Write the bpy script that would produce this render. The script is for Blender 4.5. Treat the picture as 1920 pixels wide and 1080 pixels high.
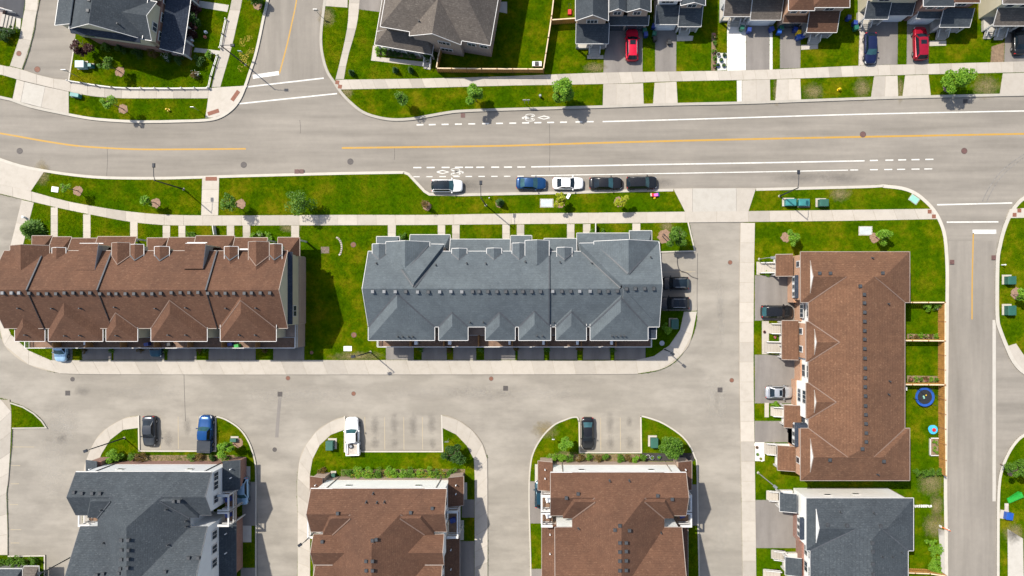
import bpy, math, random
import numpy as np
from mathutils import Vector, Matrix
from mathutils.geometry import tessellate_polygon

random.seed(7)
rng = np.random.default_rng(11)
for o in list(bpy.data.objects):
    bpy.data.objects.remove(o, do_unlink=True)
SC = bpy.context.scene
COL = SC.collection

# ---------------------------------------------------------------- camera, sky, sun, exposure
K = 0.08                      # metres per photograph pixel at ground level
NX, NY, HC = 1024.0, 561.0, 102.4     # point straight below the drone, and its height

def gx(px, h=0.0): return (NX + (px - NX) * (1 - h / HC) - 960) * K
def gy(py, h=0.0): return (540 - (NY + (py - NY) * (1 - h / HC))) * K
def W(px, py, h=0.0): return (gx(px, h), gy(py, h), h)

cam = bpy.data.cameras.new('camera')
cam.sensor_width = 36; cam.lens = 24.0
cam.shift_x = (960 - NX) / 1920; cam.shift_y = (NY - 540) / 1920
cam.clip_start = 1; cam.clip_end = 5000
cam_o = bpy.data.objects.new('camera', cam); COL.objects.link(cam_o)
cam_o.location = (gx(NX), gy(NY), HC); cam_o.rotation_euler = (0, 0, 0)
SC.camera = cam_o

SHX, SHY = 0.555, -0.470      # shadow of one metre of height, metres east / north
SUN_EL = math.atan2(1, math.hypot(SHX, SHY))
world = bpy.data.worlds.new('World'); SC.world = world; world.use_nodes = True
wn = world.node_tree.nodes; wl = world.node_tree.links; wn.clear()
sky = wn.new('ShaderNodeTexSky'); sky.sky_type = 'NISHITA'; sky.sun_disc = False
sky.sun_elevation = SUN_EL
sky.sun_rotation = math.atan2(-SHX, -SHY)
sky.air_density = 1.0; sky.dust_density = 2.0
bg = wn.new('ShaderNodeBackground'); bg.inputs['Strength'].default_value = 0.12
wo = wn.new('ShaderNodeOutputWorld')
wl.new(sky.outputs[0], bg.inputs[0]); wl.new(bg.outputs[0], wo.inputs[0])

sun = bpy.data.lights.new('sun', 'SUN'); sun.energy = 4.0; sun.angle = math.radians(0.8)
sun.color = (1.0, 0.94, 0.84)
sun_o = bpy.data.objects.new('sun', sun); COL.objects.link(sun_o)
sun_o.location = (-40, 40, 80)
sun_o.rotation_euler = Vector((SHX, SHY, -1)).to_track_quat('-Z', 'Y').to_euler()

vs = SC.view_settings
vs.view_transform = 'Standard'; vs.look = 'None'; vs.gamma = 1; vs.exposure = 0.8
vs.use_curve_mapping = False
SC.cycles.max_bounces = 6

# ---------------------------------------------------------------- materials
MATS = {}
def new_mat(name):
    m = bpy.data.materials.new(name); m.use_nodes = True
    nt = m.node_tree; nt.nodes.clear()
    out = nt.nodes.new('ShaderNodeOutputMaterial'); bs = nt.nodes.new('ShaderNodeBsdfPrincipled')
    nt.links.new(bs.outputs[0], out.inputs[0])
    MATS[name] = m
    return m, nt, bs
def nd(nt, t, **kw):
    n = nt.nodes.new(t)
    for k, v in kw.items(): setattr(n, k, v)
    return n
def coords(nt, kind='obj', scale=(1, 1, 1)):
    if kind == 'pos':
        g = nd(nt, 'ShaderNodeNewGeometry').outputs['Position']
    else:
        g = nd(nt, 'ShaderNodeTexCoord').outputs['Object']
    mp = nd(nt, 'ShaderNodeMapping'); mp.inputs['Scale'].default_value = scale
    nt.links.new(g, mp.inputs[0])
    return mp.outputs[0]
def noise(nt, vec, scale, detail=4, rough=.6):
    n = nd(nt, 'ShaderNodeTexNoise'); n.inputs['Scale'].default_value = scale
    n.inputs['Detail'].default_value = detail; n.inputs['Roughness'].default_value = rough
    nt.links.new(vec, n.inputs['Vector']); return n.outputs['Fac']
def ramp(nt, fac, stops):
    r = nd(nt, 'ShaderNodeValToRGB'); e = r.color_ramp.elements
    while len(e) > 1: e.remove(e[-1])
    for i, (p, c) in enumerate(stops):
        if i == 0: e[0].position = p; el = e[0]
        else: el = e.new(p)
        el.color = (*c, 1) if len(c) == 3 else c
    nt.links.new(fac, r.inputs[0]); return r.outputs[0]
def mix(nt, fac, a, b, mode='MIX'):
    m = nd(nt, 'ShaderNodeMix', data_type='RGBA', blend_type=mode)
    for s, v in ((0, fac), (6, a), (7, b)):
        if isinstance(v, (int, float)): m.inputs[s].default_value = v
        elif isinstance(v, tuple): m.inputs[s].default_value = (*v, 1) if len(v) == 3 else v
        else: nt.links.new(v, m.inputs[s])
    return m.outputs[2]
def bump(nt, bs, h, strength=.4, dist=.03):
    b = nd(nt, 'ShaderNodeBump'); b.inputs['Strength'].default_value = strength
    b.inputs['Distance'].default_value = dist
    nt.links.new(h, b.inputs['Height']); nt.links.new(b.outputs[0], bs.inputs['Normal'])
def sc(c, k): return tuple(min(1, x * k) for x in c)

def plain(name, c, rough=.7, var=.18, scale=2.0, metal=0, bumpk=0, kind='obj', spec=.5):
    m, nt, bs = new_mat(name)
    v = coords(nt, kind)
    f = noise(nt, v, scale, 5)
    col = ramp(nt, f, [(.3, sc(c, 1 - var)), (.7, sc(c, 1 + var))])
    nt.links.new(col, bs.inputs['Base Color'])
    bs.inputs['Roughness'].default_value = rough; bs.inputs['Metallic'].default_value = metal
    bs.inputs['Specular IOR Level'].default_value = spec
    if bumpk: bump(nt, bs, noise(nt, v, scale * 6, 3), bumpk)
    return m

def lawn_colour(nt, bs, k=1.0):
    v = coords(nt, 'pos')
    big = noise(nt, v, .06, 4); mid = noise(nt, v, .3, 7, .72); fine = noise(nt, v, 4.5, 3, .8); clump = noise(nt, v, 1.6, 5, .75)
    a = ramp(nt, mid, [(.33, (.03*k, .07*k, .0004*k)), (.44, (.05*k, .098*k, .0006*k)), (.52, (.082*k, .12*k, .0008*k)), (.63, (.145*k, .142*k, .004*k))])
    b = mix(nt, ramp(nt, big, [(.46, (0, 0, 0)), (.64, (.7, .7, .7))]), a, (.042*k, .102*k, .0005*k))
    b = mix(nt, .8, b, ramp(nt, clump, [(.3, (.5, .58, .45)), (.55, (1, 1, 1))]), 'MULTIPLY')
    c = mix(nt, .6, b, ramp(nt, fine, [(.3, (.42, .42, .42)), (.72, (1, 1, 1))]), 'MULTIPLY')
    # dry straw patches, with a shape of their own
    d = noise(nt, v, .62, 8, .78)
    straw = ramp(nt, d, [(.64, (0, 0, 0)), (.78, (.6, .6, .6))])
    e = mix(nt, straw, c, (.18*k, .155*k, .022*k))
    nt.links.new(e, bs.inputs['Base Color'])
    return fine
def asphalt(name, c, streak=(.05, .8, 1), amt=.14, dust=None, dark=(.5, .5, .5)):
    m, nt, bs = new_mat(name)
    v = coords(nt, 'pos'); vs_ = coords(nt, 'pos', streak)
    n1 = noise(nt, v, 1.1, 6, .7); n2 = noise(nt, vs_, 1.0, 3); n3 = noise(nt, v, 14, 2, .9); n4 = noise(nt, v, .13, 3)
    col = ramp(nt, n2, [(.3, sc(c, 1 - amt)), (.7, sc(c, 1 + amt))])
    col = mix(nt, .4, col, ramp(nt, n1, [(.3, (.78, .78, .8)), (.7, (1, 1, 1))]), 'MULTIPLY')
    col = mix(nt, .45, col, ramp(nt, n4, [(.35, (.82, .82, .83)), (.65, (1, 1, 1))]), 'MULTIPLY')
    col = mix(nt, .5, col, ramp(nt, n3, [(.25, (.68, .68, .68)), (.75, (1, 1, 1))]), 'MULTIPLY')
    if dust:
        vd = coords(nt, 'pos', (.35, .8, 1))
        dn = noise(nt, vd, .3, 8, .62)
        col = mix(nt, ramp(nt, dn, [(.46, (0, 0, 0)), (.78, (.9, .9, .9))]), col, dust)
        st = noise(nt, v, .8, 5, .7)
        col = mix(nt, ramp(nt, st, [(.62, (0, 0, 0)), (.78, (.4, .4, .4))]), col, sc(c, .65))
    nt.links.new(col, bs.inputs['Base Color']); bs.inputs['Roughness'].default_value = .92
    bs.inputs['Specular IOR Level'].default_value = .25
    bump(nt, bs, n3, .35, .01)
    return m
def concrete(name, c):
    m, nt, bs = new_mat(name)
    v = coords(nt, 'pos'); n1 = noise(nt, v, .9, 6, .7); n2 = noise(nt, v, 9, 3, .8)
    r = nd(nt, 'ShaderNodeObjectInfo').outputs['Random']
    col = ramp(nt, r, [(0, sc(c, .8)), (.2, sc(c, .94)), (.9, sc(c, 1.04)), (1, sc(c, 1.1))])
    col = mix(nt, .7, col, ramp(nt, n1, [(.28, (.84, .83, .81)), (.55, (1, 1, 1))]), 'MULTIPLY')
    col = mix(nt, .5, col, ramp(nt, n2, [(.3, (.84, .84, .84)), (.7, (1, 1, 1))]), 'MULTIPLY')
    nt.links.new(col, bs.inputs['Base Color']); bs.inputs['Roughness'].default_value = .9
    bs.inputs['Specular IOR Level'].default_value = .25
    return m
def shingle(name, cs, speck, course=7.0):
    """asphalt shingles: mottled tabs laid in courses"""
    m, nt, bs = new_mat(name)
    v = coords(nt, 'pos')
    vo = nd(nt, 'ShaderNodeTexVoronoi'); vo.inputs['Scale'].default_value = 5.2
    mp = nd(nt, 'ShaderNodeMapping'); mp.inputs['Scale'].default_value = (1.0, 1.5, 2.2); nt.links.new(v, mp.inputs[0])
    nt.links.new(mp.outputs[0], vo.inputs['Vector'])
    sp = nd(nt, 'ShaderNodeSeparateColor'); nt.links.new(vo.outputs['Color'], sp.inputs[0])
    col = ramp(nt, sp.outputs[0], [(0, cs[0]), (.5, cs[1]), (.9, cs[2]), (1.0, speck)])
    n1 = noise(nt, v, .35, 5, .7)
    col = mix(nt, .8, col, ramp(nt, n1, [(.3, (.8, .8, .8)), (.7, (1.0, 1.0, 1.0))]), 'MULTIPLY')
    n2 = noise(nt, v, 11, 2, .9)
    col = mix(nt, .4, col, ramp(nt, n2, [(.28, (.6, .6, .6)), (.72, (1, 1, 1))]), 'MULTIPLY')
    vst = coords(nt, 'pos', (1.0, 1.0, .15)); n5 = noise(nt, vst, .9, 5, .7)
    col = mix(nt, .75, col, ramp(nt, n5, [(.32, (.76, .76, .77)), (.6, (1, 1, 1))]), 'MULTIPLY')
    n6 = noise(nt, v, .14, 4, .6); col = mix(nt, .8, col, ramp(nt, n6, [(.35, (.84, .84, .85)), (.62, (1.06, 1.05, 1.03))]), 'MULTIPLY')
    # height lines of the courses: they follow the slope because they go by elevation
    sx = nd(nt, 'ShaderNodeSeparateXYZ'); nt.links.new(v, sx.inputs[0])
    mm = nd(nt, 'ShaderNodeMath', operation='MULTIPLY'); nt.links.new(sx.outputs[2], mm.inputs[0]); mm.inputs[1].default_value = course
    fr = nd(nt, 'ShaderNodeMath', operation='FRACT'); nt.links.new(mm.outputs[0], fr.inputs[0])
    col = mix(nt, .5, col, ramp(nt, fr.outputs[0], [(.0, (.62, .62, .62)), (.3, (1, 1, 1))]), 'MULTIPLY')
    nt.links.new(col, bs.inputs['Base Color']); bs.inputs['Roughness'].default_value = .9
    bs.inputs['Specular IOR Level'].default_value = .3
    bump(nt, bs, fr.outputs[0], .3, .02)
    return m
def brick(name, c1, c2, mortar):
    m, nt, bs = new_mat(name)
    v = coords(nt, 'pos')
    sx = nd(nt, 'ShaderNodeSeparateXYZ'); nt.links.new(v, sx.inputs[0])
    ad = nd(nt, 'ShaderNodeMath', operation='ADD'); nt.links.new(sx.outputs[0], ad.inputs[0]); nt.links.new(sx.outputs[1], ad.inputs[1])
    cb = nd(nt, 'ShaderNodeCombineXYZ'); nt.links.new(ad.outputs[0], cb.inputs[0]); nt.links.new(sx.outputs[2], cb.inputs[1])
    b = nd(nt, 'ShaderNodeTexBrick'); nt.links.new(cb.outputs[0], b.inputs['Vector'])
    b.inputs['Color1'].default_value = (*c1, 1); b.inputs['Color2'].default_value = (*c2, 1); b.inputs['Mortar'].default_value = (*mortar, 1)
    b.inputs['Scale'].default_value = 1.0; b.inputs['Brick Width'].default_value = .24; b.inputs['Row Height'].default_value = .075
    b.inputs['Mortar Size'].default_value = .008
    col = mix(nt, .6, b.outputs['Color'], ramp(nt, noise(nt, v, .8, 5), [(.3, (.75, .75, .75)), (.7, (1, 1, 1))]), 'MULTIPLY')
    nt.links.new(col, bs.inputs['Base Color']); bs.inputs['Roughness'].default_value = .9
    return m
def siding(name, c):
    m, nt, bs = new_mat(name)
    v = coords(nt, 'pos')
    sx = nd(nt, 'ShaderNodeSeparateXYZ'); nt.links.new(v, sx.inputs[0])
    mm = nd(nt, 'ShaderNodeMath', operation='MULTIPLY'); nt.links.new(sx.outputs[2], mm.inputs[0]); mm.inputs[1].default_value = 8
    fr = nd(nt, 'ShaderNodeMath', operation='FRACT'); nt.links.new(mm.outputs[0], fr.inputs[0])
    col = mix(nt, .5, c, ramp(nt, fr.outputs[0], [(.0, (.7, .7, .7)), (.25, (1, 1, 1))]), 'MULTIPLY')
    col = mix(nt, .6, col, ramp(nt, noise(nt, v, .7, 5), [(.3, (.85, .85, .85)), (.7, (1, 1, 1))]), 'MULTIPLY')
    nt.links.new(col, bs.inputs['Base Color']); bs.inputs['Roughness'].default_value = .6
    bump(nt, bs, fr.outputs[0], .3, .02)
    return m
def leafmat(name, c1, c2, c3):
    m, nt, bs = new_mat(name)
    r = nd(nt, 'ShaderNodeNewGeometry').outputs['Random Per Island']
    col = ramp(nt, r, [(0, c1), (.5, c2), (1, c3)])
    nt.links.new(col, bs.inputs['Base Color']); bs.inputs['Roughness'].default_value = .55
    bs.inputs['Specular IOR Level'].default_value = .3
    tr = nd(nt, 'ShaderNodeBsdfTranslucent'); nt.links.new(col, tr.inputs[0])
    ms = nd(nt, 'ShaderNodeMixShader'); ms.inputs[0].default_value = .42
    out = [n for n in nt.nodes if n.type == 'OUTPUT_MATERIAL'][0]
    nt.links.new(bs.outputs[0], ms.inputs[1]); nt.links.new(tr.outputs[0], ms.inputs[2]); nt.links.new(ms.outputs[0], out.inputs[0])
    return m
def paint(name, c, metal=.35, rough=.28):
    m, nt, bs = new_mat(name)
    v = coords(nt, 'obj'); f = noise(nt, v, 1.2, 3)
    nt.links.new(ramp(nt, f, [(.3, sc(c, .9)), (.7, sc(c, 1.08))]), bs.inputs['Base Color'])
    bs.inputs['Metallic'].default_value = metal; bs.inputs['Roughness'].default_value = rough
    bs.inputs['Coat Weight'].default_value = .3; bs.inputs['Specular IOR Level'].default_value = .3; bs.inputs['Coat Roughness'].default_value = .06
    return m
def glass(name, c, rough=.06, spec=.7):
    m, nt, bs = new_mat(name)
    v = coords(nt, 'obj'); f = noise(nt, v, .9, 3)
    nt.links.new(ramp(nt, f, [(.3, sc(c, .7)), (.7, sc(c, 1.4))]), bs.inputs['Base Color'])
    bs.inputs['Roughness'].default_value = rough; bs.inputs['Specular IOR Level'].default_value = spec
    return m

m, nt, bs = new_mat('lawn'); fine = lawn_colour(nt, bs); bs.inputs['Roughness'].default_value = .95
bs.inputs['Specular IOR Level'].default_value = 0; bump(nt, bs, fine, .5, .06)
m, nt, bs = new_mat('grass_blades'); lawn_colour(nt, bs, 1.2); bs.inputs['Roughness'].default_value = .9
bs.inputs['Specular IOR Level'].default_value = 0
asphalt('asphalt', (.238, .215, .181), (.045, .55, 1), .17)
asphalt('asphalt_street', (.236, .213, .18), (.55, .045, 1), .15)
asphalt('asphalt_lane', (.255, .232, .194), (.1, .6, 1), .1, dust=(.325, .297, .252))
asphalt('asphalt_drive', (.205, .187, .168), (.6, .1, 1), .16)
asphalt('asphalt_shaded', (.062, .064, .07), (.6, .1, 1), .16)  # driveway asphalt again, with shade put into its colour
concrete('concrete', (.385, .35, .3))
concrete('concrete_base', (.34, .30, .24))
concrete('concrete_grey', (.4, .375, .33))
concrete('concrete_white', (.6, .58, .54))
concrete('kerb', (.42, .39, .335))
def worn_paint(name, c, under, lo=.5, hi=.72):
    m, nt, bs = new_mat(name); v = coords(nt, 'pos')
    f = mix(nt, .5, noise(nt, v, 1.3, 8, .75), noise(nt, v, 7, 4, .8))
    w = ramp(nt, f, [(lo, (0, 0, 0)), (hi, (.85, .85, .85))])
    nt.links.new(mix(nt, w, c, under), bs.inputs['Base Color']); bs.inputs['Roughness'].default_value = .75
worn_paint('paint_white', (.55, .54, .5), (.25, .228, .198), .47, .68)
worn_paint('paint_yellow', (.36, .205, .03), (.25, .228, .198), .5, .72)
worn_paint('paint_faded', (.33, .265, .15), (.26, .237, .203), .38, .6)
def soft_patch(name, c, amt=.8):
    m, nt, bs = new_mat(name)
    g_ = nd(nt, 'ShaderNodeTexCoord').outputs['Generated']; mp = nd(nt, 'ShaderNodeMapping'); mp.inputs['Location'].default_value = (-.5, -.5, 0); mp.inputs['Scale'].default_value = (1, 1, 0)
    nt.links.new(g_, mp.inputs[0]); ln = nd(nt, 'ShaderNodeVectorMath', operation='LENGTH'); nt.links.new(mp.outputs[0], ln.inputs[0])
    v = coords(nt, 'pos'); n_ = noise(nt, v, 1.7, 6, .75); n2_ = noise(nt, v, 9, 3, .8)
    ad = nd(nt, 'ShaderNodeMath', operation='MULTIPLY_ADD'); nt.links.new(n_, ad.inputs[0]); ad.inputs[1].default_value = .7; nt.links.new(ln.outputs['Value'], ad.inputs[2])
    al = ramp(nt, ad.outputs[0], [(.4, (amt,) * 3), (.8, (0, 0, 0))])
    nt.links.new(ramp(nt, n2_, [(.3, sc(c, .7)), (.7, sc(c, 1.25))]), bs.inputs['Base Color']); bs.inputs['Roughness'].default_value = .9
    tr = nd(nt, 'ShaderNodeBsdfTransparent'); ms = nd(nt, 'ShaderNodeMixShader'); out = [n for n in nt.nodes if n.type == 'OUTPUT_MATERIAL'][0]
    nt.links.new(al, ms.inputs[0]); nt.links.new(tr.outputs[0], ms.inputs[1]); nt.links.new(bs.outputs[0], ms.inputs[2]); nt.links.new(ms.outputs[0], out.inputs[0])
soft_patch('oil_stain', (.12, .11, .1), .27); soft_patch('dry_patch', (.21, .165, .075), .7); soft_patch('dust_patch', (.38, .35, .3), .38)
plain('tar', (.055, .05, .045), .8, .3, 3, kind='pos')
shingle('shingle_brown', ((0.1050, 0.0504, 0.0297), (0.1170, 0.0577, 0.0338), (0.1275, 0.0642, 0.0378), (0.1425, 0.0734, 0.0435)), (0.1613, 0.0872, 0.0526))
shingle('shingle_brown_light', ((0.1281, 0.0625, 0.0350), (0.1427, 0.0715, 0.0399), (0.1555, 0.0796, 0.0446), (0.1738, 0.0910, 0.0513)), (0.1968, 0.1081, 0.0621))
shingle('shingle_grey', ((0.0936, 0.1126, 0.1242), (0.1011, 0.1214, 0.1334), (0.1071, 0.1286, 0.1411), (0.1138, 0.1365, 0.1487)), (0.1236, 0.1461, 0.1572))
shingle('shingle_dark', ((0.0422, 0.0521, 0.0609), (0.0507, 0.0615, 0.0708), (0.0580, 0.0690, 0.0789), (0.0694, 0.0815, 0.0913)), (0.0815, 0.0941, 0.1025))
shingle('shingle_navy', ((.018, .026, .042), (.028, .038, .058), (.036, .048, .07), (.05, .06, .08)), (.06, .07, .09))
shingle('shingle_taupe', ((0.0978, 0.0830, 0.0705), (0.1148, 0.0979, 0.0828), (0.1318, 0.1137, 0.0959), (0.1513, 0.1311, 0.1115)), (0.1700, 0.1477, 0.1271))
brick('brick_red', (.2, .085, .06), (.26, .12, .085), (.34, .28, .24))
brick('brick_orange', (.36, .175, .09), (.44, .23, .125), (.5, .4, .32))
brick('brick_tan', (.3, .215, .165), (.36, .26, .2), (.42, .36, .3))
siding('siding_white', (.8, .8, .77))
siding('siding_cream', (.5, .46, .34))
siding('siding_grey', (.24, .235, .225))
siding('siding_pale', (.66, .68, .69))
plain('trim_white', (.5, .49, .47), .45, .06, 1.0)
plain('trim_brown', (.27, .225, .19), .5, .1, 1.0)
plain('valley_brown', (.15, .098, .072), .7, .1, 1.0)
plain('trim_grey', (.42, .43, .44), .5, .08, 1.0)
plain('vent_black', (.035, .038, .042), .6, .3, 3.0)
plain('vent_grey', (.15, .155, .16), .55, .2, 3.0)
plain('metal_dark', (.014, .018, .026), .6, .2, 2.0, 0, spec=.3)
plain('metal_grey', (.32, .33, .34), .4, .15, 2.0, .6)
plain('flash', (.05, .055, .062), .6, .2, 2.0)
plain('timber', (.4, .2, .05), .75, .25, 1.5, kind='pos', bumpk=.2)
plain('timber_cap', (.56, .43, .28), .75, .18, 1.5, kind='pos')
plain('timber_dark', (.24, .115, .035), .75, .25, 1.5, kind='pos')
plain('deck_board', (.16, .095, .06), .8, .25, 2.0, kind='pos')
plain('mulch', (.215, .135, .09), .95, .35, 5.0, kind='pos', bumpk=.6)
plain('mulch_grey', (.15, .11, .09), .95, .35, 5.0, kind='pos', bumpk=.6)
plain('soil', (.17, .115, .07), .95, .35, 3.0, kind='pos', bumpk=.5)
plain('mulch_black', (.03, .027, .025), .95, .35, 5.0, kind='pos', bumpk=.6)
plain('bark', (.14, .095, .07), .9, .3, 6.0, bumpk=.5)
plain('rust', (.15, .065, .04), .8, .25, 6.0)
plain('iron', (.07, .062, .058), .7, .3, 6.0, .3)
plain('iron_red', (.1, .05, .043), .7, .3, 6.0)
plain('tactile', (.17, .065, .038), .8, .2, 6.0)
plain('box_green', (.018, .085, .062), .5, .2, 1.5)
plain('box_teal', (.025, .17, .17), .5, .2, 1.5)
plain('box_pale', (.36, .47, .48), .5, .15, 1.5)
plain('lid_grey', (.36, .4, .41), .6, .12, 1.5)
plain('lid_teal', (.2, .42, .34), .6, .12, 1.5)
plain('plastic_blue', (.015, .07, .3), .35, .15, 2.0)
plain('plastic_sky', (.05, .36, .62), .35, .15, 2.0)
plain('plastic_red', (.55, .02, .02), .35, .15, 2.0)
plain('plastic_pink', (.75, .12, .42), .35, .15, 2.0)
plain('plastic_yellow', (.78, .5, .02), .35, .15, 2.0)
plain('plastic_green', (.015, .26, .03), .4, .2, 2.0)
plain('bin_green', (.01, .1, .065), .45, .15, 2.0)
plain('bin_blue', (.015, .04, .2), .45, .15, 2.0)
plain('plastic_black', (.015, .016, .018), .5, .2, 2.0)
plain('plastic_white', (.7, .71, .71), .4, .08, 2.0)
plain('terracotta', (.4, .12, .08), .8, .2, 3.0)
plain('rubber', (.012, .012, .013), .8, .2, 4.0)
plain('alloy', (.4, .41, .42), .35, .1, 4.0, .8)
plain('orange_sign', (.8, .16, .02), .5, .1, 3.0)
plain('stone', (.36, .32, .28), .9, .25, 3.0, kind='pos', bumpk=.4)
glass('window_glass', (.035, .045, .055)); glass('car_glass', (.008, .014, .02), .08, .3); glass('car_glass_pale', (.025, .07, .08), .08, .45)
glass('door_glass', (.06, .07, .08))
glass('lamp_lens', (.6, .62, .62), .15); glass('tail_lens', (.5, .012, .012), .15)
leafmat('leaf_green', (.05, .13, .008), (.085, .19, .012), (.14, .26, .02))
leafmat('leaf_bright', (.09, .22, .01), (.15, .31, .018), (.24, .4, .03))
leafmat('leaf_lime', (.22, .28, .008), (.34, .38, .014), (.45, .45, .025))
leafmat('leaf_dark', (.022, .065, .009), (.04, .1, .013), (.065, .14, .02))
leafmat('leaf_plum', (.04, .014, .013), (.065, .022, .02), (.1, .035, .028))
leafmat('leaf_rust', (.07, .075, .014), (.14, .09, .022), (.2, .12, .03))
leafmat('flower_yellow', (.3, .24, .015), (.4, .32, .02), (.5, .4, .04))
leafmat('flower_pink', (.55, .12, .16), (.65, .2, .25), (.75, .35, .4))
leafmat('flower_white', (.6, .62, .55), (.7, .7, .65), (.8, .8, .75))

# ---------------------------------------------------------------- building blocks
ORG = {}
def tag(o, label=None, cat=None, group=None, kind=None):
    if label: o['label'] = label
    if cat: o['category'] = cat
    if group: o['group'] = group
    if kind: o['kind'] = kind
    return o
def empty(name, loc, label=None, cat=None, group=None, kind=None, rz=0):
    o = bpy.data.objects.new(name, None); COL.objects.link(o)
    o.location = loc; o.rotation_euler = (0, 0, rz); o.empty_display_size = .3
    ORG[o.name] = Vector(loc)
    return tag(o, label, cat, group, kind)
def mk(name, verts, faces, mat, parent=None, idx=None, smooth=False, local=False, **t):
    """one mesh object from world-space vertices (local=True: already in the parent's space)"""
    me = bpy.data.meshes.new(name)
    org = Vector((0, 0, 0))
    if parent is not None and not local: org = ORG[parent.name]
    me.from_pydata([(v[0] - org.x, v[1] - org.y, v[2] - org.z) for v in verts], [], faces)
    for mm in (mat if isinstance(mat, (list, tuple)) else [mat]): me.materials.append(MATS[mm])
    if idx: me.polygons.foreach_set('material_index', idx)
    if smooth: me.polygons.foreach_set('use_smooth', [True] * len(me.polygons))
    me.update()
    o = bpy.data.objects.new(name, me); COL.objects.link(o)
    if parent is not None: o.parent = parent
    ORG[o.name] = org
    return tag(o, **t)
class MB:
    """collects boxes, prisms and tubes into one mesh"""
    def __init__(s): s.v = []; s.f = []; s.i = []
    def add(s, v, f, i=0):
        n = len(s.v); s.v += [tuple(p) for p in v]; s.f += [tuple(a + n for a in q) for q in f]; s.i += [i] * len(f); return s
    def box(s, x0, x1, y0, y1, z0, z1, i=0):
        return s.add([(x0, y0, z0), (x1, y0, z0), (x1, y1, z0), (x0, y1, z0), (x0, y0, z1), (x1, y0, z1), (x1, y1, z1), (x0, y1, z1)],
                     [(0, 3, 2, 1), (4, 5, 6, 7), (0, 1, 5, 4), (1, 2, 6, 5), (2, 3, 7, 6), (3, 0, 4, 7)], i)
    def obox(s, c, l, w, h, ang, i=0, taper=1.0):
        """box on its base centre c, turned by ang"""
        ca, sa = math.cos(ang), math.sin(ang); v = []
        for z, k in ((0, 1), (h, taper)):
            for dx, dy in ((-1, -1), (1, -1), (1, 1), (-1, 1)):
                x, y = dx * l / 2 * k, dy * w / 2 * k
                v.append((c[0] + x * ca - y * sa, c[1] + x * sa + y * ca, c[2] + z))
        return s.add(v, [(0, 3, 2, 1), (4, 5, 6, 7), (0, 1, 5, 4), (1, 2, 6, 5), (2, 3, 7, 6), (3, 0, 4, 7)], i)
    def beam(s, a, b, w, h, i=0, drop=0):
        """box from a to b, w wide across, h tall, its top on the line"""
        a = Vector(a); b = Vector(b); d = (b - a); 
        if d.length < 1e-6: return s
        n = Vector((-d.y, d.x, 0)); n = n.normalized() * w / 2 if n.length > 1e-6 else Vector((w / 2, 0, 0))
        up = Vector((0, 0, 1)) if n.length and abs(d.normalized().z) < .95 else Vector((0, 1, 0))
        v = [a - n - up * h, a + n - up * h, a + n, a - n, b - n - up * h, b + n - up * h, b + n, b - n]
        return s.add([(p.x, p.y, p.z - drop) for p in v], [(0, 1, 2, 3), (7, 6, 5, 4), (0, 4, 5, 1), (1, 5, 6, 2), (2, 6, 7, 3), (3, 7, 4, 0)], i)
    def tube(s, pts, radii, seg=8, i=0, cap=True):
        n0 = len(s.v); P = [Vector(p) for p in pts]
        for k, p in enumerate(P):
            d = (P[min(k + 1, len(P) - 1)] - P[max(k - 1, 0)]).normalized()
            u = d.cross(Vector((0, 0, 1))); u = u.normalized() if u.length > 1e-3 else Vector((1, 0, 0))
            w = u.cross(d).normalized(); r = radii[k] if isinstance(radii, (list, tuple)) else radii
            for a in range(seg):
                t = 2 * math.pi * a / seg; q = p + u * r * math.cos(t) + w * r * math.sin(t); s.v.append(tuple(q))
        for k in range(len(P) - 1):
            for a in range(seg):
                b = (a + 1) % seg
                s.f.append((n0 + k * seg + a, n0 + k * seg + b, n0 + (k + 1) * seg + b, n0 + (k + 1) * seg + a)); s.i.append(i)
        if cap:
            s.f.append(tuple(n0 + a for a in range(seg))[::-1]); s.f.append(tuple(n0 + (len(P) - 1) * seg + a for a in range(seg))); s.i += [i, i]
        return s
    def disc(s, c, r, h, seg=20, i=0, r2=None):
        r2 = r if r2 is None else r2
        v = [(c[0] + r * math.cos(2 * math.pi * a / seg), c[1] + r * math.sin(2 * math.pi * a / seg), c[2]) for a in range(seg)]
        v += [(c[0] + r2 * math.cos(2 * math.pi * a / seg), c[1] + r2 * math.sin(2 * math.pi * a / seg), c[2] + h) for a in range(seg)]
        f = [(a, (a + 1) % seg, seg + (a + 1) % seg, seg + a) for a in range(seg)] + [tuple(range(seg))[::-1], tuple(range(seg, 2 * seg))]
        return s.add(v, f, i)
    def build(s, name, mat, parent=None, **t):
        return mk(name, s.v, s.f, mat, parent, s.i if isinstance(mat, (list, tuple)) else None, **t)

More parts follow.
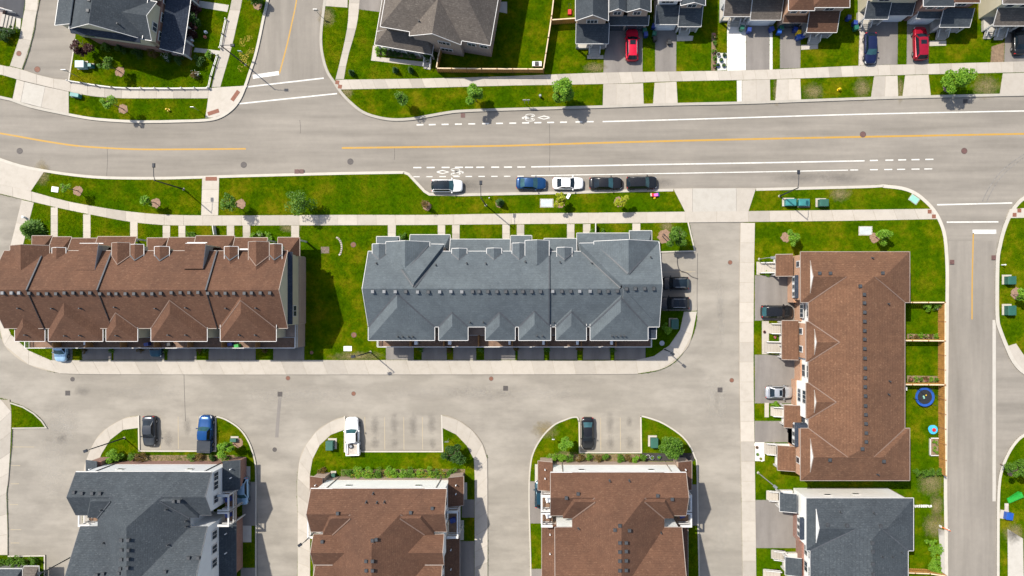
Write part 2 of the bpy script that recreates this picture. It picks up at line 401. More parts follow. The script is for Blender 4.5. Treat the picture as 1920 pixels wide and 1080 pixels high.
def g2(pts): return [(gx(a), gy(b)) for a, b in pts]
def area2(p): return sum(p[i][0] * p[(i + 1) % len(p)][1] - p[(i + 1) % len(p)][0] * p[i][1] for i in range(len(p))) / 2
def ccw(p): return p if area2(p) > 0 else p[::-1]
def prism(p2, z0, z1):
    """solid on a plan polygon (metres)"""
    p = ccw(list(p2)); n = len(p)
    tri = tessellate_polygon([[Vector((x, y, 0)) for x, y in p]])
    v = [(x, y, z1) for x, y in p] + [(x, y, z0) for x, y in p]
    f = []
    for t in tri:
        a, b, c = [p[k] for k in t]
        up = (b[0] - a[0]) * (c[1] - a[1]) - (b[1] - a[1]) * (c[0] - a[0]) > 0
        f.append(tuple(t) if up else tuple(t[::-1]))
    f += [(i, n + i, n + (i + 1) % n, (i + 1) % n) for i in range(n)]
    return v, f
def smooth(pts, k=3):
    """Catmull-Rom through the traced points"""
    out = []
    for i in range(len(pts) - 1):
        p0, p1, p2, p3 = pts[max(i - 1, 0)], pts[i], pts[i + 1], pts[min(i + 2, len(pts) - 1)]
        for j in range(k):
            t = j / k
            out.append(tuple(.5 * (2 * p1[c] + (p2[c] - p0[c]) * t + (2 * p0[c] - 5 * p1[c] + 4 * p2[c] - p3[c]) * t * t + (3 * p1[c] - p0[c] - 3 * p2[c] + p3[c]) * t ** 3) for c in (0, 1)))
    return out + [pts[-1]]
def offset(pts, d):
    """offset an open plan polyline to its left by d"""
    out = []
    for i, p in enumerate(pts):
        a = pts[max(i - 1, 0)]; b = pts[min(i + 1, len(pts) - 1)]
        n1 = Vector((-(p[1] - a[1]), p[0] - a[0])); n2 = Vector((-(b[1] - p[1]), b[0] - p[0]))
        n1 = n1.normalized() if n1.length > 1e-9 else n2.normalized(); n2 = n2.normalized() if n2.length > 1e-9 else n1
        n = n1 + n2; n = n.normalized() if n.length > 1e-6 else n1
        k = d / max(.5, n.dot(n1))
        out.append((p[0] + n.x * k, p[1] + n.y * k))
    return out
def ribbon(name, pts, w, z0, z1, mat, parent=None, side=0, **t):
    """band along a plan polyline in metres; side 0 centred, 1 left, -1 right"""
    l = offset(pts, w / 2 if side == 0 else (w if side > 0 else 0)); r = offset(pts, -w / 2 if side == 0 else (0 if side > 0 else -w))
    n = len(pts); v = [(x, y, z1) for x, y in l] + [(x, y, z1) for x, y in r] + [(x, y, z0) for x, y in l] + [(x, y, z0) for x, y in r]; f = []
    for i in range(n - 1):
        f += [(n + i, n + i + 1, i + 1, i), (i, i + 1, 2 * n + i + 1, 2 * n + i), (3 * n + i, 3 * n + i + 1, n + i + 1, n + i)]
    f += [(0, 2 * n, 3 * n, n), (n - 1, 2 * n - 1, 4 * n - 1, 3 * n - 1)]
    return mk(name, v, f, mat, parent, **t)
ORD = ['first', 'second', 'third', 'fourth', 'fifth', 'sixth', 'seventh', 'eighth', 'ninth', 'tenth', 'eleventh', 'twelfth', 'thirteenth', 'fourteenth']
# ================================================================ the ground
LAWNS = []; HARD = []          # plan polygons: where grass grows, and what keeps it off
ZB = .12                       # top of the raised blocks
g = 700
mk('ground', [(-g, -g, -.06), (g, -g, -.06), (g, g, -.06), (-g, g, -.06)], [(0, 1, 2, 3)], 'lawn', label='grassy ground around the neighbourhood', kind='structure')
def sheet(name, pts, z, mat, label, thick=.03):
    v, f = prism(g2(pts), z - thick, z)
    return mk(name, v, f, mat, label=label, kind='structure')
sheet('road', [(-250, -200), (2170, -200), (2170, 1280), (-250, 1280)], 0, 'asphalt', 'grey asphalt public street')
sheet('lane', [(-250, 362), (0, 362), (60, 374), (1412, 402), (1412, 1280), (-250, 1280)], .004, 'asphalt_lane', 'pale worn asphalt lane and parking court between the townhouses', .003)

sheet('road', [(1779, 452), (1868, 452), (1868, 1280), (1779, 1280)], .004, 'asphalt_street', 'right hand side street asphalt', .003)
sheet('road', [(640, -200), (606, 100), (618, 145), (462, 163), (520, -200)], .004, 'asphalt_street', 'top side street asphalt', .003)

def block(name, pts, label, kerbs=()):
    P = g2(pts); v, f = prism(P, -.03, ZB)
    o = mk(name, v, f, ['lawn', 'kerb'], None, [0] * (len(f) - len(P)) + [1] * len(P), label=label, kind='structure'); LAWNS.append(P)
    return o
def kerb(pts, label, w=.4, side=1, sm=True, zt=.162):
    p = g2(smooth(pts) if sm else pts)
    HARD.append([*offset(p, w if side > 0 else -w), *p[::-1]])
    return ribbon('kerb', p, w, -.02, zt, 'kerb', side=side, label=label, kind='structure')

kA = [(78, -80), (75, 0), (69, 30), (66, 55), (56, 95), (43, 132)]
block('lawn', [(-150, -140), (80, -140), *kA, (22, 189), (0, 185), (-150, 150)], 'corner lawn left of the driveway in the top left corner')
sNW = [(131, 218), (170, 225), (215, 229), (260, 231), (300, 231), (340, 230), (375, 229), (402, 226), (422, 218), (440, 204), (453, 186), (463, 162), (471, 138), (481, 108), (490, 70), (497, 35), (505, 0), (520, -90)]
block('lawn', [(152, -140), (147, 40), (142, 70), (137, 100), (129, 152), *smooth(sNW), (520, -140)], 'fenced front lawn and verge around the cream gabled house')
kerb(sNW, 'curved concrete kerb round the corner by the cream house', side=1)
kerb([(142, 74), (137, 100), (129, 151)], 'thin concrete edging between driveway and fenced lawn', .18, 1, zt=.16)
kerb([(-150, 150), (0, 185), (22, 190), (60, 203), (131, 218)], 'kerb across the wide driveway mouth', .4, 1)
sN = [(625, -120), (612, -60), (607, 0), (601, 50), (600, 85), (605, 115), (613, 138), (625, 156), (640, 178), (660, 198), (680, 213), (705, 222), (735, 227), (770, 226), (800, 221), (840, 214), (870, 211), (950, 208), (1060, 205), (1130, 203), (1245, 199), (1385, 196), (1500, 192), (1640, 187), (1745, 184), (1880, 181), (1920, 180), (2120, 174)]
block('lawn', [*smooth(sN), (2120, -160), (625, -160)], 'lawns and verge in front of the detached houses')
kerb(sN, 'long concrete kerb on the far side of the main street', side=1)
kD = [(-150, 254), (-60, 276), (0, 296), (40, 309), (85, 318), (140, 326), (200, 331), (290, 332), (345, 331), (412, 329), (480, 327), (640, 323), (758, 321)]
kD2 = [(758, 321), (768, 325), (798, 357), (806, 362), (870, 363)]
kD3 = [(870, 363), (960, 361), (1060, 359), (1160, 356), (1262, 354)]
sD = [(1307, 583), (1304, 612), (1294, 640), (1278, 665), (1258, 684), (1235, 694), (1205, 700), (1150, 701.5)]
wD = [(150, 701), (112, 699), (78, 692), (48, 680), (25, 664), (8, 644), (-2, 615), (-6, 585), (-2, 550), (5, 520), (16, 480), (30, 425), (43, 374)]
block('lawn', [*smooth(kD), *kD2[1:], *kD3[1:], (1284, 397), (1284, 417), (1292, 418), (1304, 471), (1236, 474), (1215, 474), (1215, 583), *smooth(sD), (600, 702), *smooth(wD), (0, 364), (-150, 322)],
      'lawns and walks around the brown and grey townhouse rows')
kerb(kD, 'near kerb of the main street beside the long verge', side=-1)
kerb(kD2, 'slanted kerb where the parking lane begins', side=-1, sm=False)
kerb(kD3, 'kerb beside the row of parked cars', side=-1)
kerb([(1291, 417), (1304, 472), (1237, 474)], 'thin kerb round the corner lawn by the parking pads', .2, -1, False, .17)
kE = [(1417, 353), (1500, 351), (1620, 348), (1655, 346), (1690, 350), (1715, 359), (1735, 374), (1752, 392), (1765, 415), (1774, 445), (1778, 500), (1778, 560), (1777, 700), (1775, 900), (1776, 1000), (1778, 1250)]
block('lawn', [*smooth(kE), (1392, 1250), (1392, 1080), (1388, 810), (1386, 700), (1386, 540), (1388, 418), (1403, 417), (1403, 397)], 'lawns and backyards around the east brown townhouses')
kerb([(1417, 353), (1500, 351), (1620, 348), (1655, 346)], 'kerb along the verge with the green utility cabinets', side=-1)
kerb([(1655, 346), *kE[4:]], 'kerb curving from the main street into the side street', .5, -1)
kF = [(2100, 320), (1950, 351), (1920, 367), (1905, 379), (1890, 401), (1878, 430), (1870, 462), (1866, 490), (1865, 560), (1866, 600), (1870, 617), (1882, 648), (1897, 680), (1920, 703), (1970, 730), (2100, 760)]
block('lawn', [*smooth(kF), (2170, 760), (2170, 320)], 'corner lawn across the side street')
kerb(kF, 'kerb round the corner lawn across the side street', .55, 1)
kF2 = [(2100, 770), (1960, 792), (1920, 812), (1902, 827), (1887, 850), (1876, 877), (1870, 910), (1868, 985), (1868, 1250)]
block('lawn', [*smooth(kF2), (2170, 1250), (2170, 770)], 'lower lawn across the side street')
kerb(kF2, 'kerb round the lower lawn across the side street', .4, 1)
ribbon('gutter_strip', g2([(1864, 600), (1864, 760), (1864, 940)]), 0.5, -.02, .012, 'concrete_grey', label='flat concrete gutter across the side lane mouth', kind='structure')
kG = [(-150, 725), (0, 746), (20, 753), (45, 762), (65, 774), (80, 788), (90, 803)]
block('lawn', [*smooth(kG), (24, 804), (23, 830), (17, 900), (14, 925), (16, 990), (16, 1041), (86, 1040), (86, 1250), (-150, 1250)], 'small island lawn at the left edge')
kerb([(21, 754), *kG[3:], (24, 804)], 'thin kerb round the small island lawn', .2, -1, False, .17)
kerb([(16, 1041), (86, 1040), (86, 1120)], 'thin kerb round the hedge in the bottom left corner', .2, -1, False, .17)
kG1 = [(262, 779), (240, 782), (222, 790), (205, 800), (190, 812), (180, 825), (171, 842), (162, 865), (157, 890), (156, 930)]
kG1r = [(482, 960), (482, 900), (481, 870), (475, 845), (467, 825), (455, 807), (440, 794), (420, 783), (404, 779)]
block('lawn', [*smooth(kG1), (156, 1250), (482, 1250), *smooth(kG1r), (404, 844), (263, 844)], 'lawn around the grey apartment block')
kerb([(482, 1200), *kG1r], 'kerb curving round the lawn beside the blue pickup', .22, 1, zt=.17)
kerb([(404, 779), (404, 844), (263, 844), (262, 779)], 'thin kerb round the bays with the grey sedan and blue pickup', .2, 1, False, .17)
kG2 = [(648, 780), (631, 785), (614, 794), (597, 805), (580, 826), (567, 846), (561, 869), (557, 910), (559, 985), (558, 1080)]
kG2r = [(915, 1080), (914, 872), (912, 854), (905, 833), (890, 811), (867, 792), (841, 780), (827, 778)]
block('lawn', [*smooth(kG2), (558, 1250), (915, 1250), *smooth(kG2r), (829, 845), (648, 845)], 'lawn around the middle brown apartment block')
kerb([(827, 778), (829, 845), (648, 845), (648, 780)], 'thin kerb round the bays with the white pickup', .2, 1, False, .17)
kG3 = [(1087, 790), (1083, 781), (1072, 781), (1058, 786), (1040, 794), (1022, 810), (1008, 829), (999, 847), (994, 866), (991, 902), (991, 960), (994, 1080)]
kG3r = [(1312, 1080), (1310, 985), (1308, 875), (1304, 857), (1295, 836), (1281, 818), (1260, 802), (1237, 789), (1213, 781), (1200, 778)]
block('lawn', [*smooth(kG3), (994, 1250), (1312, 1250), *smooth(kG3r), (1201, 847), (1088, 847)], 'lawn around the right brown apartment block')
kerb([(994, 1200), *kG3[::-1]], 'kerb curving round the lawn left of the black sedan', .22, -1, zt=.17)
kerb([(1312, 1200), *kG3r], 'kerb curving round the lawn with the green cabinet', .22, 1, zt=.17)
kerb([(1200, 779), (1201, 847), (1088, 847), (1087, 788)], 'thin kerb round the bays with the black sedan', .2, 1, False, .17)

# ---------------------------------------------------------------- pavements laid as separate slabs
def resample(pts, n):
    P = [Vector(p) for p in pts]; L = [0]
    for a, b in zip(P, P[1:]): L.append(L[-1] + (b - a).length)
    out = []
    for i in range(n):
        t = L[-1] * i / (n - 1); k = 0
        while k < len(L) - 2 and L[k + 1] < t: k += 1
        u = (t - L[k]) / max(1e-9, L[k + 1] - L[k]); out.append(P[k].lerp(P[k + 1], u))
    return out
def pavement(name, left, right, label, slab=1.8, z=.15, mat='concrete', jitter=0):
    l = g2(smooth(left, 4)) if len(left) > 2 else g2(left); r = g2(smooth(right, 4)) if len(right) > 2 else g2(right)
    Ll = sum(math.dist(a, b) for a, b in zip(l, l[1:])); n = max(1, round(Ll / slab))
    HARD.append([*l, *r[::-1]])
    v, f = prism([*l, *r[::-1]], .02, z - .018)
    par = mk(name, v, f, 'concrete_base', label=label, kind='structure')
    A = resample(l, n + 1); B = resample(r, n + 1)
    for i in range(n):
        q = [A[i], A[i + 1], B[i + 1], B[i]]; c = sum(q, Vector((0, 0))) / 4
        q = [p + (c - p) * min(.02, .028 / max(.3, (c - p).length)) for p in q]
        vv, ff = prism([(p.x, p.y) for p in q], z - .03, z + random.uniform(-.004, .006))
        mk('slab', vv, ff, mat, par)
    return par
def pad(name, pts, mat, label, z=.13, hard=True, z0=.0):
    P = g2(pts); v, f = prism(P, z0, z)
    if hard: HARD.append(P)
    return mk(name, v, f, mat, label=label, kind='structure')

pavement('sidewalk', [(-150, 308), (0, 345), (59, 359), (125, 377), (190, 389), (237, 396), (300, 402), (377, 404), (480, 404), (640, 403), (800, 403), (960, 400.5), (1120, 399), (1284, 397)],
         [(-150, 328), (0, 363), (44, 374), (120, 392), (195, 407), (245, 416), (305, 422), (375, 423), (480, 423), (640, 422.5), (800, 422), (960, 420.5), (1120, 419), (1284, 417.5)], 'long concrete sidewalk between the verge and the townhouse gardens', 2.9)
pad('driveway_apron', [(-150, 262), (-60, 281), (0, 300), (40, 313), (84, 322), (59, 359), (0, 345), (-150, 308)], 'concrete', 'fan shaped concrete driveway apron at the left edge', .152)
# right lane entrance
pad('driveway_apron', [(1262, 354), (1298, 353.4), (1298, 397), (1284, 397)], 'concrete', 'left wing of the concrete lane entrance', .15)
pad('driveway_apron', [(1298.4, 353.4), (1380, 353), (1380, 397), (1298.4, 397)], 'concrete_grey', 'worn grey middle of the concrete lane entrance', .146)
pad('driveway_apron', [(1380.4, 353), (1417, 353), (1403, 396), (1380.4, 396.6)], 'concrete', 'right wing of the concrete lane entrance', .15)
pavement('sidewalk', [(1284, 397), (1345, 396.5), (1403, 396)], [(1284, 417.5), (1345, 417), (1403, 416.4)], 'sidewalk crossing the lane entrance', 4.8)
pavement('sidewalk', [(1403, 396), (1600, 393.5), (1752, 391.5)], [(1403, 416.4), (1600, 414), (1762, 411)], 'sidewalk ending at the side street corner', 3.2)
pavement('sidewalk', [(1388, 418), (1386, 540), (1386, 700), (1388, 810), (1392, 1080), (1392, 1200)], [(1415, 418), (1413, 540), (1412.5, 700), (1414, 810), (1417.5, 1080), (1417.5, 1200)], 'walk along the lane in front of the east townhouses', 3.0)
pavement('sidewalk', [(629, 150), (710, 149), (802, 147.5), (960, 143), (1132, 136.5), (1270, 134.5), (1440, 131), (1615, 123.5), (1740, 120.5), (1920, 115.5), (2060, 111)],
         [(637, 168.5), (710, 167), (805, 165), (960, 161), (1132, 158), (1270, 153), (1440, 149.5), (1635, 143), (1740, 140), (1920, 136), (2060, 132)], 'sidewalk in front of the detached houses', 1.85)
pavement('sidewalk', [(662, -90), (655, 0), (652, 50), (640, 107), (629.5, 149)], [(682, -90), (675, 0), (669, 50), (653, 107), (645.5, 149)], 'walk along the top side street beside the taupe house', 1.9)
pavement('sidewalk', [(-150, 88), (0, 122), (20, 125), (43, 131), (86, 145), (129, 151), (155, 155), (212, 163), (240, 165), (320, 165.5), (392, 165.5)], [(-150, 106), (0, 140), (32, 149), (52, 154), (86, 162), (130, 172), (175, 181), (225, 184.5), (250, 185), (320, 185), (391, 185)], 'sidewalk outside the low white fence', 2.6)
pad('sidewalk_corner', [(392.3, 165.5), (414, 164), (465, 161), (460, 168), (450, 188), (438, 202), (420, 214), (402, 221), (386, 221), (391, 185)], 'concrete', 'wide concrete street corner with red plates', .15)
pavement('sidewalk', [(450, -90), (436, 0), (432, 16), (415, 88), (397, 164)], [(469, -90), (455, 0), (446, 42), (435.5, 88), (414, 163.6)], 'walk beside the yellow flecked verge', 2.9)
pavement('sidewalk', [(53, -90), (50, 0), (45, 30), (38, 70), (30, 100), (20, 124)], [(77, -90), (74, 0), (68.5, 30), (65, 55), (55, 95), (42.5, 130)], 'walk curving down beside the left driveway', 4.0)
pad('driveway_apron', [(32.5, 149.5), (47, 154), (40, 191.5), (25, 186.5)], 'concrete', 'left wing of the wide driveway apron', .15)
pad('driveway_apron', [(47.4, 154), (86, 163), (78, 201.5), (40.4, 191.6)], 'concrete_grey', 'worn grey middle of the wide driveway apron', .146)
pad('driveway_apron', [(86.4, 163), (130, 172.5), (130, 213), (78.4, 201.6)], 'concrete', 'right wing of the wide driveway apron', .15)
# private walks of the townhouse court
pavement('sidewalk', [(96, 675), (180, 675.5), (400, 675), (640, 675), (900, 675), (1100, 676), (1192, 675)], [(112, 700), (180, 701.6), (400, 702.3), (640, 702.3), (900, 702.1), (1100, 701.8), (1196, 701)], 'wide walk along the court below the townhouse driveways', 3.1)
pavement('sidewalk', [(1192, 675), (1215, 671), (1240, 660), (1261, 640), (1276, 615), (1282, 584)], [(1196, 700), (1233, 694), (1258, 683), (1278, 664), (1294, 640), (1306.5, 584)], 'curved walk round the east end of the grey townhouses', 3.2)
pavement('sidewalk', [(96, 675), (75, 669), (52, 655), (32, 640), (15, 615), (5, 585)], [(112, 699), (78, 692), (48, 680), (25, 664), (6, 640), (-5, 590)], 'curved walk round the west end of the brown townhouses', 3.2)
pavement('sidewalk', [(5, 585), (10, 552), (18, 520), (38, 482), (52, 430), (65, 380)], [(-5, 590), (-2, 550), (5, 520), (16, 480), (30, 425), (42, 375)], 'walk between the left lane and the evergreen', 3.2)
pavement('sidewalk', [(262, 779.5), (240, 782), (222, 790), (205, 800), (190, 812), (180, 825), (171, 842), (162, 865), (157.5, 890), (156.5, 1000), (156.5, 1150)], [(261.5, 802), (237, 804), (225, 810), (214, 818), (205, 828), (198, 838), (191, 852), (184, 870), (180, 892), (179, 1000), (179, 1150)], 'curved walk left of the grey sedan', 2.6)
pavement('sidewalk', [(648, 780.5), (631, 785), (614, 794), (597, 805), (580, 826), (567, 846), (561, 869), (557.5, 910), (559, 985), (558, 1150)], [(648, 805), (631, 810), (616, 818), (608, 825), (601, 833), (591, 850), (584, 872), (581, 910), (582, 985), (582, 1150)], 'curved walk left of the white pickup', 2.6)
pavement('sidewalk', [(828, 778.5), (841, 780), (867, 792), (890, 811), (905, 833), (912, 854), (914, 872), (914.5, 980), (914.5, 1150)], [(829.5, 802), (845, 808), (860, 818), (867, 826), (875, 835), (884, 852), (889.5, 872), (890, 980), (890, 1150)], 'curved walk right of the empty parking bays', 2.6)
pavement('sidewalk', [(-150, 729), (0, 748), (20, 755), (22, 810), (17, 900), (13.5, 925), (15.5, 990), (15.5, 1040)], [(-150, 751), (-20, 760), (-4, 775), (-2, 810), (-6, 900), (-9, 925), (-7, 990), (-7, 1040)], 'walk along the left edge by the parking stalls', 3.2)
# front paths of the row houses
for i, (x, y0, y1, w, s) in enumerate([(103, 389, 450, 13, -1), (164, 402, 452, 14, 0), (252, 416, 450, 14, 0), (313, 423, 452, 14, 0), (342, 423, 452, 13, 0), (433, 423, 450, 14, 0), (463, 423, 450, 14, 0), (554, 423, 452, 15, 0),
                                     (735, 422, 452, 15, 0), (828, 422, 450, 14, 0), (855, 422, 455, 14, 0), (949, 421, 455, 14, 0), (976, 421, 452, 14, 0), (1070, 420, 452, 14, 0), (1100, 420, 445, 14, 0), (1193, 419, 440, 15, 0)]):
    row = 'brown' if i < 8 else 'grey'
    pavement('garden_path', [(x - w / 2, y0), (x - w / 2, y1)], [(x + w / 2, y0), (x + w / 2, y1)], '%s garden path from the left to the %s townhouses' % (ORD[i % 8], row), 1.3, .145)
pavement('garden_path', [(380, 332), (378, 404)], [(412, 331), (410, 404)], 'crossing path from the main street with a red plate', 2.2, .15)
# driveways
pad('driveway', [(1142, 40), (1132, 112), (1131, 137), (1204.5, 136.4), (1205, 40)], 'asphalt_drive', 'asphalt driveway with the bright red car')
pad('driveway', [(1228, 40), (1228, 135.6), (1267.5, 134.8), (1268, 40)], 'asphalt_drive', 'narrow asphalt driveway of the second detached house')
pad('driveway', [(1363, 40), (1363, 133), (1398, 132), (1398, 40)], 'concrete_white', 'bright white concrete driveway strip')
pad('driveway', [(1398.4, 40), (1398.4, 132), (1442, 131), (1442, 40)], 'asphalt_drive', 'asphalt driveway beside the white concrete strip')
pad('driveway', [(1442.4, 50), (1442.4, 131), (1448, 131), (1448, 50)], 'concrete_white', 'thin white concrete driveway border')
pad('driveway', [(1462, 40), (1462, 129), (1500, 128), (1501, 40)], 'asphalt_drive', 'dark asphalt driveway of the brown house')
pad('driveway', [(1622, 36), (1619, 123), (1682, 121.6), (1683, 36)], 'asphalt_drive', 'asphalt driveway with the dark blue car')
pad('driveway', [(1611, 50), (1609, 123.6), (1618.6, 123), (1621.6, 50)], 'stone', 'paver strip left of the dark blue car')
pad('driveway', [(1700, 36), (1699, 121.4), (1740, 120.6), (1742, 36)], 'asphalt_drive', 'asphalt driveway with the dark red car')
pad('driveway', [(1884, 40), (1882, 116.6), (2040, 112), (2040, 40)], 'asphalt_drive', 'asphalt driveway with the black car in the corner')
pad('driveway', [(1858, 88), (1856, 117), (1881.6, 116.6), (1882, 80)], 'soil', 'bare stony patch beside the last driveway', .125)
for a, b, c, d, lab in [((1131, 158), (1130, 199.4), (1207, 197.2), (1205.5, 156.6), 'below the bright red car'), ((1227, 155.6), (1224, 196.6), (1270.5, 195.4), (1268, 153.6), 'below the narrow driveway'),
                        ((1391, 151), (1391, 192), (1444, 190), (1443, 149.6), 'below the white driveway strip'), ((1456, 149.4), (1453, 189.4), (1501.5, 187.6), (1500, 148.2), 'below the brown house'),
                        ((1638, 143.4), (1632, 184), (1683.5, 182.6), (1682, 142.2), 'below the dark blue car'), ((1696, 141.8), (1691, 182.4), (1744.5, 180.6), (1740, 140.6), 'below the dark red car'),
                        ((1879, 138), (1873, 178), (2040, 173), (2040, 133.4), 'in the top right corner')]:
    n = 3 if abs(d[0] - a[0]) > 60 else 2
    pavement('driveway_apron', [a, d], [b, c], 'concrete driveway apron ' + lab, abs(d[0] - a[0]) * K / n, .15, 'concrete')
pad('driveway_apron', [(1381, 151.6), (1381.5, 192.4), (1390.6, 192), (1390.6, 151)], 'concrete_white', 'white edge strip of a driveway apron', .152)
pad('driveway', [(617, -120), (611, -10), (609, 12), (652, 15), (655, -120)], 'concrete', 'pale driveway apron at the top of the side street', .15)
pad('driveway', [(676, -120), (671, 18), (712, 23), (740, -120)], 'asphalt_drive', 'asphalt driveway left of the taupe house')
pad('driveway', [(-150, -120), (-150, 35), (44, 35), (51, -20), (51, -120)], 'asphalt_shaded', 'driveway with painted-in shade in the top left corner')
# pads below the two rows
for x0, x1, lab in [(99, 137, 'with the pale blue car'), (155, 210, 'second from the left'), (214, 309, 'with the dark car'), (315, 369, 'under the wide gap'), (392, 480, 'fifth from the left'), (513, 571, 'at the right end')]:
    pad('driveway', [(x0, 628), (x0, 674.6), (x1, 674.6), (x1, 628)], 'asphalt_drive', 'driveway %s of the brown townhouses' % lab, .135)
for x0, x1, lab in [(724, 776, 'at the left end'), (791, 838, 'second from the left'), (850, 893, 'third from the left'), (908, 966, 'fourth from the left'), (971, 1020, 'fifth from the left'), (1030, 1082, 'sixth from the left'), (1093, 1144, 'seventh from the left'), (1152, 1210, 'at the right end')]:
    pad('driveway', [(x0, 628), (x0, 674.4), (x1, 674.4), (x1, 628)], 'asphalt_drive', 'driveway %s of the grey townhouses' % lab, .135)
# pads of the east row
for y0, y1, x1, lab in [(516, 601, 1494, 'with the black hatchback'), (665, 756, 1494, 'with the white sedan'), (789, 829, 1494, 'with nothing parked by the blue bay'), (937, 1027, 1498, 'with nothing parked by the grey houses')]:
    pad('driveway', [(1414.5, y0), (1414.5, y1), (x1, y1), (x1, y0)], 'asphalt_drive', 'east row driveway ' + lab)
# pads of the apartment blocks
for x0, x1, y0, y1, lab in [(455, 481, 903, 985, 'right of the grey apartment block'), (452, 481, 1064, 1120, 'lower right of the grey apartment block'), (866, 889.6, 936, 970, 'right of the middle apartment block'), (862, 889.6, 1014, 1090, 'lower right of the middle apartment block'),
                            (993, 1030, 902, 981, 'left of the right apartment block'), (996, 1030, 1066, 1120, 'lower left of the right apartment block'), (1268, 1308, 908, 985, 'right of the right apartment block')]:
    pad('driveway', [(x0, y0), (x0, y1), (x1, y1), (x1, y0)], 'asphalt_drive', 'short asphalt driveway ' + lab)
for x0, x1, y0, y1, lab in [(440, 470, 874, 903, 'by the right corner of the grey apartment block'), (452, 472, 985, 1016, 'between the driveways of the grey apartment block'), (868, 876, 904, 936, 'right of the middle apartment block'), (860, 870, 975, 1012, 'lower right of the middle apartment block'),
                            (1003, 1012, 870, 904, 'left of the right apartment block'), (1018, 1026, 983, 1015, 'lower left of the right apartment block')]:
    pad('doorstep', [(x0, y0), (x0, y1), (x1, y1), (x1, y0)], 'concrete_grey', 'narrow concrete step ' + lab, .16)
# north-side odds
pad('garden_path', [(375, 2), (430, 10), (427, 23), (372, 14)], 'concrete_grey', 'short path from the cream house to the walk, upper one', .14)
pad('garden_path', [(366, 90), (415, 96), (412, 103), (364, 98)], 'concrete_grey', 'short path from the cream house to the walk, lower one', .14)
pad('garden_path', [(700, 86), (708, 86), (706, 107), (801, 117), (803, 126), (696, 114)], 'concrete', 'path bending round the porch of the taupe house', .14)
pad('garden_path', [(1101, 104), (1131.5, 104), (1131.5, 111), (1101, 111)], 'concrete_grey', 'front step slab of the first detached house', .15)
pad('garden_path', [(1268.4, 66), (1300, 68), (1298, 77), (1268.4, 78)], 'concrete_grey', 'front step slab of the second detached house', .15)
pad('garden_path', [(1501.4, 85), (1533, 84), (1533, 92), (1501.4, 94)], 'concrete', 'front path slab of the brown house', .15)
pad('garden_path', [(1742, 77), (1773, 77), (1773, 86), (1742, 87)], 'concrete', 'front path slab by the dark red car', .15)
pad('garden_path', [(1344, 100), (1362, 100), (1362, 132), (1344, 133)], 'concrete_white', 'white patch with round flower pots', .13)
pad('flower_bed', [(1334, 62), (1341, 62), (1341, 133), (1333, 133)], 'soil', 'narrow flower bed beside the potted plants', .128)
pad('flower_bed', [(709, 88), (796, 100), (792, 112), (708, 103)], 'soil', 'planting bed in front of the taupe house porch', .128)
pad('patio', [(933, 4), (951, 4), (951, 26), (931, 22)], 'concrete_grey', 'paved patio right of the taupe house', .14)
# planting strips and bare soil
pad('flower_bed', [(240, 853), (440, 853), (440, 866), (240, 866)], 'soil', 'dry planting strip above the grey apartment block', .128, False)
pad('flower_bed', [(640, 880), (872, 879), (872, 892), (640, 892)], 'soil', 'planting strip above the middle apartment block', .128, False)
pad('flower_bed', [(1030, 851), (1200, 851), (1200, 866), (1030, 866)], 'soil', 'planting strip above the right apartment block', .128, False)
pad('flower_bed', [(1203, 849), (1300, 849), (1302, 864), (1203, 864)], 'mulch_black', 'black mulch bed beside the big round tree', .13)
pad('garden_strip', [(1700, 626), (1757, 627), (1757, 636), (1700, 635)], 'soil', 'garden strip along the upper backyard fence', .13)
pad('garden_strip', [(1700, 704), (1757, 705), (1757, 717), (1700, 716)], 'soil', 'garden strip along the lower backyard fence', .13)
pad('concrete_pad', [(1758, 990), (1776.6, 996), (1776.6, 1090), (1764, 1075), (1762, 1040)], 'concrete_grey', 'concrete pad by the orange marker', .14)
pad('concrete_pad', [(1888, 991), (1917, 1009), (1919, 1120), (1889, 1120)], 'concrete_grey', 'long concrete pad in the bottom right corner', .14)
pad('concrete_pad', [(1883, 650), (1904, 644), (1935, 690), (1920, 702), (1898, 680)], 'concrete', 'pale walk stub across the side street', .14)
pad('sidewalk_corner', [(1886, 409), (1893, 392), (1960, 388), (1960, 408)], 'concrete', 'walk end with plates across the side street', .15)

# ---------------------------------------------------------------- painted lines, all thin sheets on the asphalt
def line(pts, w, mat, label, z=.008, sm=True):
    p = g2(smooth(pts) if sm and len(pts) > 2 else pts)
    return ribbon('road_marking', p, w, z - .003, z, mat, label=label, kind='structure')
line([(-90, 238), (0, 250), (80, 264), (140, 273), (200, 277.5), (260, 280), (340, 280), (461, 279)], .25, 'paint_yellow', 'yellow centre line of the main street, left piece')
line([(641, 277.5), (800, 275.5), (960, 273), (1120, 268), (1400, 261), (1700, 255), (1920, 251), (2060, 248)], .28, 'paint_yellow', 'yellow centre line of the main street, long right piece')
line([(562, -60), (556, 0), (548, 40), (538, 85), (524, 138)], .2, 'paint_yellow', 'yellow centre line of the top side street')
line([(1825, 437), (1823, 520), (1822.5, 599)], .2, 'paint_yellow', 'yellow centre line of the right side street')
line([(474, 144), (523, 137)], .62, 'paint_white', 'white stop bar of the top side street')
line([(1823.5, 434.5), (1868, 434.5)], .62, 'paint_white', 'white stop bar of the right side street')
line([(463, 163), (607, 146.5)], .2, 'paint_white', 'upper white crosswalk line of the top side street')
line([(448, 194.5), (632, 175.5)], .2, 'paint_white', 'lower white crosswalk line of the top side street')
line([(1757, 384), (1898, 380.5)], .2, 'paint_white', 'upper white crosswalk line of the right side street')
line([(1775, 416.5), (1872, 416)], .2, 'paint_white', 'lower white crosswalk line of the right side street')
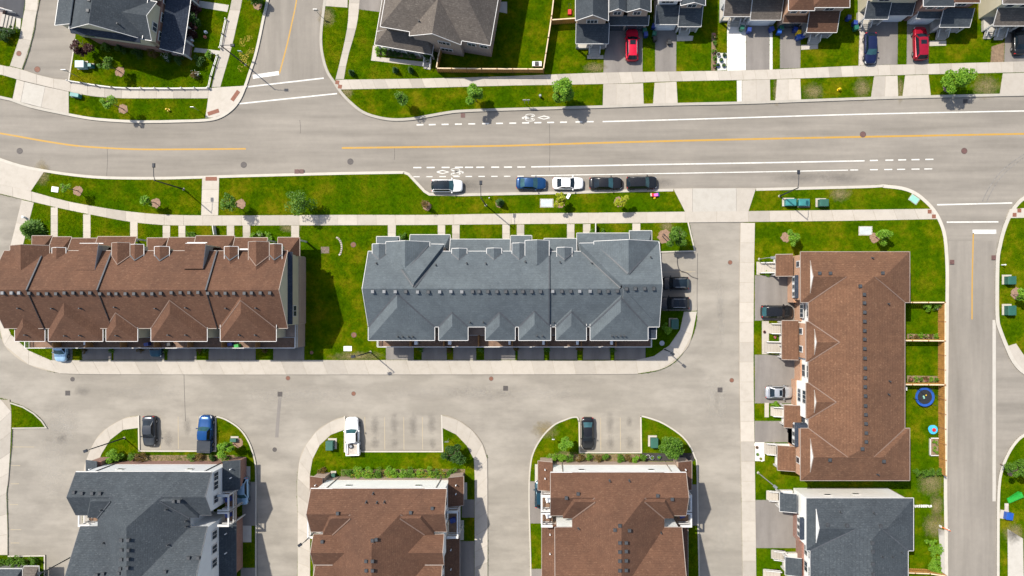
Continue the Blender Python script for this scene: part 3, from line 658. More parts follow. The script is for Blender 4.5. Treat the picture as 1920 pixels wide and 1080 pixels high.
line([(1130, 228), (1300, 223.5), (1620, 214), (1920, 208), (2060, 205)], .18, 'paint_white', 'solid white bicycle lane line on the far side')
line([(996, 313), (1200, 309), (1440, 305), (1621, 301.5)], .19, 'paint_white', 'solid white upper line of the near bicycle lane')
line([(996, 329.5), (1200, 326), (1440, 322), (1590, 319)], .14, 'paint_white', 'solid white lower line of the near bicycle lane')
def dashes(lst, w, what, y_of, L=13):
    for i, x in enumerate(lst):
        line([(x, y_of(x)), (x + L, y_of(x + L))], w, 'paint_white', '%s dash from the left in the %s' % (ORD[i], what))
dashes([781, 804, 828, 853, 878, 904, 930, 955, 979, 1002, 1026, 1050, 1079, 1100], .2, 'far bicycle lane line', lambda x: 234.2 - (x - 781) * .0185)
dashes([775, 800, 828, 853, 872, 893, 921, 945, 970], .19, 'upper near bicycle lane line', lambda x: 314.2 - (x - 775) * .005, 15)
dashes([775, 799, 824, 850, 873, 897, 921, 945, 970], .14, 'lower near bicycle lane line', lambda x: 331.4 - (x - 775) * .005, 12)
dashes([1631, 1660, 1684, 1709, 1735], .19, 'upper line before the side street', lambda x: 301 - (x - 1631) * .02, 15)
dashes([1594, 1631, 1658, 1682, 1709, 1733], .16, 'lower line before the side street', lambda x: 318.8 - (x - 1594) * .014, 15)
def bike_mark(cx, cy, d, lab):
    """diamond and bicycle stencil; d=1 heads east, -1 west"""
    t = empty('bicycle_marking', W(cx, cy, 0), lab, 'road marking')
    P = lambda u, v: (gx(cx + d * u), gy(cy) + v * K)
    def loop(pts, w, nm):
        p = [P(*q) for q in pts]; ribbon(nm, p, w, .005, .009, 'paint_white', t)
    def ring(u, v, ru, rv, nm, w=.075):
        loop([(u + ru * math.cos(a * math.pi / 8), v + rv * math.sin(a * math.pi / 8)) for a in range(17)], w, nm)
    if d > 0: loop([(-12, 0), (0, 3), (11, 0), (0, -3), (-12, 0)], .13, 'diamond')
    else: loop([(-24, 0), (-12, 3), (-1, 0), (-12, -3), (-24, 0)], .13, 'diamond')
    o = 24 if d > 0 else 14
    ring(o, 4, 8.5, 2.6, 'wheel'); ring(o, -4, 8.5, 2.6, 'wheel')
    loop([(o - 6, 3.6), (o + 2, .6), (o + 9, 2.4)], .11, 'frame'); loop([(o - 5, -3.4), (o + 3, -.6), (o + 10, -2.6)], .11, 'frame')
    loop([(o - 1, 1.4), (o + 8, .2), (o + 12, 1.6)], .14, 'rider'); ring(o + 13.5, -.8, 1.3, 1.1, 'rider_head', .12)
bike_mark(830, 322.5, 1, 'white diamond and bicycle painted above the white parked car')
bike_mark(1008, 220.5, -1, 'white bicycle and diamond painted on the far side')
for x in (300, 334, 370): line([(x, 781), (x + .5, 842)], .1, 'paint_faded', 'faded yellow bay line between the grey sedan and blue pickup, at %s' % {300: 'the sedan', 334: 'the middle', 370: 'the pickup'}[x], .012)
for i, x in enumerate((684, 721, 757, 792)): line([(x, 782), (x + .5, 843)], .1, 'paint_faded', '%s faded bay line right of the white pickup' % ORD[i], .012)
for i, x in enumerate((1126, 1163)): line([(x, 783), (x + .5, 845)], .1, 'paint_faded', '%s faded bay line right of the black sedan' % ORD[i], .012)
line([(1222, 510.5), (1304, 509.5)], .1, 'paint_faded', 'faded yellow line between the parking pads', .012)
for i, (y, l) in enumerate(((838, 44), (873, 18), (907, 16), (946, 14), (993, 20), (1018, 16))): line([(20 if i != 3 else 18, y), (20 + l, y)], .1, 'paint_faded', '%s faded stall line along the left walk' % ORD[i], .012)
# sealed cracks, seams and tyre marks in the asphalt
def crack(pts, label, w=.09, mat='tar', z=.0065):
    p = g2(smooth(pts, 4)); ribbon('asphalt_seam', p, w, z - .004, z, mat, label=label, kind='structure')
crack([(1270, 483), (1271, 498), (1276, 508), (1288, 512), (1297, 519), (1309, 523)], 'dark sealed crack on the parking pad', .16, z=.012)
for i, (a, b) in enumerate([((1030, 232), (1030, 320)), ((562, 225), (563, 250)), ((739, 275), (739, 300)), ((201, 275), (200, 330))]):
    crack([a, ((a[0] + b[0]) / 2 + 1, (a[1] + b[1]) / 2), b], '%s thin cross seam of the main street' % ORD[i], .05)
crack([(1308, 475), (1307, 560), (1308, 583)], 'seam between parking pads and lane', .07, z=.012)
crack([(345, 700), (346, 740), (348, 790)], 'faint seam across the court', .06, z=.012)
crack([(525, 745), (521, 790), (519, 820)], 'brown streak below the middle drain', .5, 'asphalt_drive', .0095)
m, nt, bs = new_mat('tyre_mark'); v_ = coords(nt, 'pos')
nt.links.new(ramp(nt, noise(nt, v_, 2.5, 4), [(.4, (.2, .185, .165)), (.62, (.125, .118, .108))]), bs.inputs['Base Color']); bs.inputs['Roughness'].default_value = .9
crack([(1925, 286), (1890, 310), (1868, 332), (1850, 360), (1842, 378)], 'outer curved tyre mark at the right junction', .14, 'tyre_mark')
crack([(1925, 291), (1894, 315), (1873, 337), (1856, 365), (1848, 384)], 'inner curved tyre mark at the right junction', .12, 'tyre_mark')

def soft(name, p, rx, ry, mat, label, z):
    x, y = gx(p[0]), gy(p[1])
    return mk(name, [(x - rx, y - ry, z), (x + rx, y - ry, z), (x + rx, y + ry, z), (x - rx, y + ry, z)], [(0, 1, 2, 3)], mat, label=label, kind='structure')
for i, (px, py, rx, ry) in enumerate([(316, 825, .9, 1.6), (351, 800, .8, 1.8), (703, 800, .8, 2.4), (703, 830, .9, 1.2), (739, 797, .8, 2.2), (740, 832, .8, 1.0), (775, 798, .8, 2.4), (809, 795, .8, 2.0), (811, 832, .7, .9), (1144, 795, .8, 2.2), (1145, 830, .8, 1.4), (1181, 830, .9, 1.3), (1180, 790, .6, 1.0), (115, 823, 1.2, 1.0)]):
    soft('oil_stain', (px, py), rx, ry, 'oil_stain', '%s oil stain from the left in the parking court' % ORD[i], .0135)
for px, py, rx, ry, lab in [(1500, 334, 5, 1.1, 'below the lamp by the teal cabinets'), (1580, 335, 4, 1.0, 'in the kerb lane above the dark green cabinet'), (870, 349, 3, 1.2, 'just ahead of the white hatchback'), (1050, 330, 4, .5, 'beside the white sedan'), (1240, 343, 3, .8, 'ahead of the front parked crossover'), (155, 733, 1.6, 1.0, 'beside the left court drain')]:
    soft('oil_stain', (px, py), rx, ry, 'oil_stain', 'dark asphalt stain ' + lab, .0075 if py < 400 else .0135)
for i, (px, py, rx, ry) in enumerate([(120, 790, 3, 3), (270, 735, 7, 1.5), (560, 740, 9, 1.6), (810, 735, 8, 1.4), (900, 737, 5, 1.3), (1010, 738, 9, 1.2), (1335, 745, 1.3, 4), (1353, 750, 1, 4), (1350, 565, .8, 5), (1352, 610, .7, 4), (100, 870, 3, 6), (1350, 990, 1.5, 6)]):
    soft('dust_patch', (px, py), rx, ry, 'dust_patch', '%s pale dusty streak on the court asphalt' % ORD[i], .0125)
for i, (px, py, rx, ry) in enumerate([(1525, 172, 2.0, 1.6), (1616, 166, 1.6, 2.2), (1455, 172, .7, 2.4), (1687, 168, .6, 2.4), (1848, 163, 2.6, 2.2), (650, 173, 1.4, 1.2), (1115, 127, 2.2, 1.0), (613, 32, 1.6, 1.8), (80, 325, 1.4, 2.4), (545, 428, 2.0, .8)]):
    soft('worn_patch', (px, py), rx, ry, 'dry_patch', '%s dry worn patch in the verge grass' % ORD[i], ZB + .02)
for i, (px, py, rx, ry) in enumerate([(670, 668, 5, .9), (1575, 364, 2, 1.4), (1745, 905, 2.4, 2.4), (1752, 985, 2.2, 2.4), (1755, 950, 1.2, 3), (1250, 425, 1.2, 1.2), (1022, 806, 2.4, 1.6), (1900, 1000, 2, 2), (440, 862, 2, .8), (1060, 855, 2.2, 1)]):
    soft('worn_patch', (px, py), rx, ry, 'dry_patch', '%s dry worn patch in the townhouse lawns' % ORD[i], ZB + .02)
# ================================================================ building kit
from mathutils.bvhtree import BVHTree
FRAME = None                   # (x, y, angle): local house frame, used by the builders below
FEET = []                      # building footprints (plan polygons)
ROOFV = []; ROOFF = []
def T(p):
    if FRAME is None: return tuple(p)
    x, y, a = FRAME; c, s = math.cos(a), math.sin(a)
    return (x + p[0] * c - p[1] * s, y + p[0] * s + p[1] * c, p[2])
def TV(vs): return [T(p) for p in vs]
def foot(pts): FEET.append([T((x, y, 0))[:2] for x, y in pts])
def mkT(name, v, f, mat, parent, idx=None, **t): return mk(name, TV(v), f, mat, parent, idx, **t)
def buildT(mb, name, mat, parent, **t):
    return mk(name, TV(mb.v), mb.f, mat, parent, mb.i if isinstance(mat, (list, tuple)) else None, **t)
def solid_roof(b, faces, mat, rim='trim_white', th=.14, name='roof', trim=True, tw=.07, nt=None):
    """roof planes as one shell with a fascia all round its free edges, and a trim line on them"""
    V = []; key = {}; F = []
    for fc in faces:
        q = []
        for p in fc:
            k = tuple(round(c, 3) for c in p)
            if k not in key: key[k] = len(V); V.append(Vector(p))
            if not q or q[-1] != key[k]: q.append(key[k])
        if len(q) < 3: continue
        n = Vector((0, 0, 0))
        for i in range(len(q)): n += V[q[i]].cross(V[q[(i + 1) % len(q)]])
        F.append(tuple(q) if n.z > 0 else tuple(q[::-1]))
    n = len(V); verts = [tuple(p) for p in V] + [(p.x, p.y, p.z - th) for p in V]
    ed = {}
    for q in F:
        for i in range(len(q)): ed.setdefault(frozenset((q[i], q[(i + 1) % len(q)])), []).append((q[i], q[(i + 1) % len(q)]))
    fs = list(F) + [tuple(n + k for k in q[::-1]) for q in F]; idx = [0] * (2 * len(F))
    edge = [e[0] for e in ed.values() if len(e) == 1]
    for a, c in edge: fs.append((a, n + a, n + c, c)); idx.append(1)
    o = mkT(name, verts, fs, [mat, rim], b, idx)
    tv = TV([tuple(p) for p in V]); k = len(ROOFV); ROOFV.extend(tv); ROOFF.extend(tuple(k + i for i in q) for q in F)
    if trim:
        for a, c in edge:
            if nt and nt(V[a], V[c]): continue
            pa, pc = V[a].copy(), V[c].copy()
            d = (pc - pa); nn = Vector((d.y, -d.x, 0)); nn = nn.normalized() * (tw * .5 - .02) if nn.length > 1e-6 else nn
            mb = MB().beam(pa + nn + Vector((0, 0, .015)), pc + nn + Vector((0, 0, .015)), tw, .1); mk('gutter', TV(mb.v), mb.f, rim, o)
    return o
def axis_map(side, front):
    if side == 'N': return lambda a, d, h: (a, front - d, h)
    if side == 'S': return lambda a, d, h: (a, front + d, h)
    if side == 'E': return lambda a, d, h: (front - d, a, h)
    return lambda a, d, h: (front + d, a, h)
def wing(b, side, a0, a1, front, depth, eave, pitch, end, rm, wm, rim='trim_white', base=0, oh=.3, ridge=None, frac=.45, d1=1.1, hipd=None, name='roof', walls=True, trim=True, gm='siding_white', tw=.07):
    """roofed projection that runs back into the roof behind it; end: gable, hip or dutch"""
    if a0 > a1: a0, a1 = a1, a0
    M = axis_map(side, front); mid = (a0 + a1) / 2; half = (a1 - a0) / 2; rh = eave + pitch * half if ridge is None else ridge
    if end == 'gable':
        fc = [[M(a0, 0, eave), M(a0, depth, eave), M(mid, depth, rh), M(mid, 0, rh)], [M(a1, 0, eave), M(mid, 0, rh), M(mid, depth, rh), M(a1, depth, eave)]]
    elif end == 'hip':
        hd = half if hipd is None else hipd
        fc = [[M(a0, 0, eave), M(a0, depth, eave), M(mid, depth, rh), M(mid, hd, rh)], [M(a1, 0, eave), M(mid, hd, rh), M(mid, depth, rh), M(a1, depth, eave)], [M(a0, 0, eave), M(mid, hd, rh), M(a1, 0, eave)]]
    else:
        hd = eave + frac * (rh - eave); wd = half * (1 - frac)
        fc = [[M(a0, 0, eave), M(a0, depth, eave), M(mid, depth, rh), M(mid, d1, rh), M(mid - wd, d1, hd)], [M(a1, 0, eave), M(mid + wd, d1, hd), M(mid, d1, rh), M(mid, depth, rh), M(a1, depth, eave)],
              [M(a0, 0, eave), M(mid - wd, d1, hd), M(mid + wd, d1, hd), M(a1, 0, eave)]]
    bk = M(mid, depth, rh); ci = 1 if side in 'NS' else 0
    o = solid_roof(b, fc, rm, rim, name=name, trim=trim, tw=tw, nt=lambda p, q: abs(p[ci] - bk[ci]) < .01 and abs(q[ci] - bk[ci]) < .01)
    if end == 'dutch':
        v = [M(mid - wd * .96, d1 + .06, hd - .1), M(mid + wd * .96, d1 + .06, hd - .1), M(mid, d1 + .06, rh - .1), M(mid - wd * .96, d1 + .3, hd - .1), M(mid + wd * .96, d1 + .3, hd - .1), M(mid, d1 + .3, rh - .1)]
        mkT('gable_wall', v, [(0, 1, 2), (5, 4, 3), (0, 3, 4, 1), (1, 4, 5, 2), (2, 5, 3, 0)], gm, b)
    if walls:
        e = eave - .16; i0, i1 = a0 + oh, a1 - oh; pk = rh - .22 - pitch * .0 if end == 'gable' else None
        v = [M(i0, oh, base), M(i1, oh, base), M(i1, oh, e), M(i0, oh, e), M(i0, depth, base), M(i1, depth, base), M(i1, depth, e), M(i0, depth, e)]
        f = [(0, 1, 2, 3), (7, 6, 5, 4), (1, 5, 6, 2), (4, 0, 3, 7)]
        if pk:
            v += [M(mid, oh, pk), M(mid, depth, pk)]; f = [(0, 1, 2, 8, 3), (7, 9, 6, 5, 4), (1, 5, 6, 2), (4, 0, 3, 7)]
        mkT('wall', v, f, wm, b); q = [M(i0, oh, 0), M(i1, oh, 0), M(i1, depth, 0), M(i0, depth, 0)]
        if base < 3: foot([(p[0], p[1]) for p in q])
    return o
def shed(b, side, a0, a1, front, depth, h0, h1, rm, rim='trim_white', hips=(0, 0), name='porch_roof', th=.16, trim=True, post=None, tw=.07):
    """lean-to roof: low along the front, high against the wall"""
    M = axis_map(side, front)
    fc = [[M(a0, 0, h0), M(a1, 0, h0), M(a1 - hips[1], depth, h1), M(a0 + hips[0], depth, h1)]]
    if hips[0]: fc.append([M(a0, 0, h0), M(a0 + hips[0], depth, h1), M(a0, depth, h0)])
    if hips[1]: fc.append([M(a1, 0, h0), M(a1, depth, h0), M(a1 - hips[1], depth, h1)])
    bk = M(a0, depth, h1); ci = 1 if side in 'NS' else 0
    o = solid_roof(b, fc, rm, rim, th, name, trim, tw, lambda p, q: abs(p[ci] - bk[ci]) < .01 and abs(q[ci] - bk[ci]) < .01)
    if post:
        n = max(2, round(abs(a1 - a0) / 2.2) + 1)
        for k in range(n):
            a = a0 + .25 + (a1 - a0 - .5) * k / (n - 1); p = M(a, .35, 0)
            buildT(MB().box(p[0] - .11, p[0] + .11, p[1] - .11, p[1] + .11, .12, h0 - .1), 'post', post, b)
    return o
def ridge_roof(b, x0, x1, yn, ys, yr, eave, rh, rm, rim='trim_white', hips=(0, 0), ax='x', **k):
    """main roof: ridge along ax between two eaves; hips = how far each end is hipped back (0: gable)"""
    R = (lambda a, c, h: (a, c, h)) if ax == 'x' else (lambda a, c, h: (c, a, h))
    fc = [[R(x0, yn, eave), R(x1, yn, eave), R(x1 - hips[1], yr, rh), R(x0 + hips[0], yr, rh)], [R(x0, ys, eave), R(x0 + hips[0], yr, rh), R(x1 - hips[1], yr, rh), R(x1, ys, eave)]]
    if hips[0]: fc.append([R(x0, yn, eave), R(x0 + hips[0], yr, rh), R(x0, ys, eave)])
    if hips[1]: fc.append([R(x1, yn, eave), R(x1, ys, eave), R(x1 - hips[1], yr, rh)])
    return solid_roof(b, fc, rm, rim, **k)
def wallbox(b, x0, x1, y0, y1, z0, z1, mat, name='wall', f=True):
    if f: foot([(x0, y0), (x1, y0), (x1, y1), (x0, y1)])
    return buildT(MB().box(min(x0, x1), max(x0, x1), min(y0, y1), max(y0, y1), z0, z1), name, mat, b)
def gable_walls(b, x0, x1, yn, ys, yr, eave, rh, mat, ax='x'):
    R = (lambda a, c, h: (a, c, h)) if ax == 'x' else (lambda a, c, h: (c, a, h))
    s = []
    for x in (x0, x1): s += [R(x, yn, 0), R(x, ys, 0), R(x, ys, eave), R(x, yr, rh), R(x, yn, eave)]
    mkT('wall', s, [(0, 1, 2, 3, 4), (9, 8, 7, 6, 5), (0, 4, 9, 5), (1, 6, 7, 2), (2, 7, 8, 3), (3, 8, 9, 4)], mat, b)
    foot([R(x0, yn, 0)[:2], R(x1, yn, 0)[:2], R(x1, ys, 0)[:2], R(x0, ys, 0)[:2]])
def window(b, side, plane, a, z, w, h, n=1, fm='trim_white', gm='window_glass', name='window'):
    sg = {'N': (0, 1), 'S': (0, -1), 'E': (1, 0), 'W': (-1, 0)}[side]
    def bx(mb, a0, a1, z0, z1, t):
        if sg[0] == 0: mb.box(a0, a1, min(plane, plane + sg[1] * t), max(plane, plane + sg[1] * t), z0, z1)
        else: mb.box(min(plane, plane + sg[0] * t), max(plane, plane + sg[0] * t), a0, a1, z0, z1)
    mb = MB(); bx(mb, a - w / 2 - .09, a + w / 2 + .09, z - .09, z + h + .09, .07); o = buildT(mb, name, fm, b)
    pw = w / n
    for k in range(n):
        mb = MB(); bx(mb, a - w / 2 + k * pw + .04, a - w / 2 + (k + 1) * pw - .04, z + .03, z + h - .03, .085)
        mk('pane', TV(mb.v), mb.f, gm, o)
    return o
VENT = None
def vents(b, lst, kind=0):
    """roof vents standing where the roof plane is"""
    tree = BVHTree.FromPolygons(ROOFV, ROOFF)
    c = Vector(cam_o.location)
    for p in lst:
        px, py = p[:2]; pale = len(p) > 2 and p[2]
        d = (Vector((gx(px), gy(py), 0)) - c); hit, nrm, _, _ = tree.ray_cast(c, d.normalized(), 300)
        if hit is None: continue
        mb = MB(); x, y, z = hit
        if kind == 0:      # square box vent with a cap
            mb.box(x - .17, x + .17, y - .17, y + .17, z - .25, z + .2); mb.obox((x, y, z + .2), .48, .48, .12, 0, 0, .8)
            mb.build('roof_vent', 'vent_grey' if pale else 'vent_black', b)
        else:              # plumbing stack
            mb.tube([(x, y, z - .15), (x, y, z + .5)], .09, 8); mb.disc((x, y, z - .1), .2, .14, 10, 0, .1)
            mb.build('vent_pipe', 'vent_black' if not pale else 'plastic_white', b)
def rail(b, pts, h=1.0, mat='trim_white', gap=.14, name='railing'):
    """balcony railing: top rail, bottom rail and balusters"""
    mb = MB()
    for a, c in zip(pts, pts[1:]):
        a = Vector(a); c = Vector(c); L = (c - a).length
        mb.beam(a + Vector((0, 0, h)), c + Vector((0, 0, h)), .1, .08); mb.beam(a + Vector((0, 0, .16)), c + Vector((0, 0, .16)), .06, .06)
        n = max(1, int(L / gap))
        for k in range(n + 1):
            p = a.lerp(c, k / n); mb.box(p.x - .018, p.x + .018, p.y - .018, p.y + .018, p.z + .1, p.z + h - .05)
    return buildT(mb, name, mat, b)
def steps(b, side, a0, a1, front, depth, top, n=4, mat='concrete_white', name='steps'):
    M = axis_map(side, front); mb = MB()
    for k in range(n):
        p = M(a0, depth * k / n, 0); q = M(a1, depth, 0)
        mb.box(min(p[0], q[0]), max(p[0], q[0]), min(p[1], q[1]), max(p[1], q[1]), .1, .12 + (top - .12) * (k + 1) / n)
    return buildT(mb, name, mat, b)
def valley(b, p0, p1, mat='flash', w=.2, name='valley_flashing'):
    return buildT(MB().beam(Vector(p0) + Vector((0, 0, .05)), Vector(p1) + Vector((0, 0, .05)), w, .09), name, mat, b)
def bay_valleys(b, side, a0, a1, wall_y, eave, main_e, pitch, mpitch, mat='flash', w=.2):
    """dark metal valleys where a wing meets the slope behind it"""
    if a0 > a1: a0, a1 = a1, a0
    s = -1 if side in 'NE' else 1; half = (a1 - a0) / 2; mid = (a0 + a1) / 2
    d0 = (eave - main_e) / mpitch; d1 = d0 + half * pitch / mpitch
    for a in (a0, a1):
        if side in 'NS': valley(b, (a, wall_y + s * d0, eave), (mid, wall_y + s * d1, eave + half * pitch), mat, w)
        else: valley(b, (wall_y + s * d0, a, eave), (wall_y + s * d1, mid, eave + half * pitch), mat, w)
def quad_faces(*tri): return [[W(*p) for p in t] for t in tri]
def GX(p): return (p - 960) * K      # ground pixel column / row to metres
def GY(p): return (540 - p) * K
PX = 1 / K

# ================================================================ the two long townhouse rows
def deck(b, x0, x1, yw, yf, h, div, col='deck_board'):
    n = 0; y = yf
    boards = MB(); nb = int((yw - yf) / .15)
    for k in range(nb): boards.box(x0, x1, yf + k * .15, yf + k * .15 + .135, h - .05, h)
    d = boards.build('deck', col, b); d['kind'] = 'stuff'
    MB().box(x0, x1, yf, yw, h - .3, h - .06).build('deck_frame', 'trim_white', b)
    rail(b, [(x0, yw, h), (x0, yf + .06, h), (x1, yf + .06, h), (x1, yw, h)])
    for dx in div:
        MB().box(dx - .05, dx + .05, yf + .15, yw, h, h + 1.6).build('privacy_panel', 'timber_dark', b)
        MB().box(dx - .15, dx + .15, yf + .1, yf + .4, .12, h - .3).build('post', 'trim_white', b)
def dormer(b, x0, x1, yf, e, pitch, rm, rim, wm):
    bay_valleys(b, 'N', x0, x1, yn, e, E0, pitch, PT, 'flash', .14)
    wing(b, 'N', x0, x1, yf, 3.6, e, pitch, 'gable', rm, wm, rim, base=e - 1.4, oh=.22)

# ---- grey row
B = empty('townhouse_row', W(967, 545, 0), 'long row of townhouses under grey shingle roofs in the middle', 'townhouses')
rm, rim = 'shingle_grey', 'trim_white'
E0, R0, PT = 7.5, 10.7, .61
yn, ys, yr = gy(471, E0), gy(613, E0), GY(543.2)
xa, xb, xc, xd = GX(715), GX(1028.5), GX(1154), GX(1220)
gable_walls(B, xa + .25, xd - .25, yn - .4, ys + .4, yr, E0 - .3, R0 - .35, 'brick_tan')
ridge_roof(B, xa, xb, yn, ys, yr, E0, R0, rm, rim, nt=lambda p, q: p.x > xb - .1 and q.x > xb - .1)
ridge_roof(B, xb + .02, xc, yn, ys, yr, E0 - .26, R0 - .26, rm, rim, nt=lambda p, q: abs(p.x - q.x) < .1)
MB().beam((xb + .05, yn, E0 + .03), (xb + .05, yr, R0 + .03), .16, .2).beam((xb + .05, yr, R0 + .03), (xb + .05, ys, E0 + .03), .16, .2).build('step_shade', 'flash', B)  # dark strip standing in for the shaded east face of the step
# deeper east end: its own ridge a little north, its west edge hipped
P = [W(1086, 456, 7.6), W(1236, 453, 7.6), W(1242, 533, 11.1), W(1165, 533, 11.1), W(1090, 474, 7.2), W(1162, 541, 10.4), W(1236, 613, 7.5), (GX(1154), gy(613, 7.5), 7.5), (GX(1154), GY(545), 10.5)]
solid_roof(B, [[P[0], P[1], P[2], P[3]], [P[0], P[3], P[5], P[4]], [P[3], P[2], P[6], P[7], P[8]]], rm, rim, nt=lambda p, q: not (p.z < 7.8 and q.z < 7.8 and abs(p.x - q.x) > 5) and not (p.x > P[6][0] - .5 and q.x > P[6][0] - .5))
valley(B, W(1091, 473, 7.42), W(1163, 540, 10.6))
wallbox(B, GX(1094), GX(1214), yn - .6, gy(456, 7.6) - .35, 0, 7.2, 'brick_tan')
wing(B, 'N', gx(1113.5, 7.6), gx(1234.5, 7.6), gy(452.5, 7.6), 5.0, 7.72, PT * .98, 'gable', rm, 'siding_cream', rim, base=5)
valley(B, W(1117, 457, 7.75), W(1177, 513, 10.42)); valley(B, W(1231, 457, 7.75), W(1179.5, 513, 10.42))
# west hip with a gable nested on it
A_, B_, T_ = W(725, 456, 7.6), W(833, 458, 7.6), W(776, 531, 10.85)
solid_roof(B, [[A_, B_, T_], [B_, W(829, 475, 7.2), W(777, 541, 10.5), T_], [A_, T_, W(774, 541, 10.5), W(729, 472, 7.2)]], rm, rim, nt=lambda p, q: abs(p.x - q.x) < 6)
valley(B, W(830, 474, 7.45), W(777, 539, 10.72), w=.26); valley(B, W(728, 470, 7.45), W(774.5, 537, 10.72))
wallbox(B, GX(752), GX(844), yn - .6, gy(457, 7.6) - .35, 0, 7.2, 'brick_tan')
wing(B, 'N', gx(723.5, 7.7), gx(806, 7.7), gy(453.5, 7.7), 3.9, 7.78, PT, 'gable', rm, 'siding_cream', rim, base=5)
valley(B, W(803, 460, 7.85), W(765, 504, 9.6))
wing(B, 'N', gx(984.5, 7.8), gx(1029.5, 7.8), gy(451, 7.8), 3.4, 7.9, PT * .95, 'gable', rm, 'siding_cream', rim, base=3)
for a, c, y in [(698, 726, 457.5), (847, 875.5, 466), (912.5, 940.5, 465.5), (960, 988, 456), (1044, 1072.5, 464)]:
    dormer(B, gx(a, 7.7), gx(c, 7.7), gy(y, 7.7), 7.7, .52, rm, rim, 'siding_cream')
# porch roofs along the garden side
for a, c, y, hp in [(706, 749, 443.5, (1, 1)), (769, 844, 440, (0, 1.2)), (844.5, 957, 448.5, (0, 0)), (957.5, 997, 441.5, (1, 1)), (1020, 1081, 447, (0, 0)), (1081.5, 1179.5, 437, (1.2, 0)), (1180, 1222, 432.5, (1.2, 1.2))]:
    shed(B, 'N', gx(a, 3.6), gx(c, 3.6), gy(y, 3.6), gy(y, 3.6) - (yn - .5), 3.6, 4.9 + (.25 if hp[0] else 0), rm, rim, hp, post='trim_white')
# court side: hipped bays over a continuous deck
for a, c in [(690.5, 815), (822.5, 877.5), (910, 966), (972.5, 1032.5), (1042, 1099.5), (1106.5, 1215)]:
    wing(B, 'S', gx(a, E0), gx(c, E0), gy(638.3, E0), 6.4 if c - a > 80 else 4.6, E0 - .02, PT, 'hip', rm, 'siding_cream', rim, base=3.1, oh=.38)
    bay_valleys(B, 'S', gx(a, E0), gx(c, E0), ys, E0, E0, PT, PT, 'flash', .2)
    for z_ in (3.3, 5.4): window(B, 'S', gy(638.3, E0) + .38, gx((a + c) / 2, E0), z_, 1.6, 1.9 if z_ < 4 else 1.2, 2)
deck(B, gx(709.5, 3.4), gx(1220.5, 3.4), GY(626), gy(651, 3.6), 3.1, [gx(v, 3.6) for v in (771, 833.5, 898, 961, 1025.5, 1089.5, 1154)])
wallbox(B, gx(1216.5, 6.4), gx(1229, 6.4), gy(613, 6.4), gy(634, 6.4), 0, 6.3, 'siding_grey')
shed(B, 'S', gx(1216.5, 6.5), gx(1230.5, 6.5), gy(635, 6.5), 1.75, 6.45, 6.7, 'shingle_navy', rim)
for k, (a, w) in enumerate([(780.5, 5.5), (843.5, 5.5), (955.5, 4), (1019, 4.5), (1082.5, 4.5), (1146.5, 4.5)]):
    MB().box(gx(a - w / 2, 3.6), gx(a + w / 2, 3.6), gy(646, 3.6), gy(638.5, 3.6), 3.1, 4.0).build('air_conditioner', 'plastic_white', B)
for a in (758, 815, 880, 938, 1000, 1060, 1120, 1180):
    buildT(MB().box(gx(a) - 1.3, gx(a) + 1.3, GY(626.2), GY(625.2), .13, 2.4), 'garage_door', 'siding_pale', B)
wallbox(B, xa + .6, xd - .7, ys + .4, GY(626), 0, 3.05, 'brick_tan')
vents(B, [(699.5, 547, 1), (721, 547, 1), (742, 547, 1), (761.5, 547), (783.5, 547.7, 1), (803.5, 547.7), (825, 547.5, 1), (846, 547, 1), (866.5, 547.5, 1), (886.5, 547), (898.5, 547), (915, 547), (932, 547), (948.5, 547), (964.5, 547), (980.5, 547), (997, 547), (1013.5, 547),
           (1036.5, 546.5, 1), (1053.5, 546.5), (1070, 546.5), (1087, 546.5, 1), (1106.5, 546.5, 1), (1123.5, 546.5), (1140, 546.5), (1157.5, 546), (1174.5, 542), (1191, 541.5), (1208.5, 541.5), (1225.5, 541.5)])
vents(B, [(706, 494), (817, 497), (875, 494), (911, 494.5), (985, 491), (1050, 492), (1109, 493), (1220, 482.5), (746, 631), (755, 631), (766, 631), (774, 631), (881, 604), (906, 604), (1038, 604), (1006.5, 629.5), (1017, 629.5), (1147.5, 629.5), (1155, 629.5), (1164, 629.5), (1171, 629.5)], 1)
# ---- brown row
B = empty('townhouse_row', W(330, 545, 0), 'long row of townhouses under brown shingle roofs, cream gable at its end', 'townhouses')
rm, rim = 'shingle_brown', 'trim_brown'
yn, ys, yr = gy(470, E0), gy(615.7, E0), GY(545.4)
bx = [GX(86), GX(153.6), GX(270), GX(451), GX(573.6)]
gable_walls(B, bx[0] + .2, bx[4] - .05, yn - .4, ys + .4, yr, E0 - .25, R0 - .35, 'siding_cream')
for i in range(4):
    dz = .45 - .22 * i
    ridge_roof(B, bx[i] + (.02 if i else 0), bx[i + 1], yn, ys, yr, E0 + dz - .1, R0 + dz - .1, rm, rim, nt=lambda p, q: abs(p.x - q.x) < .1 and bx[0] + .5 < p.x < bx[4] - .5)
    if i < 3: MB().beam((bx[i + 1] + .05, yn, E0 + dz - .07), (bx[i + 1] + .05, yr, R0 + dz - .07), .18, .2).build('step_shade', 'flash', B)  # dark strip paints the shade on each east-facing step
# end wall: brick base, cream above, a thin pent roof at eave height
wallbox(B, bx[4] - .04, bx[4] + .05, yn - .5, ys + .45, .1, 2.9, 'brick_tan')
shed(B, 'E', GY(605), GY(478), bx[4] + .5, .55, 6.75, 7.15, 'shingle_navy', 'trim_brown', name='pent_roof', trim=False)  # dark shingle here paints in the shade of the east-facing slope
window(B, 'E', bx[4] - .05, gy(582), 4.0, 1.5, 1.1, 2); window(B, 'E', bx[4] - .05, gy(514), 1.0, .6, .8, 1, 'trim_brown')
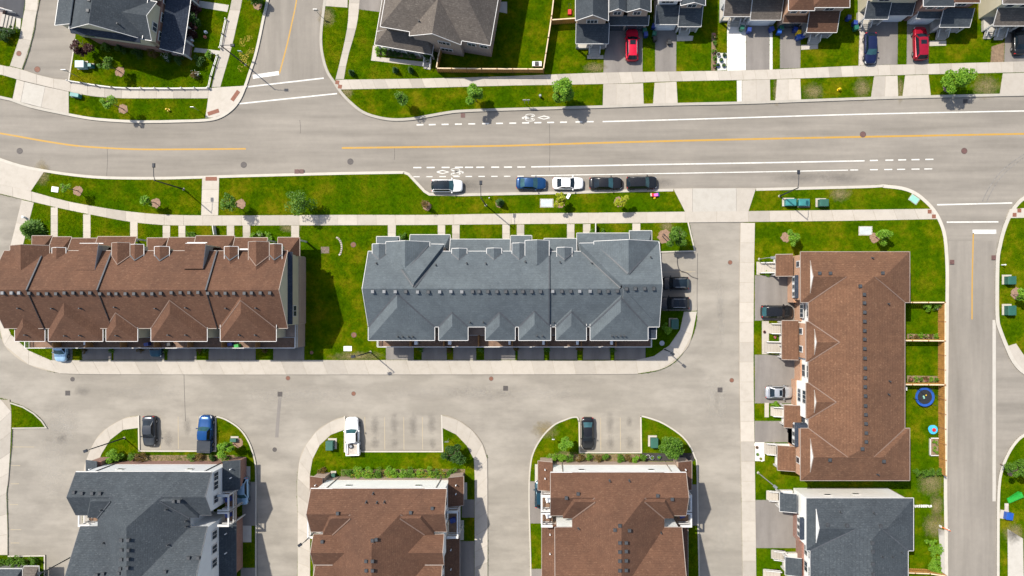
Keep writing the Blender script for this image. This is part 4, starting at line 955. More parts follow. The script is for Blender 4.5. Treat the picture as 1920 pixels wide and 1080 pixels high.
# raised shed dormers on the garden side, dark cheeks to the east
for a, c, yt in [(222, 254, 511.5), (404, 438.5, 509)]:
    x0, x1, yf, yb = GX(a), GX(c), GY(465), GY(yt)
    solid_roof(B, [[(x0, yf, 8.5), (x1, yf, 8.5), (x1, yb, 9.3), (x0, yb, 9.3)]], rm, 'trim_white', .16, 'shed_dormer', nt=lambda p, q: abs(p.x - q.x) < .1 or p.y < yf - .5)
    for x in (x0 + .05, x1 - .05): mk('dormer_cheek', [(x - .04, yf - .15, 6), (x - .04, yf - .15, 8.4), (x - .04, yb, 9.2), (x + .04, yf - .15, 6), (x + .04, yf - .15, 8.4), (x + .04, yb, 9.2)], [(0, 1, 2), (5, 4, 3), (0, 3, 4, 1), (1, 4, 5, 2), (2, 5, 3, 0)], 'siding_grey', B)
    wallbox(B, x0, x1, yf - .3, yf - .15, 0, 8.38, 'siding_cream')
wing(B, 'N', gx(20.5, 7.7), gx(94.5, 7.7), gy(460.5, 7.7), 4.2, 7.85, PT, 'gable', rm, 'siding_cream', rim, base=5)
for a, c, y in [(98, 124, 464.5), (244, 270, 458.5), (290, 318, 462.5), (421, 447, 462.5), (505, 529, 457.5)]:
    dormer(B, gx(a, 7.8), gx(c, 7.8), gy(y, 7.8), 7.85, .52, rm, 'trim_white', 'siding_cream')
for a, c, y in [(210, 244, 455.5), (466, 505, 453.5)]:
    bay_valleys(B, 'N', gx(a, 7.9), gx(c, 7.9), yn, 7.95, E0, PT, PT, 'valley_brown', .12)
    wing(B, 'N', gx(a, 7.9), gx(c, 7.9), gy(y, 7.9), 4.2, 7.95, PT, 'gable', rm, 'siding_cream', rim, base=3)
for a, c, y, hp in [(60, 98, 442, (1.2, 1.2)), (98.5, 134, 444, (0, 1.2)), (134.5, 183, 446.5, (0, 0)), (183.5, 256, 443.5, (0, 0)), (276, 316, 446, (1.2, 1.2)), (316.5, 367, 445, (0, 0)), (367.5, 440, 442, (0, 1.2)), (440.5, 502, 445.5, (0, 0)), (521, 562, 445, (1.3, 1.3))]:
    shed(B, 'N', gx(a, 3.6), gx(c, 3.6), gy(y, 3.6), gy(y, 3.6) - (yn - .5), 3.6, 4.9 + (.25 if hp[0] else 0), rm, 'trim_brown', hp, post='trim_white')
MB().box(gx(350.5, 7.9), gx(388, 7.9), gy(455.5, 7.9), gy(454, 7.9), 7.7, 7.85).build('gutter', 'trim_white', B)
MB().box(gx(155.5, 7.9), gx(193, 7.9), gy(457, 7.9), gy(455.5, 7.9), 7.7, 7.85).build('gutter', 'trim_white', B)
MB().box(gx(447.5, 7.7), gx(465, 7.7), gy(468.5, 7.7), gy(466, 7.7), 7.4, 7.72).build('gutter', 'trim_white', B)
for a, c in [(27.5, 84), (90.5, 192.8), (198.6, 258), (283, 388.4), (413, 518)]:
    wing(B, 'S', gx(a, E0), gx(c, E0), gy(640, E0), 6.4 if c - a > 80 else 4.6, E0 - .02, PT, 'hip', rm, 'siding_cream', 'trim_white', base=3.1, oh=.38)
    bay_valleys(B, 'S', gx(a, E0), gx(c, E0), ys, E0, E0, PT, PT, 'valley_brown', .12)
    for z_ in (3.3, 5.4): window(B, 'S', gy(640, E0) + .38, gx((a + c) / 2, E0), z_, 1.6, 1.9 if z_ < 4 else 1.2, 2)
deck(B, gx(53, 3.4), gx(556, 3.4), GY(630), gy(653, 3.6), 3.1, [gx(v, 3.6) for v in (110, 170, 234, 297, 359, 422, 485)])
wallbox(B, bx[0] + .6, bx[4] - .3, ys + .4, GY(629), 0, 3.05, 'brick_tan')
for a in (130, 185, 262, 340, 435, 500, 545):
    buildT(MB().box(gx(a) - 1.3, gx(a) + 1.3, GY(629.2), GY(628.2), .13, 2.4), 'garage_door', 'siding_pale', B)
wallbox(B, gx(553, 3.3), gx(557.5, 3.3), gy(606, 3.3), gy(652, 3.3), 0, 3.1, 'brick_tan')
rail(B, [(gx(556, 3.6), gy(606, 3.6), 3.1), (gx(556, 3.6), gy(651, 3.6), 3.1)], 1.0)
for a, y0, y1, w in [(162.5, 639, 646.5, 5), ]:
    MB().box(gx(a - w / 2, 3.6), gx(a + w / 2, 3.6), gy(y1, 3.6), gy(y0, 3.6), 3.1, 4.0).build('air_conditioner', 'plastic_white', B)
for a, y, m_ in [(279, 645, 'bin_blue'), (320, 645, 'plastic_black'), (435, 645, 'bin_blue'), (447, 648, 'plastic_green'), (108, 645, 'timber')]:
    MB().obox(W(a, y, 3.12), .7, .5, .75, .2, 0, .9).build('deck_box', m_, B)
vents(B, [(7, 549.5, 1), (24, 549.5, 1), (38, 549.5, 1), (57, 550), (74.5, 551), (90, 551), (107, 551), (123, 549.5), (139.5, 549.5), (155.5, 549.5), (171, 549.5), (189.5, 551), (206, 551), (220, 551), (237, 551), (253, 551), (270.5, 551), (287, 551), (303, 550),
           (323, 549), (340, 549), (356, 549), (373, 548.5), (391, 550), (407.5, 550), (424, 550), (440, 550), (459.5, 550), (473, 549.5), (489.5, 549.5), (507, 549.5)])
vents(B, [(37, 578), (100, 578.5), (152, 578), (217, 576), (293, 578.5), (350, 577), (425, 578), (481, 577.5), (50, 628), (124, 629.5), (152, 629), (220, 629), (317, 628), (350, 628), (450, 628), (480, 628)], 1)
# ================================================================ east rows
def east_row(name, label, wing_n, wing_s, x, rm, rim, gables, porches, bays, wallsegs, brickm, ys_end, E=6.2):
    """row facing the lane on its west side; x: (west eave, ridge, east eave, wing west, wing east) in ground px"""
    xw, xr, xe, ww, we = [GX(v) for v in x]
    B = empty(name, (xr, (GY(wing_n[0]) + GY(ys_end)) / 2, 0), label, 'townhouses')
    yn, ys = GY(wing_n[0]) , GY(ys_end)
    rh = E + 2.35; run = 2.35 / .48
    ridge_roof(B, ys + (.05 if wing_s else 0), yn - .05, xw, xe, xr, E - .02, rh, rm, rim, (run if wing_s else 0, run), 'y', nt=lambda p, q: abs(p.y - q.y) < .2 or p.z > E + 1 or q.z > E + 1)
    for wg in (wing_n, wing_s):
        if not wg: continue
        y0, y1 = GY(wg[1]), GY(wg[0]); mid = (y0 + y1) / 2; half = (y1 - y0) / 2; h2 = E + .48 * half
        fr = .36; wd = half * (1 - fr); hd = E + fr * (h2 - E); d1 = 1.15; xh = we - half * 1.25
        S_, N_ = y0, y1
        solid_roof(B, [[(ww, N_, E), (we, N_, E), (xh, mid, h2), (ww + d1, mid, h2), (ww + d1, mid + wd, hd)], [(ww, S_, E), (ww + d1, mid - wd, hd), (ww + d1, mid, h2), (xh, mid, h2), (we, S_, E)],
                       [(we, N_, E), (we, S_, E), (xh, mid, h2)], [(ww, N_, E), (ww + d1, mid + wd, hd), (ww + d1, mid - wd, hd), (ww, S_, E)]], rm, rim)
        v = [(ww + d1 + q, mid + s * wd * .97, hd - .1) if s else (ww + d1 + q, mid, h2 - .06) for q in (.03, .3) for s in (-1, 1, 0)]
        mk('gable_wall', v, [(0, 1, 2), (5, 4, 3), (0, 3, 4, 1), (1, 4, 5, 2), (2, 5, 3, 0)], 'siding_white', B)
        wallbox(B, ww + .4, we - .35, S_ + .35, N_ - .35, 0, E - .12, brickm)
        inn = S_ if wg is wing_n else N_; sg = 1 if wg is wing_n else -1
        hv = h2 - .05; mp = 2.35 / (xr - xw); mpe = 2.35 / (xe - xr)
        valley(B, (xw + (E - E) , inn, E + .02), (xw + (hv - E) / mp, mid, hv), 'valley_brown' if 'brown' in rm else 'flash', .14 if 'brown' in rm else .18)
        valley(B, (xe, inn, E + .02), (xe - (hv - E) / mpe, mid, hv), 'valley_brown' if 'brown' in rm else 'flash', .14 if 'brown' in rm else .18)
    for g0, g1, gf in gables:
        wing(B, 'W', GY(g1), GY(g0), gf, 6.0, E + .02, .48, 'dutch', rm, brickm, rim, frac=.36, d1=1.0, oh=.35)
        bay_valleys(B, 'W', GY(g1), GY(g0), xw, E + .02, E, .48, 2.35 / (xr - xw), 'valley_brown', .14)
    wallbox(B, xw + .45, xe - .3, ys + (.4 if wing_s else 0), yn - .4, 0, E - .1, 'siding_white')
    for y0, y1, xf, z0, z1, mm in wallsegs:
        wallbox(B, xf, xw + .6, GY(y1), GY(y0), z0, z1, mm)
    for y0, y1, xf, xb_ in porches:
        shed(B, 'W', GY(y1), GY(y0), GX(xf), GX(xb_) - GX(xf), 2.75, 3.5, rm, rim, post='trim_white')
        wallbox(B, GX(xf) + .5, GX(xb_) + .4, GY(y1) + .25, GY(y0) - .25, 0, .75, 'concrete_white', 'porch_floor')
    for y0, y1 in bays:
        xf = GX(1473 if E > 6.1 else 1482); a0, a1 = GY(y1), GY(y0)
        MB().box(xf, xw + .7, a0, a1, 2.7, 4.1).build('bay', 'siding_pale', B)
        for k in range(3): window(B, 'W', xf, a0 + (a1 - a0) * (k + .5) / 3, 3.0, .62, .85, 1)
        shed(B, 'W', a0 - .12, a1 + .12, xf - .12, xw + .7 - xf, 4.15, 5.1, 'shingle_navy', 'flash', (.35, .35), 'bay_roof', trim=False)
    return B
rm = 'shingle_brown_light'
BR = B = east_row('townhouse_row', 'brown roofed townhouse row with orange brick front along the right lane', (477.4, 566.6), (788.3, 880.4), (1486, 1567, 1656, 1472, 1664.5), rm, 'trim_brown',
         [(600.5, 671, GX(1481.6)), (708.5, 771.5, GX(1481.6))],
         [(479.5, 519, 1443, 1471), (600, 671, 1454, 1481), (754, 795, 1458, 1486), (828, 873, 1446, 1475)], [(519, 558), (784.5, 825)],
         [(567, 601, GX(1489), .0, 2.5, 'brick_orange'), (672, 710, GX(1489), .0, 2.5, 'brick_orange'), (710, 772, GX(1483), .0, 2.0, 'brick_orange'), (710, 772, GX(1484.5), 2.0, 6.05, 'siding_white'), (772, 789, GX(1489), .0, 2.5, 'brick_orange'),
          (519, 567, GX(1476), 0, 2.6, 'brick_orange'), (789, 829, GX(1477), 0, 2.6, 'brick_orange')], 'brick_orange', 880.4)
for y, z, w, n, xf in [(582, 2.9, 1.9, 3, GX(1487.5)), (582, 4.7, 1.6, 2, GX(1491)), (690, 2.9, 1.7, 2, GX(1491)), (690, 4.7, 1.7, 2, GX(1491)), (735, 2.6, 1.8, 3, GX(1484.5)), (735, 4.5, 1.8, 3, GX(1484.5)), (619, 2.9, .8, 1, GX(1485.8)), (651, 2.9, .8, 1, GX(1485.8)), (780, 2.9, .9, 1, GX(1491)), (498, 3.7, .8, 1, GX(1477)), (850, 3.7, .8, 1, GX(1477))]:
    window(B, 'W', xf, GY(y), z, w, 1.15, n)
for y0, y1, xf, d in [(493, 512, 1421, 2.2), (606.5, 625, 1441, 1.6), (640, 660, 1432, 2.2), (762, 779, 1444, 1.6), (830, 850, 1432, 1.7)]:
    steps(B, 'W', GY(y1), GY(y0), GX(xf), d, .75, 5, 'concrete')
    for yy in (y0, y1): rail(B, [(GX(xf) + .2, GY(yy), .1), (GX(xf) + d, GY(yy), .72)], .8, name='stair_rail')
for y0, y1, x0, x1 in [(491, 515, 1418, 1424), (602, 664, 1428, 1441), (755, 782, 1433, 1441), (829, 864, 1415, 1433)]:
    pad('doorstep', [(x0, y0), (x1, y0), (x1, y1), (x0, y1)], 'concrete_white' if y0 > 800 else 'concrete', 'doorstep slab %s of the east brick townhouses' % {491: 'at the top end', 602: 'between the two middle lawns', 755: 'beside the white sedan', 829: 'with pale stones'}[y0], .15)
vents(B, [(1536, 512.5), (1556, 512.5), (1654, 512), (1612, 536.5), (1619.5, 552), (1619.5, 568), (1620, 585.5), (1620, 602.5), (1620, 620), (1620, 636), (1620, 653.5), (1620.5, 671.5), (1621, 690), (1621, 708), (1621, 725), (1621.5, 742), (1621.5, 760.5), (1622, 777), (1622.5, 794), (1623, 811.5), (1623, 828), (1616, 841), (1555, 862), (1656, 864.5)])
vents(B, [(1635, 484), (1665, 569.5), (1667, 714.5), (1665, 739), (1645, 889)], 1)
# grey row below it
B = east_row('townhouse_row', 'grey roofed townhouse row with white side wall in the bottom right', (912, 1005), None, (1490, 1586, 1663, 1483, 1672.5), 'shingle_dark', 'trim_white',
         [], [(914, 948, 1450, 1478), (1031, 1064, 1460, 1487), (1085, 1120, 1450, 1478)], [(955, 992)],
         [(956, 1004, GX(1486), 0, 2.6, 'brick_red'), (1004, 1030, GX(1491.5), 0, 2.5, 'brick_red'), (1030, 1130, GX(1491.5), 0, 2.5, 'brick_red')], 'brick_red', 1170, 6.0)
wallbox(B, GX(1487), GX(1663), GY(1000), GY(914.5), 0, 5.85, 'siding_white')
for a, z in ((1532, 3.6), (1585, 3.2)): window(B, 'N', GY(914.5), GX(a), z, .9, .5, 1)
for y, z, w, n in [(1016, 2.9, 1.4, 2), (1045, 2.9, 1.4, 2), (1016, 4.5, 1.4, 2), (1048, 4.5, 1.2, 2)]: window(B, 'W', GX(1495.4), GY(y), z, w, 1.1, n)
for y0, y1, xf, d in [(919, 936, 1436, 2.0), (1030, 1046, 1445, 1.9), (1066, 1082, 1430, 2.4)]:
    steps(B, 'W', GY(y1), GY(y0), GX(xf), d, .75, 5, 'concrete')
    for yy in (y0, y1): rail(B, [(GX(xf) + .2, GY(yy), .1), (GX(xf) + d, GY(yy), .72)], .8, name='stair_rail')
vents(B, [(1551, 983.5), (1587, 984.5), (1650.5, 985.5), (1635, 1017.5), (1635.5, 1034), (1636, 1057), (1636.5, 1076)])
vents(B, [(1575, 960), (1638, 962), (1654, 1044), (1673, 1044), (1690, 1035)], 1)

# ================================================================ three apartment blocks at the bottom
def apartments(cx, ny, rm, rim, brickm, sid, label, kind):
    B = empty('apartment_block', (GX(cx), GY(ny + 90), 0), label, 'apartments')
    X = lambda v: GX(cx + v); Y = lambda v: GY(ny + v); E = 7.8
    pb = K * .61
    # north cross wing
    wallbox(B, X(-113), X(113), Y(72), Y(4), 0, 2.1, brickm)
    gable_walls(B, X(-112.5), X(112.5), Y(4.4), Y(71), Y(37), E - .25, E + 1.3, sid)
    ridge_roof(B, X(-117.5), X(117.5), Y(0), Y(75), Y(37.5), E, E + 37.5 * pb, rm, rim)
    # main roof, hipped to the north
    half = 80; rh = E + half * pb
    ridge_roof(B, Y(380), Y(-.4), X(-half), X(half), X(0), E + .01, rh, rm, rim, (6.4, half * K), 'y', trim=False)
    wallbox(B, X(-half + 6), X(half - 6), Y(380), Y(70), 0, E - .1, sid)
    vm = 'valley_brown' if 'brown' in rm else 'flash'
    for s in (-1, 1): valley(B, (X(s * half), Y(75), E + .03), (X(s * (half - 37.5)), Y(37.5), E + 37.5 * pb + .03), vm, .14 if vm == 'valley_brown' else .18)
    # a second, slightly raised hip beside each end of the cross wing
    for s in (-1, 1):
        wing(B, 'W' if s < 0 else 'E', Y(79), Y(9), X(s * 96), 5.6, E + .18, .62, 'hip', rm, sid, rim, base=5, oh=.4, trim=False, hipd=1.6)
        fx, mx = X(s * 80), X(s * (80 - 38)); valley(B, (fx, Y(80), E + .12), (mx, Y(44), E + 2.0), vm, .16)
    # further wings on both sides
    if kind == 'big':
        for s in (-1, 1):
            wing(B, 'W' if s < 0 else 'E', Y(250), Y(95), X(s * 110), 9.2, E, .53, 'gable', rm, sid, rim, oh=.3)
    else:
        for s in (-1, 1):
            wing(B, 'W' if s < 0 else 'E', Y(132), Y(79), X(s * 113), 7.5, E, .61, 'gable', rm, sid, rim, oh=.3)
            wing(B, 'W' if s < 0 else 'E', Y(250), Y(133), X(s * 110), 9.0, E, .58, 'gable', rm, sid, rim, oh=.3)
    # low roofs and balconies on the long sides
    for s, sd in ((-1, 'W'), (1, 'E')):
        a0, a1 = Y(47), Y(-6); f = X(s * 140)
        shed(B, sd, a0, a1, f, abs(X(s * 113.4) - f), 3.05, 3.9, rm, rim, (0, .0), 'garage_roof')
        wallbox(B, X(s * 113.4), X(s * 136), a0 + .2, a1 - .2, 0, 2.9, brickm)
        # balcony slabs with white frames
        for b0, b1 in ((49, 96),) if kind != 'big' else ((49, 78), (79, 104)):
            x0, x1 = sorted((X(s * 113.4), X(s * 134)))
            buildT(MB().box(x0, x1, Y(b1), Y(b0), 2.95, 3.12), 'balcony', 'deck_board', B)
            xo = X(s * 134); rail(B, [(X(s * 114), Y(b0), 3.12), (xo, Y(b0), 3.12), (xo, Y(b1), 3.12), (X(s * 114), Y(b1), 3.12)], 1.05)
            buildT(MB().box(x0, x1, Y(b0 + 3), Y(b0 - 1.5), 5.3, 5.5).box(x0, x1, Y(b1 + 1), Y(b1 - 3), 5.3, 5.5).box(min(xo, xo - s * .2), max(xo, xo - s * .2), Y(b1 - 3.02), Y(b0 + 3.02), 5.32, 5.48), 'balcony_frame', 'trim_white', B)
            for yy in (b0, b1): buildT(MB().box(min(xo, xo - s * .18), max(xo, xo - s * .18), Y(yy) - .1, Y(yy) + .1, .12, 5.3), 'post', 'trim_white', B)
            buildT(MB().obox((X(s * 121), Y((b0 + b1) / 2), 3.13), .8, .7, .6, .3, 0, .9), 'balcony_chair', 'bin_blue' if s > 0 else 'plastic_white', B)
        shed(B, sd, Y(205), Y(106), X(s * 133), abs(X(s * 104) - X(s * 133)), 3.05, 3.9, rm, rim, name='garage_roof')
        wallbox(B, X(s * 104), X(s * 129), Y(203), Y(108), 0, 2.9, brickm)
        for yy in (14, 30, 54): window(B, sd, X(s * 112.5), Y(yy), 5.2, 1.1, 1.2, 2)
        for yy in (120, 145, 170): window(B, sd, X(s * (106.5 if kind == 'big' else 106)), Y(yy), 4.6, 1.1, 1.3, 2)
        for yy in (8, 24): 
            x = X(s * 127); MB().tube([(x, Y(yy), 3.1), (x, Y(yy), 4.0)], .08, 8).build('vent_pipe', 'plastic_white', B)
        for yy in (125, 160):
            x = X(s * 118); MB().tube([(x, Y(yy), 3.1), (x, Y(yy), 4.0)], .08, 8).build('vent_pipe', 'plastic_white', B)
    for a in (-62, 62): window(B, 'N', Y(4.4), X(a), 4.8, .8, .55, 1)
    for a in (-96, 96): MB().tube([(X(a), Y(3.6), .2), (X(a), Y(3.6), 7.5)], .06, 6).build('downpipe', 'trim_brown' if 'brown' in rm else 'metal_dark', B)
    # north eave line
    buildT(MB().box(X(-117.6), X(117.6), Y(.5), Y(-1), E - .12, E + .02), 'gutter', 'trim_white', B)
    return B
B = apartments(327, 860, 'shingle_dark', 'flash', 'brick_red', 'siding_pale', 'apartment block with steep grey shingle roofs in the bottom left', 'big')
vents(B, [(140, 922.5), (155, 924.5), (174.5, 924.5), (189, 924.5), (229, 1012), (242, 1012), (229.5, 1030), (242, 1031), (229, 1048), (241, 1047.5), (227, 1065), (240, 1064), (183, 1077), (195, 1075), (224, 1074), (327, 939.5), (337, 939), (311, 1071), (355, 1045), (373, 1045)])
vents(B, [(191.5, 956), (195.5, 1017), (313, 955), (316, 1021), (350, 976), (351, 986)], 1)
B = apartments(734, 889, 'shingle_brown', 'trim_brown', 'brick_tan', 'siding_white', 'apartment block with brown shingle roofs, middle of the three at the bottom', 'small')
vents(B, [(634, 962), (770.5, 960.5), (811, 952.5), (699, 1013), (706, 1011), (687, 1051.5), (699, 1051.5), (687.5, 1069), (699, 1069), (605, 1015)])
vents(B, [(687, 941), (721, 941), (700, 925), (707, 942)], 1)
B = apartments(1149, 861, 'shingle_brown', 'trim_brown', 'brick_tan', 'siding_white', 'apartment block with brown shingle roofs, right one of the three at the bottom', 'big')
vents(B, [(1084, 925.5), (1062, 933), (1233, 929), (1260, 935.5), (1162, 985), (1153, 993), (1180, 994), (1162, 1017), (1174, 1017), (1162, 1051), (1174, 1050.5), (1162, 1069), (1174, 1068.5), (1162, 1034), (1174, 1033)])
vents(B, [(1143, 901.5), (1180, 901.5), (1085, 990.5), (1239, 998.5)], 1)
# corner of one more block
B = empty('apartment_block', W(20, 1110, 0), 'grey roof corner of a building at the bottom left edge', 'apartments')
ridge_roof(B, gx(-90, 3), gx(41, 3), gy(1067, 3), gy(1200, 3), gy(1130, 3), 2.9, 6.2, 'shingle_dark', 'trim_white', (0, 2.0))
ridge_roof(B, gx(44, 3), gx(72, 3), gy(1062, 3), gy(1200, 3), gy(1130, 3), 2.9, 5.2, 'shingle_taupe', 'trim_white', (1, 1))
wallbox(B, gx(-90), gx(70), gy(1190), gy(1058), 0, 2.8, 'siding_grey')

# ================================================================ detached houses along the top
def garage_door(b, x0, x1, y, z1=2.35, m_='siding_pale'):
    o = buildT(MB().box(GX(x0), GX(x1), GY(y + .5), GY(y), .13, z1), 'garage_door', m_, b)
    for k in range(3): mk('door_panel', TV(MB().box(GX(x0) + .12, GX(x1) - .12, GY(y + .9), GY(y + .5), .3 + k * .68, .85 + k * .68).v), MB().box(0, 1, 0, 1, 0, 1).f, m_, o)
def front_steps(b, x0, x1, y0, y1, top=.75, m_='concrete_grey'):
    steps(b, 'S', GX(x0), GX(x1), GY(y1), (y1 - y0) * K, top, 4, m_)
    for x in (x0, x1): rail(b, [(GX(x), GY(y1) + .15, .12), (GX(x), GY(y0), .7)], .85, name='stair_rail')
# first: grey, three gables
B = empty('house', W(1145, 40, 0), 'dark grey gabled house behind the bright red car', 'house')
wing(B, 'S', GX(1075.8), GX(1134), GY(69.5), 10, 6, .85, 'gable', 'shingle_dark', 'brick_tan', 'trim_white')
wing(B, 'S', GX(1135), GX(1166.5), GY(54), 10, 6, .85, 'gable', 'shingle_dark', 'brick_tan', 'trim_white')
wing(B, 'S', GX(1166.5), GX(1209), GY(54), 10, 6, .7, 'gable', 'shingle_dark', 'brick_tan', 'trim_white')
shed(B, 'S', GX(1078), GX(1137.5), GY(96), 2.5, 3.0, 4.2, 'shingle_dark', 'trim_white', post='trim_white')
shed(B, 'S', GX(1137.5), GX(1210), GY(62.5), 1.1, 3.0, 3.9, 'shingle_dark', 'trim_white')
wallbox(B, GX(1137.6), GX(1208), GY(57.5), GY(44), 0, 2.95, 'brick_tan'); garage_door(B, 1141, 1167, 57.7, 2.3, 'window_glass'); garage_door(B, 1171, 1203, 57.7, 2.3, 'window_glass')
window(B, 'S', GY(65.7), GX(1106), 4.6, 1.5, 1.0, 3); window(B, 'S', GY(50.2), GX(1151), 4.5, 1.0, 1.0, 2); window(B, 'S', GY(50.2), GX(1186), 4.5, 1.0, 1.0, 2)
wallbox(B, GX(1080), GX(1136), GY(93), GY(66), 0, .7, 'concrete_grey', 'porch_floor'); front_steps(B, 1104, 1124, 93, 106)
# second: grey with pale gables
B = empty('house', W(1262, 20, 0), 'dark grey house with pale double gables right of the bright red car', 'house')
wing(B, 'S', GX(1222), GX(1263), GY(34), 9, 6, .6, 'hip', 'shingle_dark', 'siding_pale', 'trim_white'); wing(B, 'S', GX(1262), GX(1306), GY(41), 9, 5.7, .6, 'gable', 'shingle_dark', 'brick_tan', 'trim_white')
shed(B, 'S', GX(1222.5), GX(1264), GY(61), 2.3, 3, 4.2, 'shingle_dark', 'trim_white'); shed(B, 'S', GX(1264), GX(1306), GY(65), 2.6, 3, 4.35, 'shingle_dark', 'trim_white', post='trim_white')
wallbox(B, GX(1225), GX(1263.5), GY(57), GY(30), 0, 2.95, 'siding_pale'); garage_door(B, 1229, 1259, 57.2)
window(B, 'S', GY(30.2), GX(1241), 4.7, 1.7, .9, 3); window(B, 'S', GY(37.2), GX(1284), 4.6, 1.2, .9, 2)
wallbox(B, GX(1266), GX(1304), GY(60), GY(37), 0, .7, 'concrete_grey', 'porch_floor'); front_steps(B, 1272, 1290, 60, 68.5)
# third: taupe lower roofs
B = empty('house', W(1402, 10, 0), 'taupe roofed house behind the white concrete driveway', 'house')
wing(B, 'S', GX(1345), GX(1452), GY(25), 9, 6, .5, 'hip', 'shingle_taupe', 'siding_pale', 'trim_white')
shed(B, 'S', GX(1346.5), GX(1395), GY(46.5), 2.4, 3, 4.2, 'shingle_taupe', 'trim_white', post='trim_white'); shed(B, 'S', GX(1395.4), GX(1451), GY(53), 2.9, 3, 4.4, 'shingle_taupe', 'trim_white')
wallbox(B, GX(1398), GX(1448), GY(48), GY(20), 0, 2.95, 'siding_pale'); garage_door(B, 1404, 1440, 48.2)
wallbox(B, GX(1348), GX(1394), GY(42), GY(20), 0, .7, 'concrete_grey', 'porch_floor'); front_steps(B, 1363, 1384, 42, 51)
window(B, 'S', GY(21.2), GX(1424), 4.4, 1.6, 1.0, 3); window(B, 'S', GY(21.2), GX(1370), 4.4, 1.3, 1.0, 2)
# fourth: brown brick
B = empty('house', W(1510, 20, 0), 'brown roofed brick house with bins beside its door', 'house')
wing(B, 'S', GX(1452), GX(1498), GY(51.5), 9, 6, .55, 'hip', 'shingle_brown', 'brick_orange', 'trim_white'); wing(B, 'S', GX(1494), GX(1560), GY(46), 9, 6, .55, 'hip', 'shingle_brown', 'brick_tan', 'trim_white')
shed(B, 'S', GX(1455), GX(1500), GY(57.5), .9, 2.9, 3.7, 'shingle_brown', 'trim_brown'); shed(B, 'S', GX(1498), GX(1553), GY(75.5), 2.6, 3.0, 4.2, 'shingle_brown', 'trim_white', post='trim_white')
wallbox(B, GX(1456), GX(1497), GY(53), GY(44), 0, 2.8, 'brick_tan'); garage_door(B, 1460, 1494, 53.2, 2.3, 'window_glass')
window(B, 'S', GY(47.7), GX(1466), 4.6, .8, .7, 1); window(B, 'S', GY(47.7), GX(1484), 4.6, .8, .7, 1); window(B, 'S', GY(42.2), GX(1530), 4.5, 1.2, 1.1, 2)
wallbox(B, GX(1500), GX(1551), GY(72), GY(42), 0, .7, 'concrete_grey', 'porch_floor'); front_steps(B, 1513, 1533, 72, 84)
# fifth: navy grey
B = empty('house', W(1655, 12, 0), 'dark navy roofed house behind the dark blue car', 'house')
wing(B, 'S', GX(1604), GX(1692), GY(30), 9, 6, .5, 'hip', 'shingle_dark', 'siding_cream', 'trim_white')
shed(B, 'S', GX(1602.5), GX(1646), GY(51.5), 2.2, 3, 4.2, 'shingle_dark', 'trim_white', post='trim_white'); shed(B, 'S', GX(1646.4), GX(1690), GY(44.8), 1.7, 3, 4.0, 'shingle_dark', 'trim_white')
wallbox(B, GX(1648), GX(1688), GY(41), GY(24), 0, 2.9, 'siding_pale'); garage_door(B, 1652, 1684, 41.2)
window(B, 'S', GY(26.2), GX(1628), 4.6, 1.5, .9, 2)
wallbox(B, GX(1605), GX(1645), GY(47), GY(26), 0, .7, 'concrete_grey', 'porch_floor'); front_steps(B, 1609, 1627, 47, 58)
# sixth: red brick
B = empty('house', W(1745, 16, 0), 'red brick house with dark porch roof behind the dark red car', 'house')
wing(B, 'S', GX(1690), GX(1745), GY(44), 9, 6, .5, 'hip', 'shingle_dark', 'brick_red', 'trim_white'); wing(B, 'S', GX(1742), GX(1790), GY(38), 9, 6, .55, 'hip', 'shingle_brown', 'brick_red', 'trim_white')
shed(B, 'S', GX(1698), GX(1742), GY(50), .9, 2.9, 3.7, 'shingle_dark', 'trim_white'); shed(B, 'S', GX(1740), GX(1795), GY(66), 2.3, 3, 4.15, 'shingle_dark', 'trim_white', post='trim_white')
wallbox(B, GX(1700), GX(1740), GY(46), GY(36), 0, 2.8, 'siding_pale'); garage_door(B, 1704, 1737, 46.2)
window(B, 'S', GY(40.2), GX(1710), 4.6, .9, .6, 1); window(B, 'S', GY(40.2), GX(1728), 4.6, .9, .6, 1); window(B, 'S', GY(34.2), GX(1766), 4.5, 1.3, 1.1, 2)
wallbox(B, GX(1742), GX(1793), GY(62), GY(36), 0, .7, 'concrete_grey', 'porch_floor'); front_steps(B, 1752, 1771, 62, 76)
# seventh: cream, cut by the corner
B = empty('house', W(1890, 14, 0), 'cream house with taupe porch roof in the top right corner', 'house')
wing(B, 'S', GX(1830), GX(1940), GY(40), 9, 6, .5, 'hip', 'shingle_taupe', 'siding_cream', 'trim_white')
shed(B, 'S', GX(1837.5), GX(1945), GY(63.6), 2.2, 3, 4.15, 'shingle_taupe', 'trim_white', post='trim_white')
window(B, 'S', GY(36.2), GX(1852), 4.5, 1.0, 1.1, 1); window(B, 'S', GY(36.2), GX(1880), 4.5, 1.4, 1.1, 2)
wallbox(B, GX(1839), GX(1900), GY(60), GY(36), 0, .7, 'concrete_grey', 'porch_floor'); front_steps(B, 1842, 1856, 60, 74); front_steps(B, 1862, 1878, 60, 76)
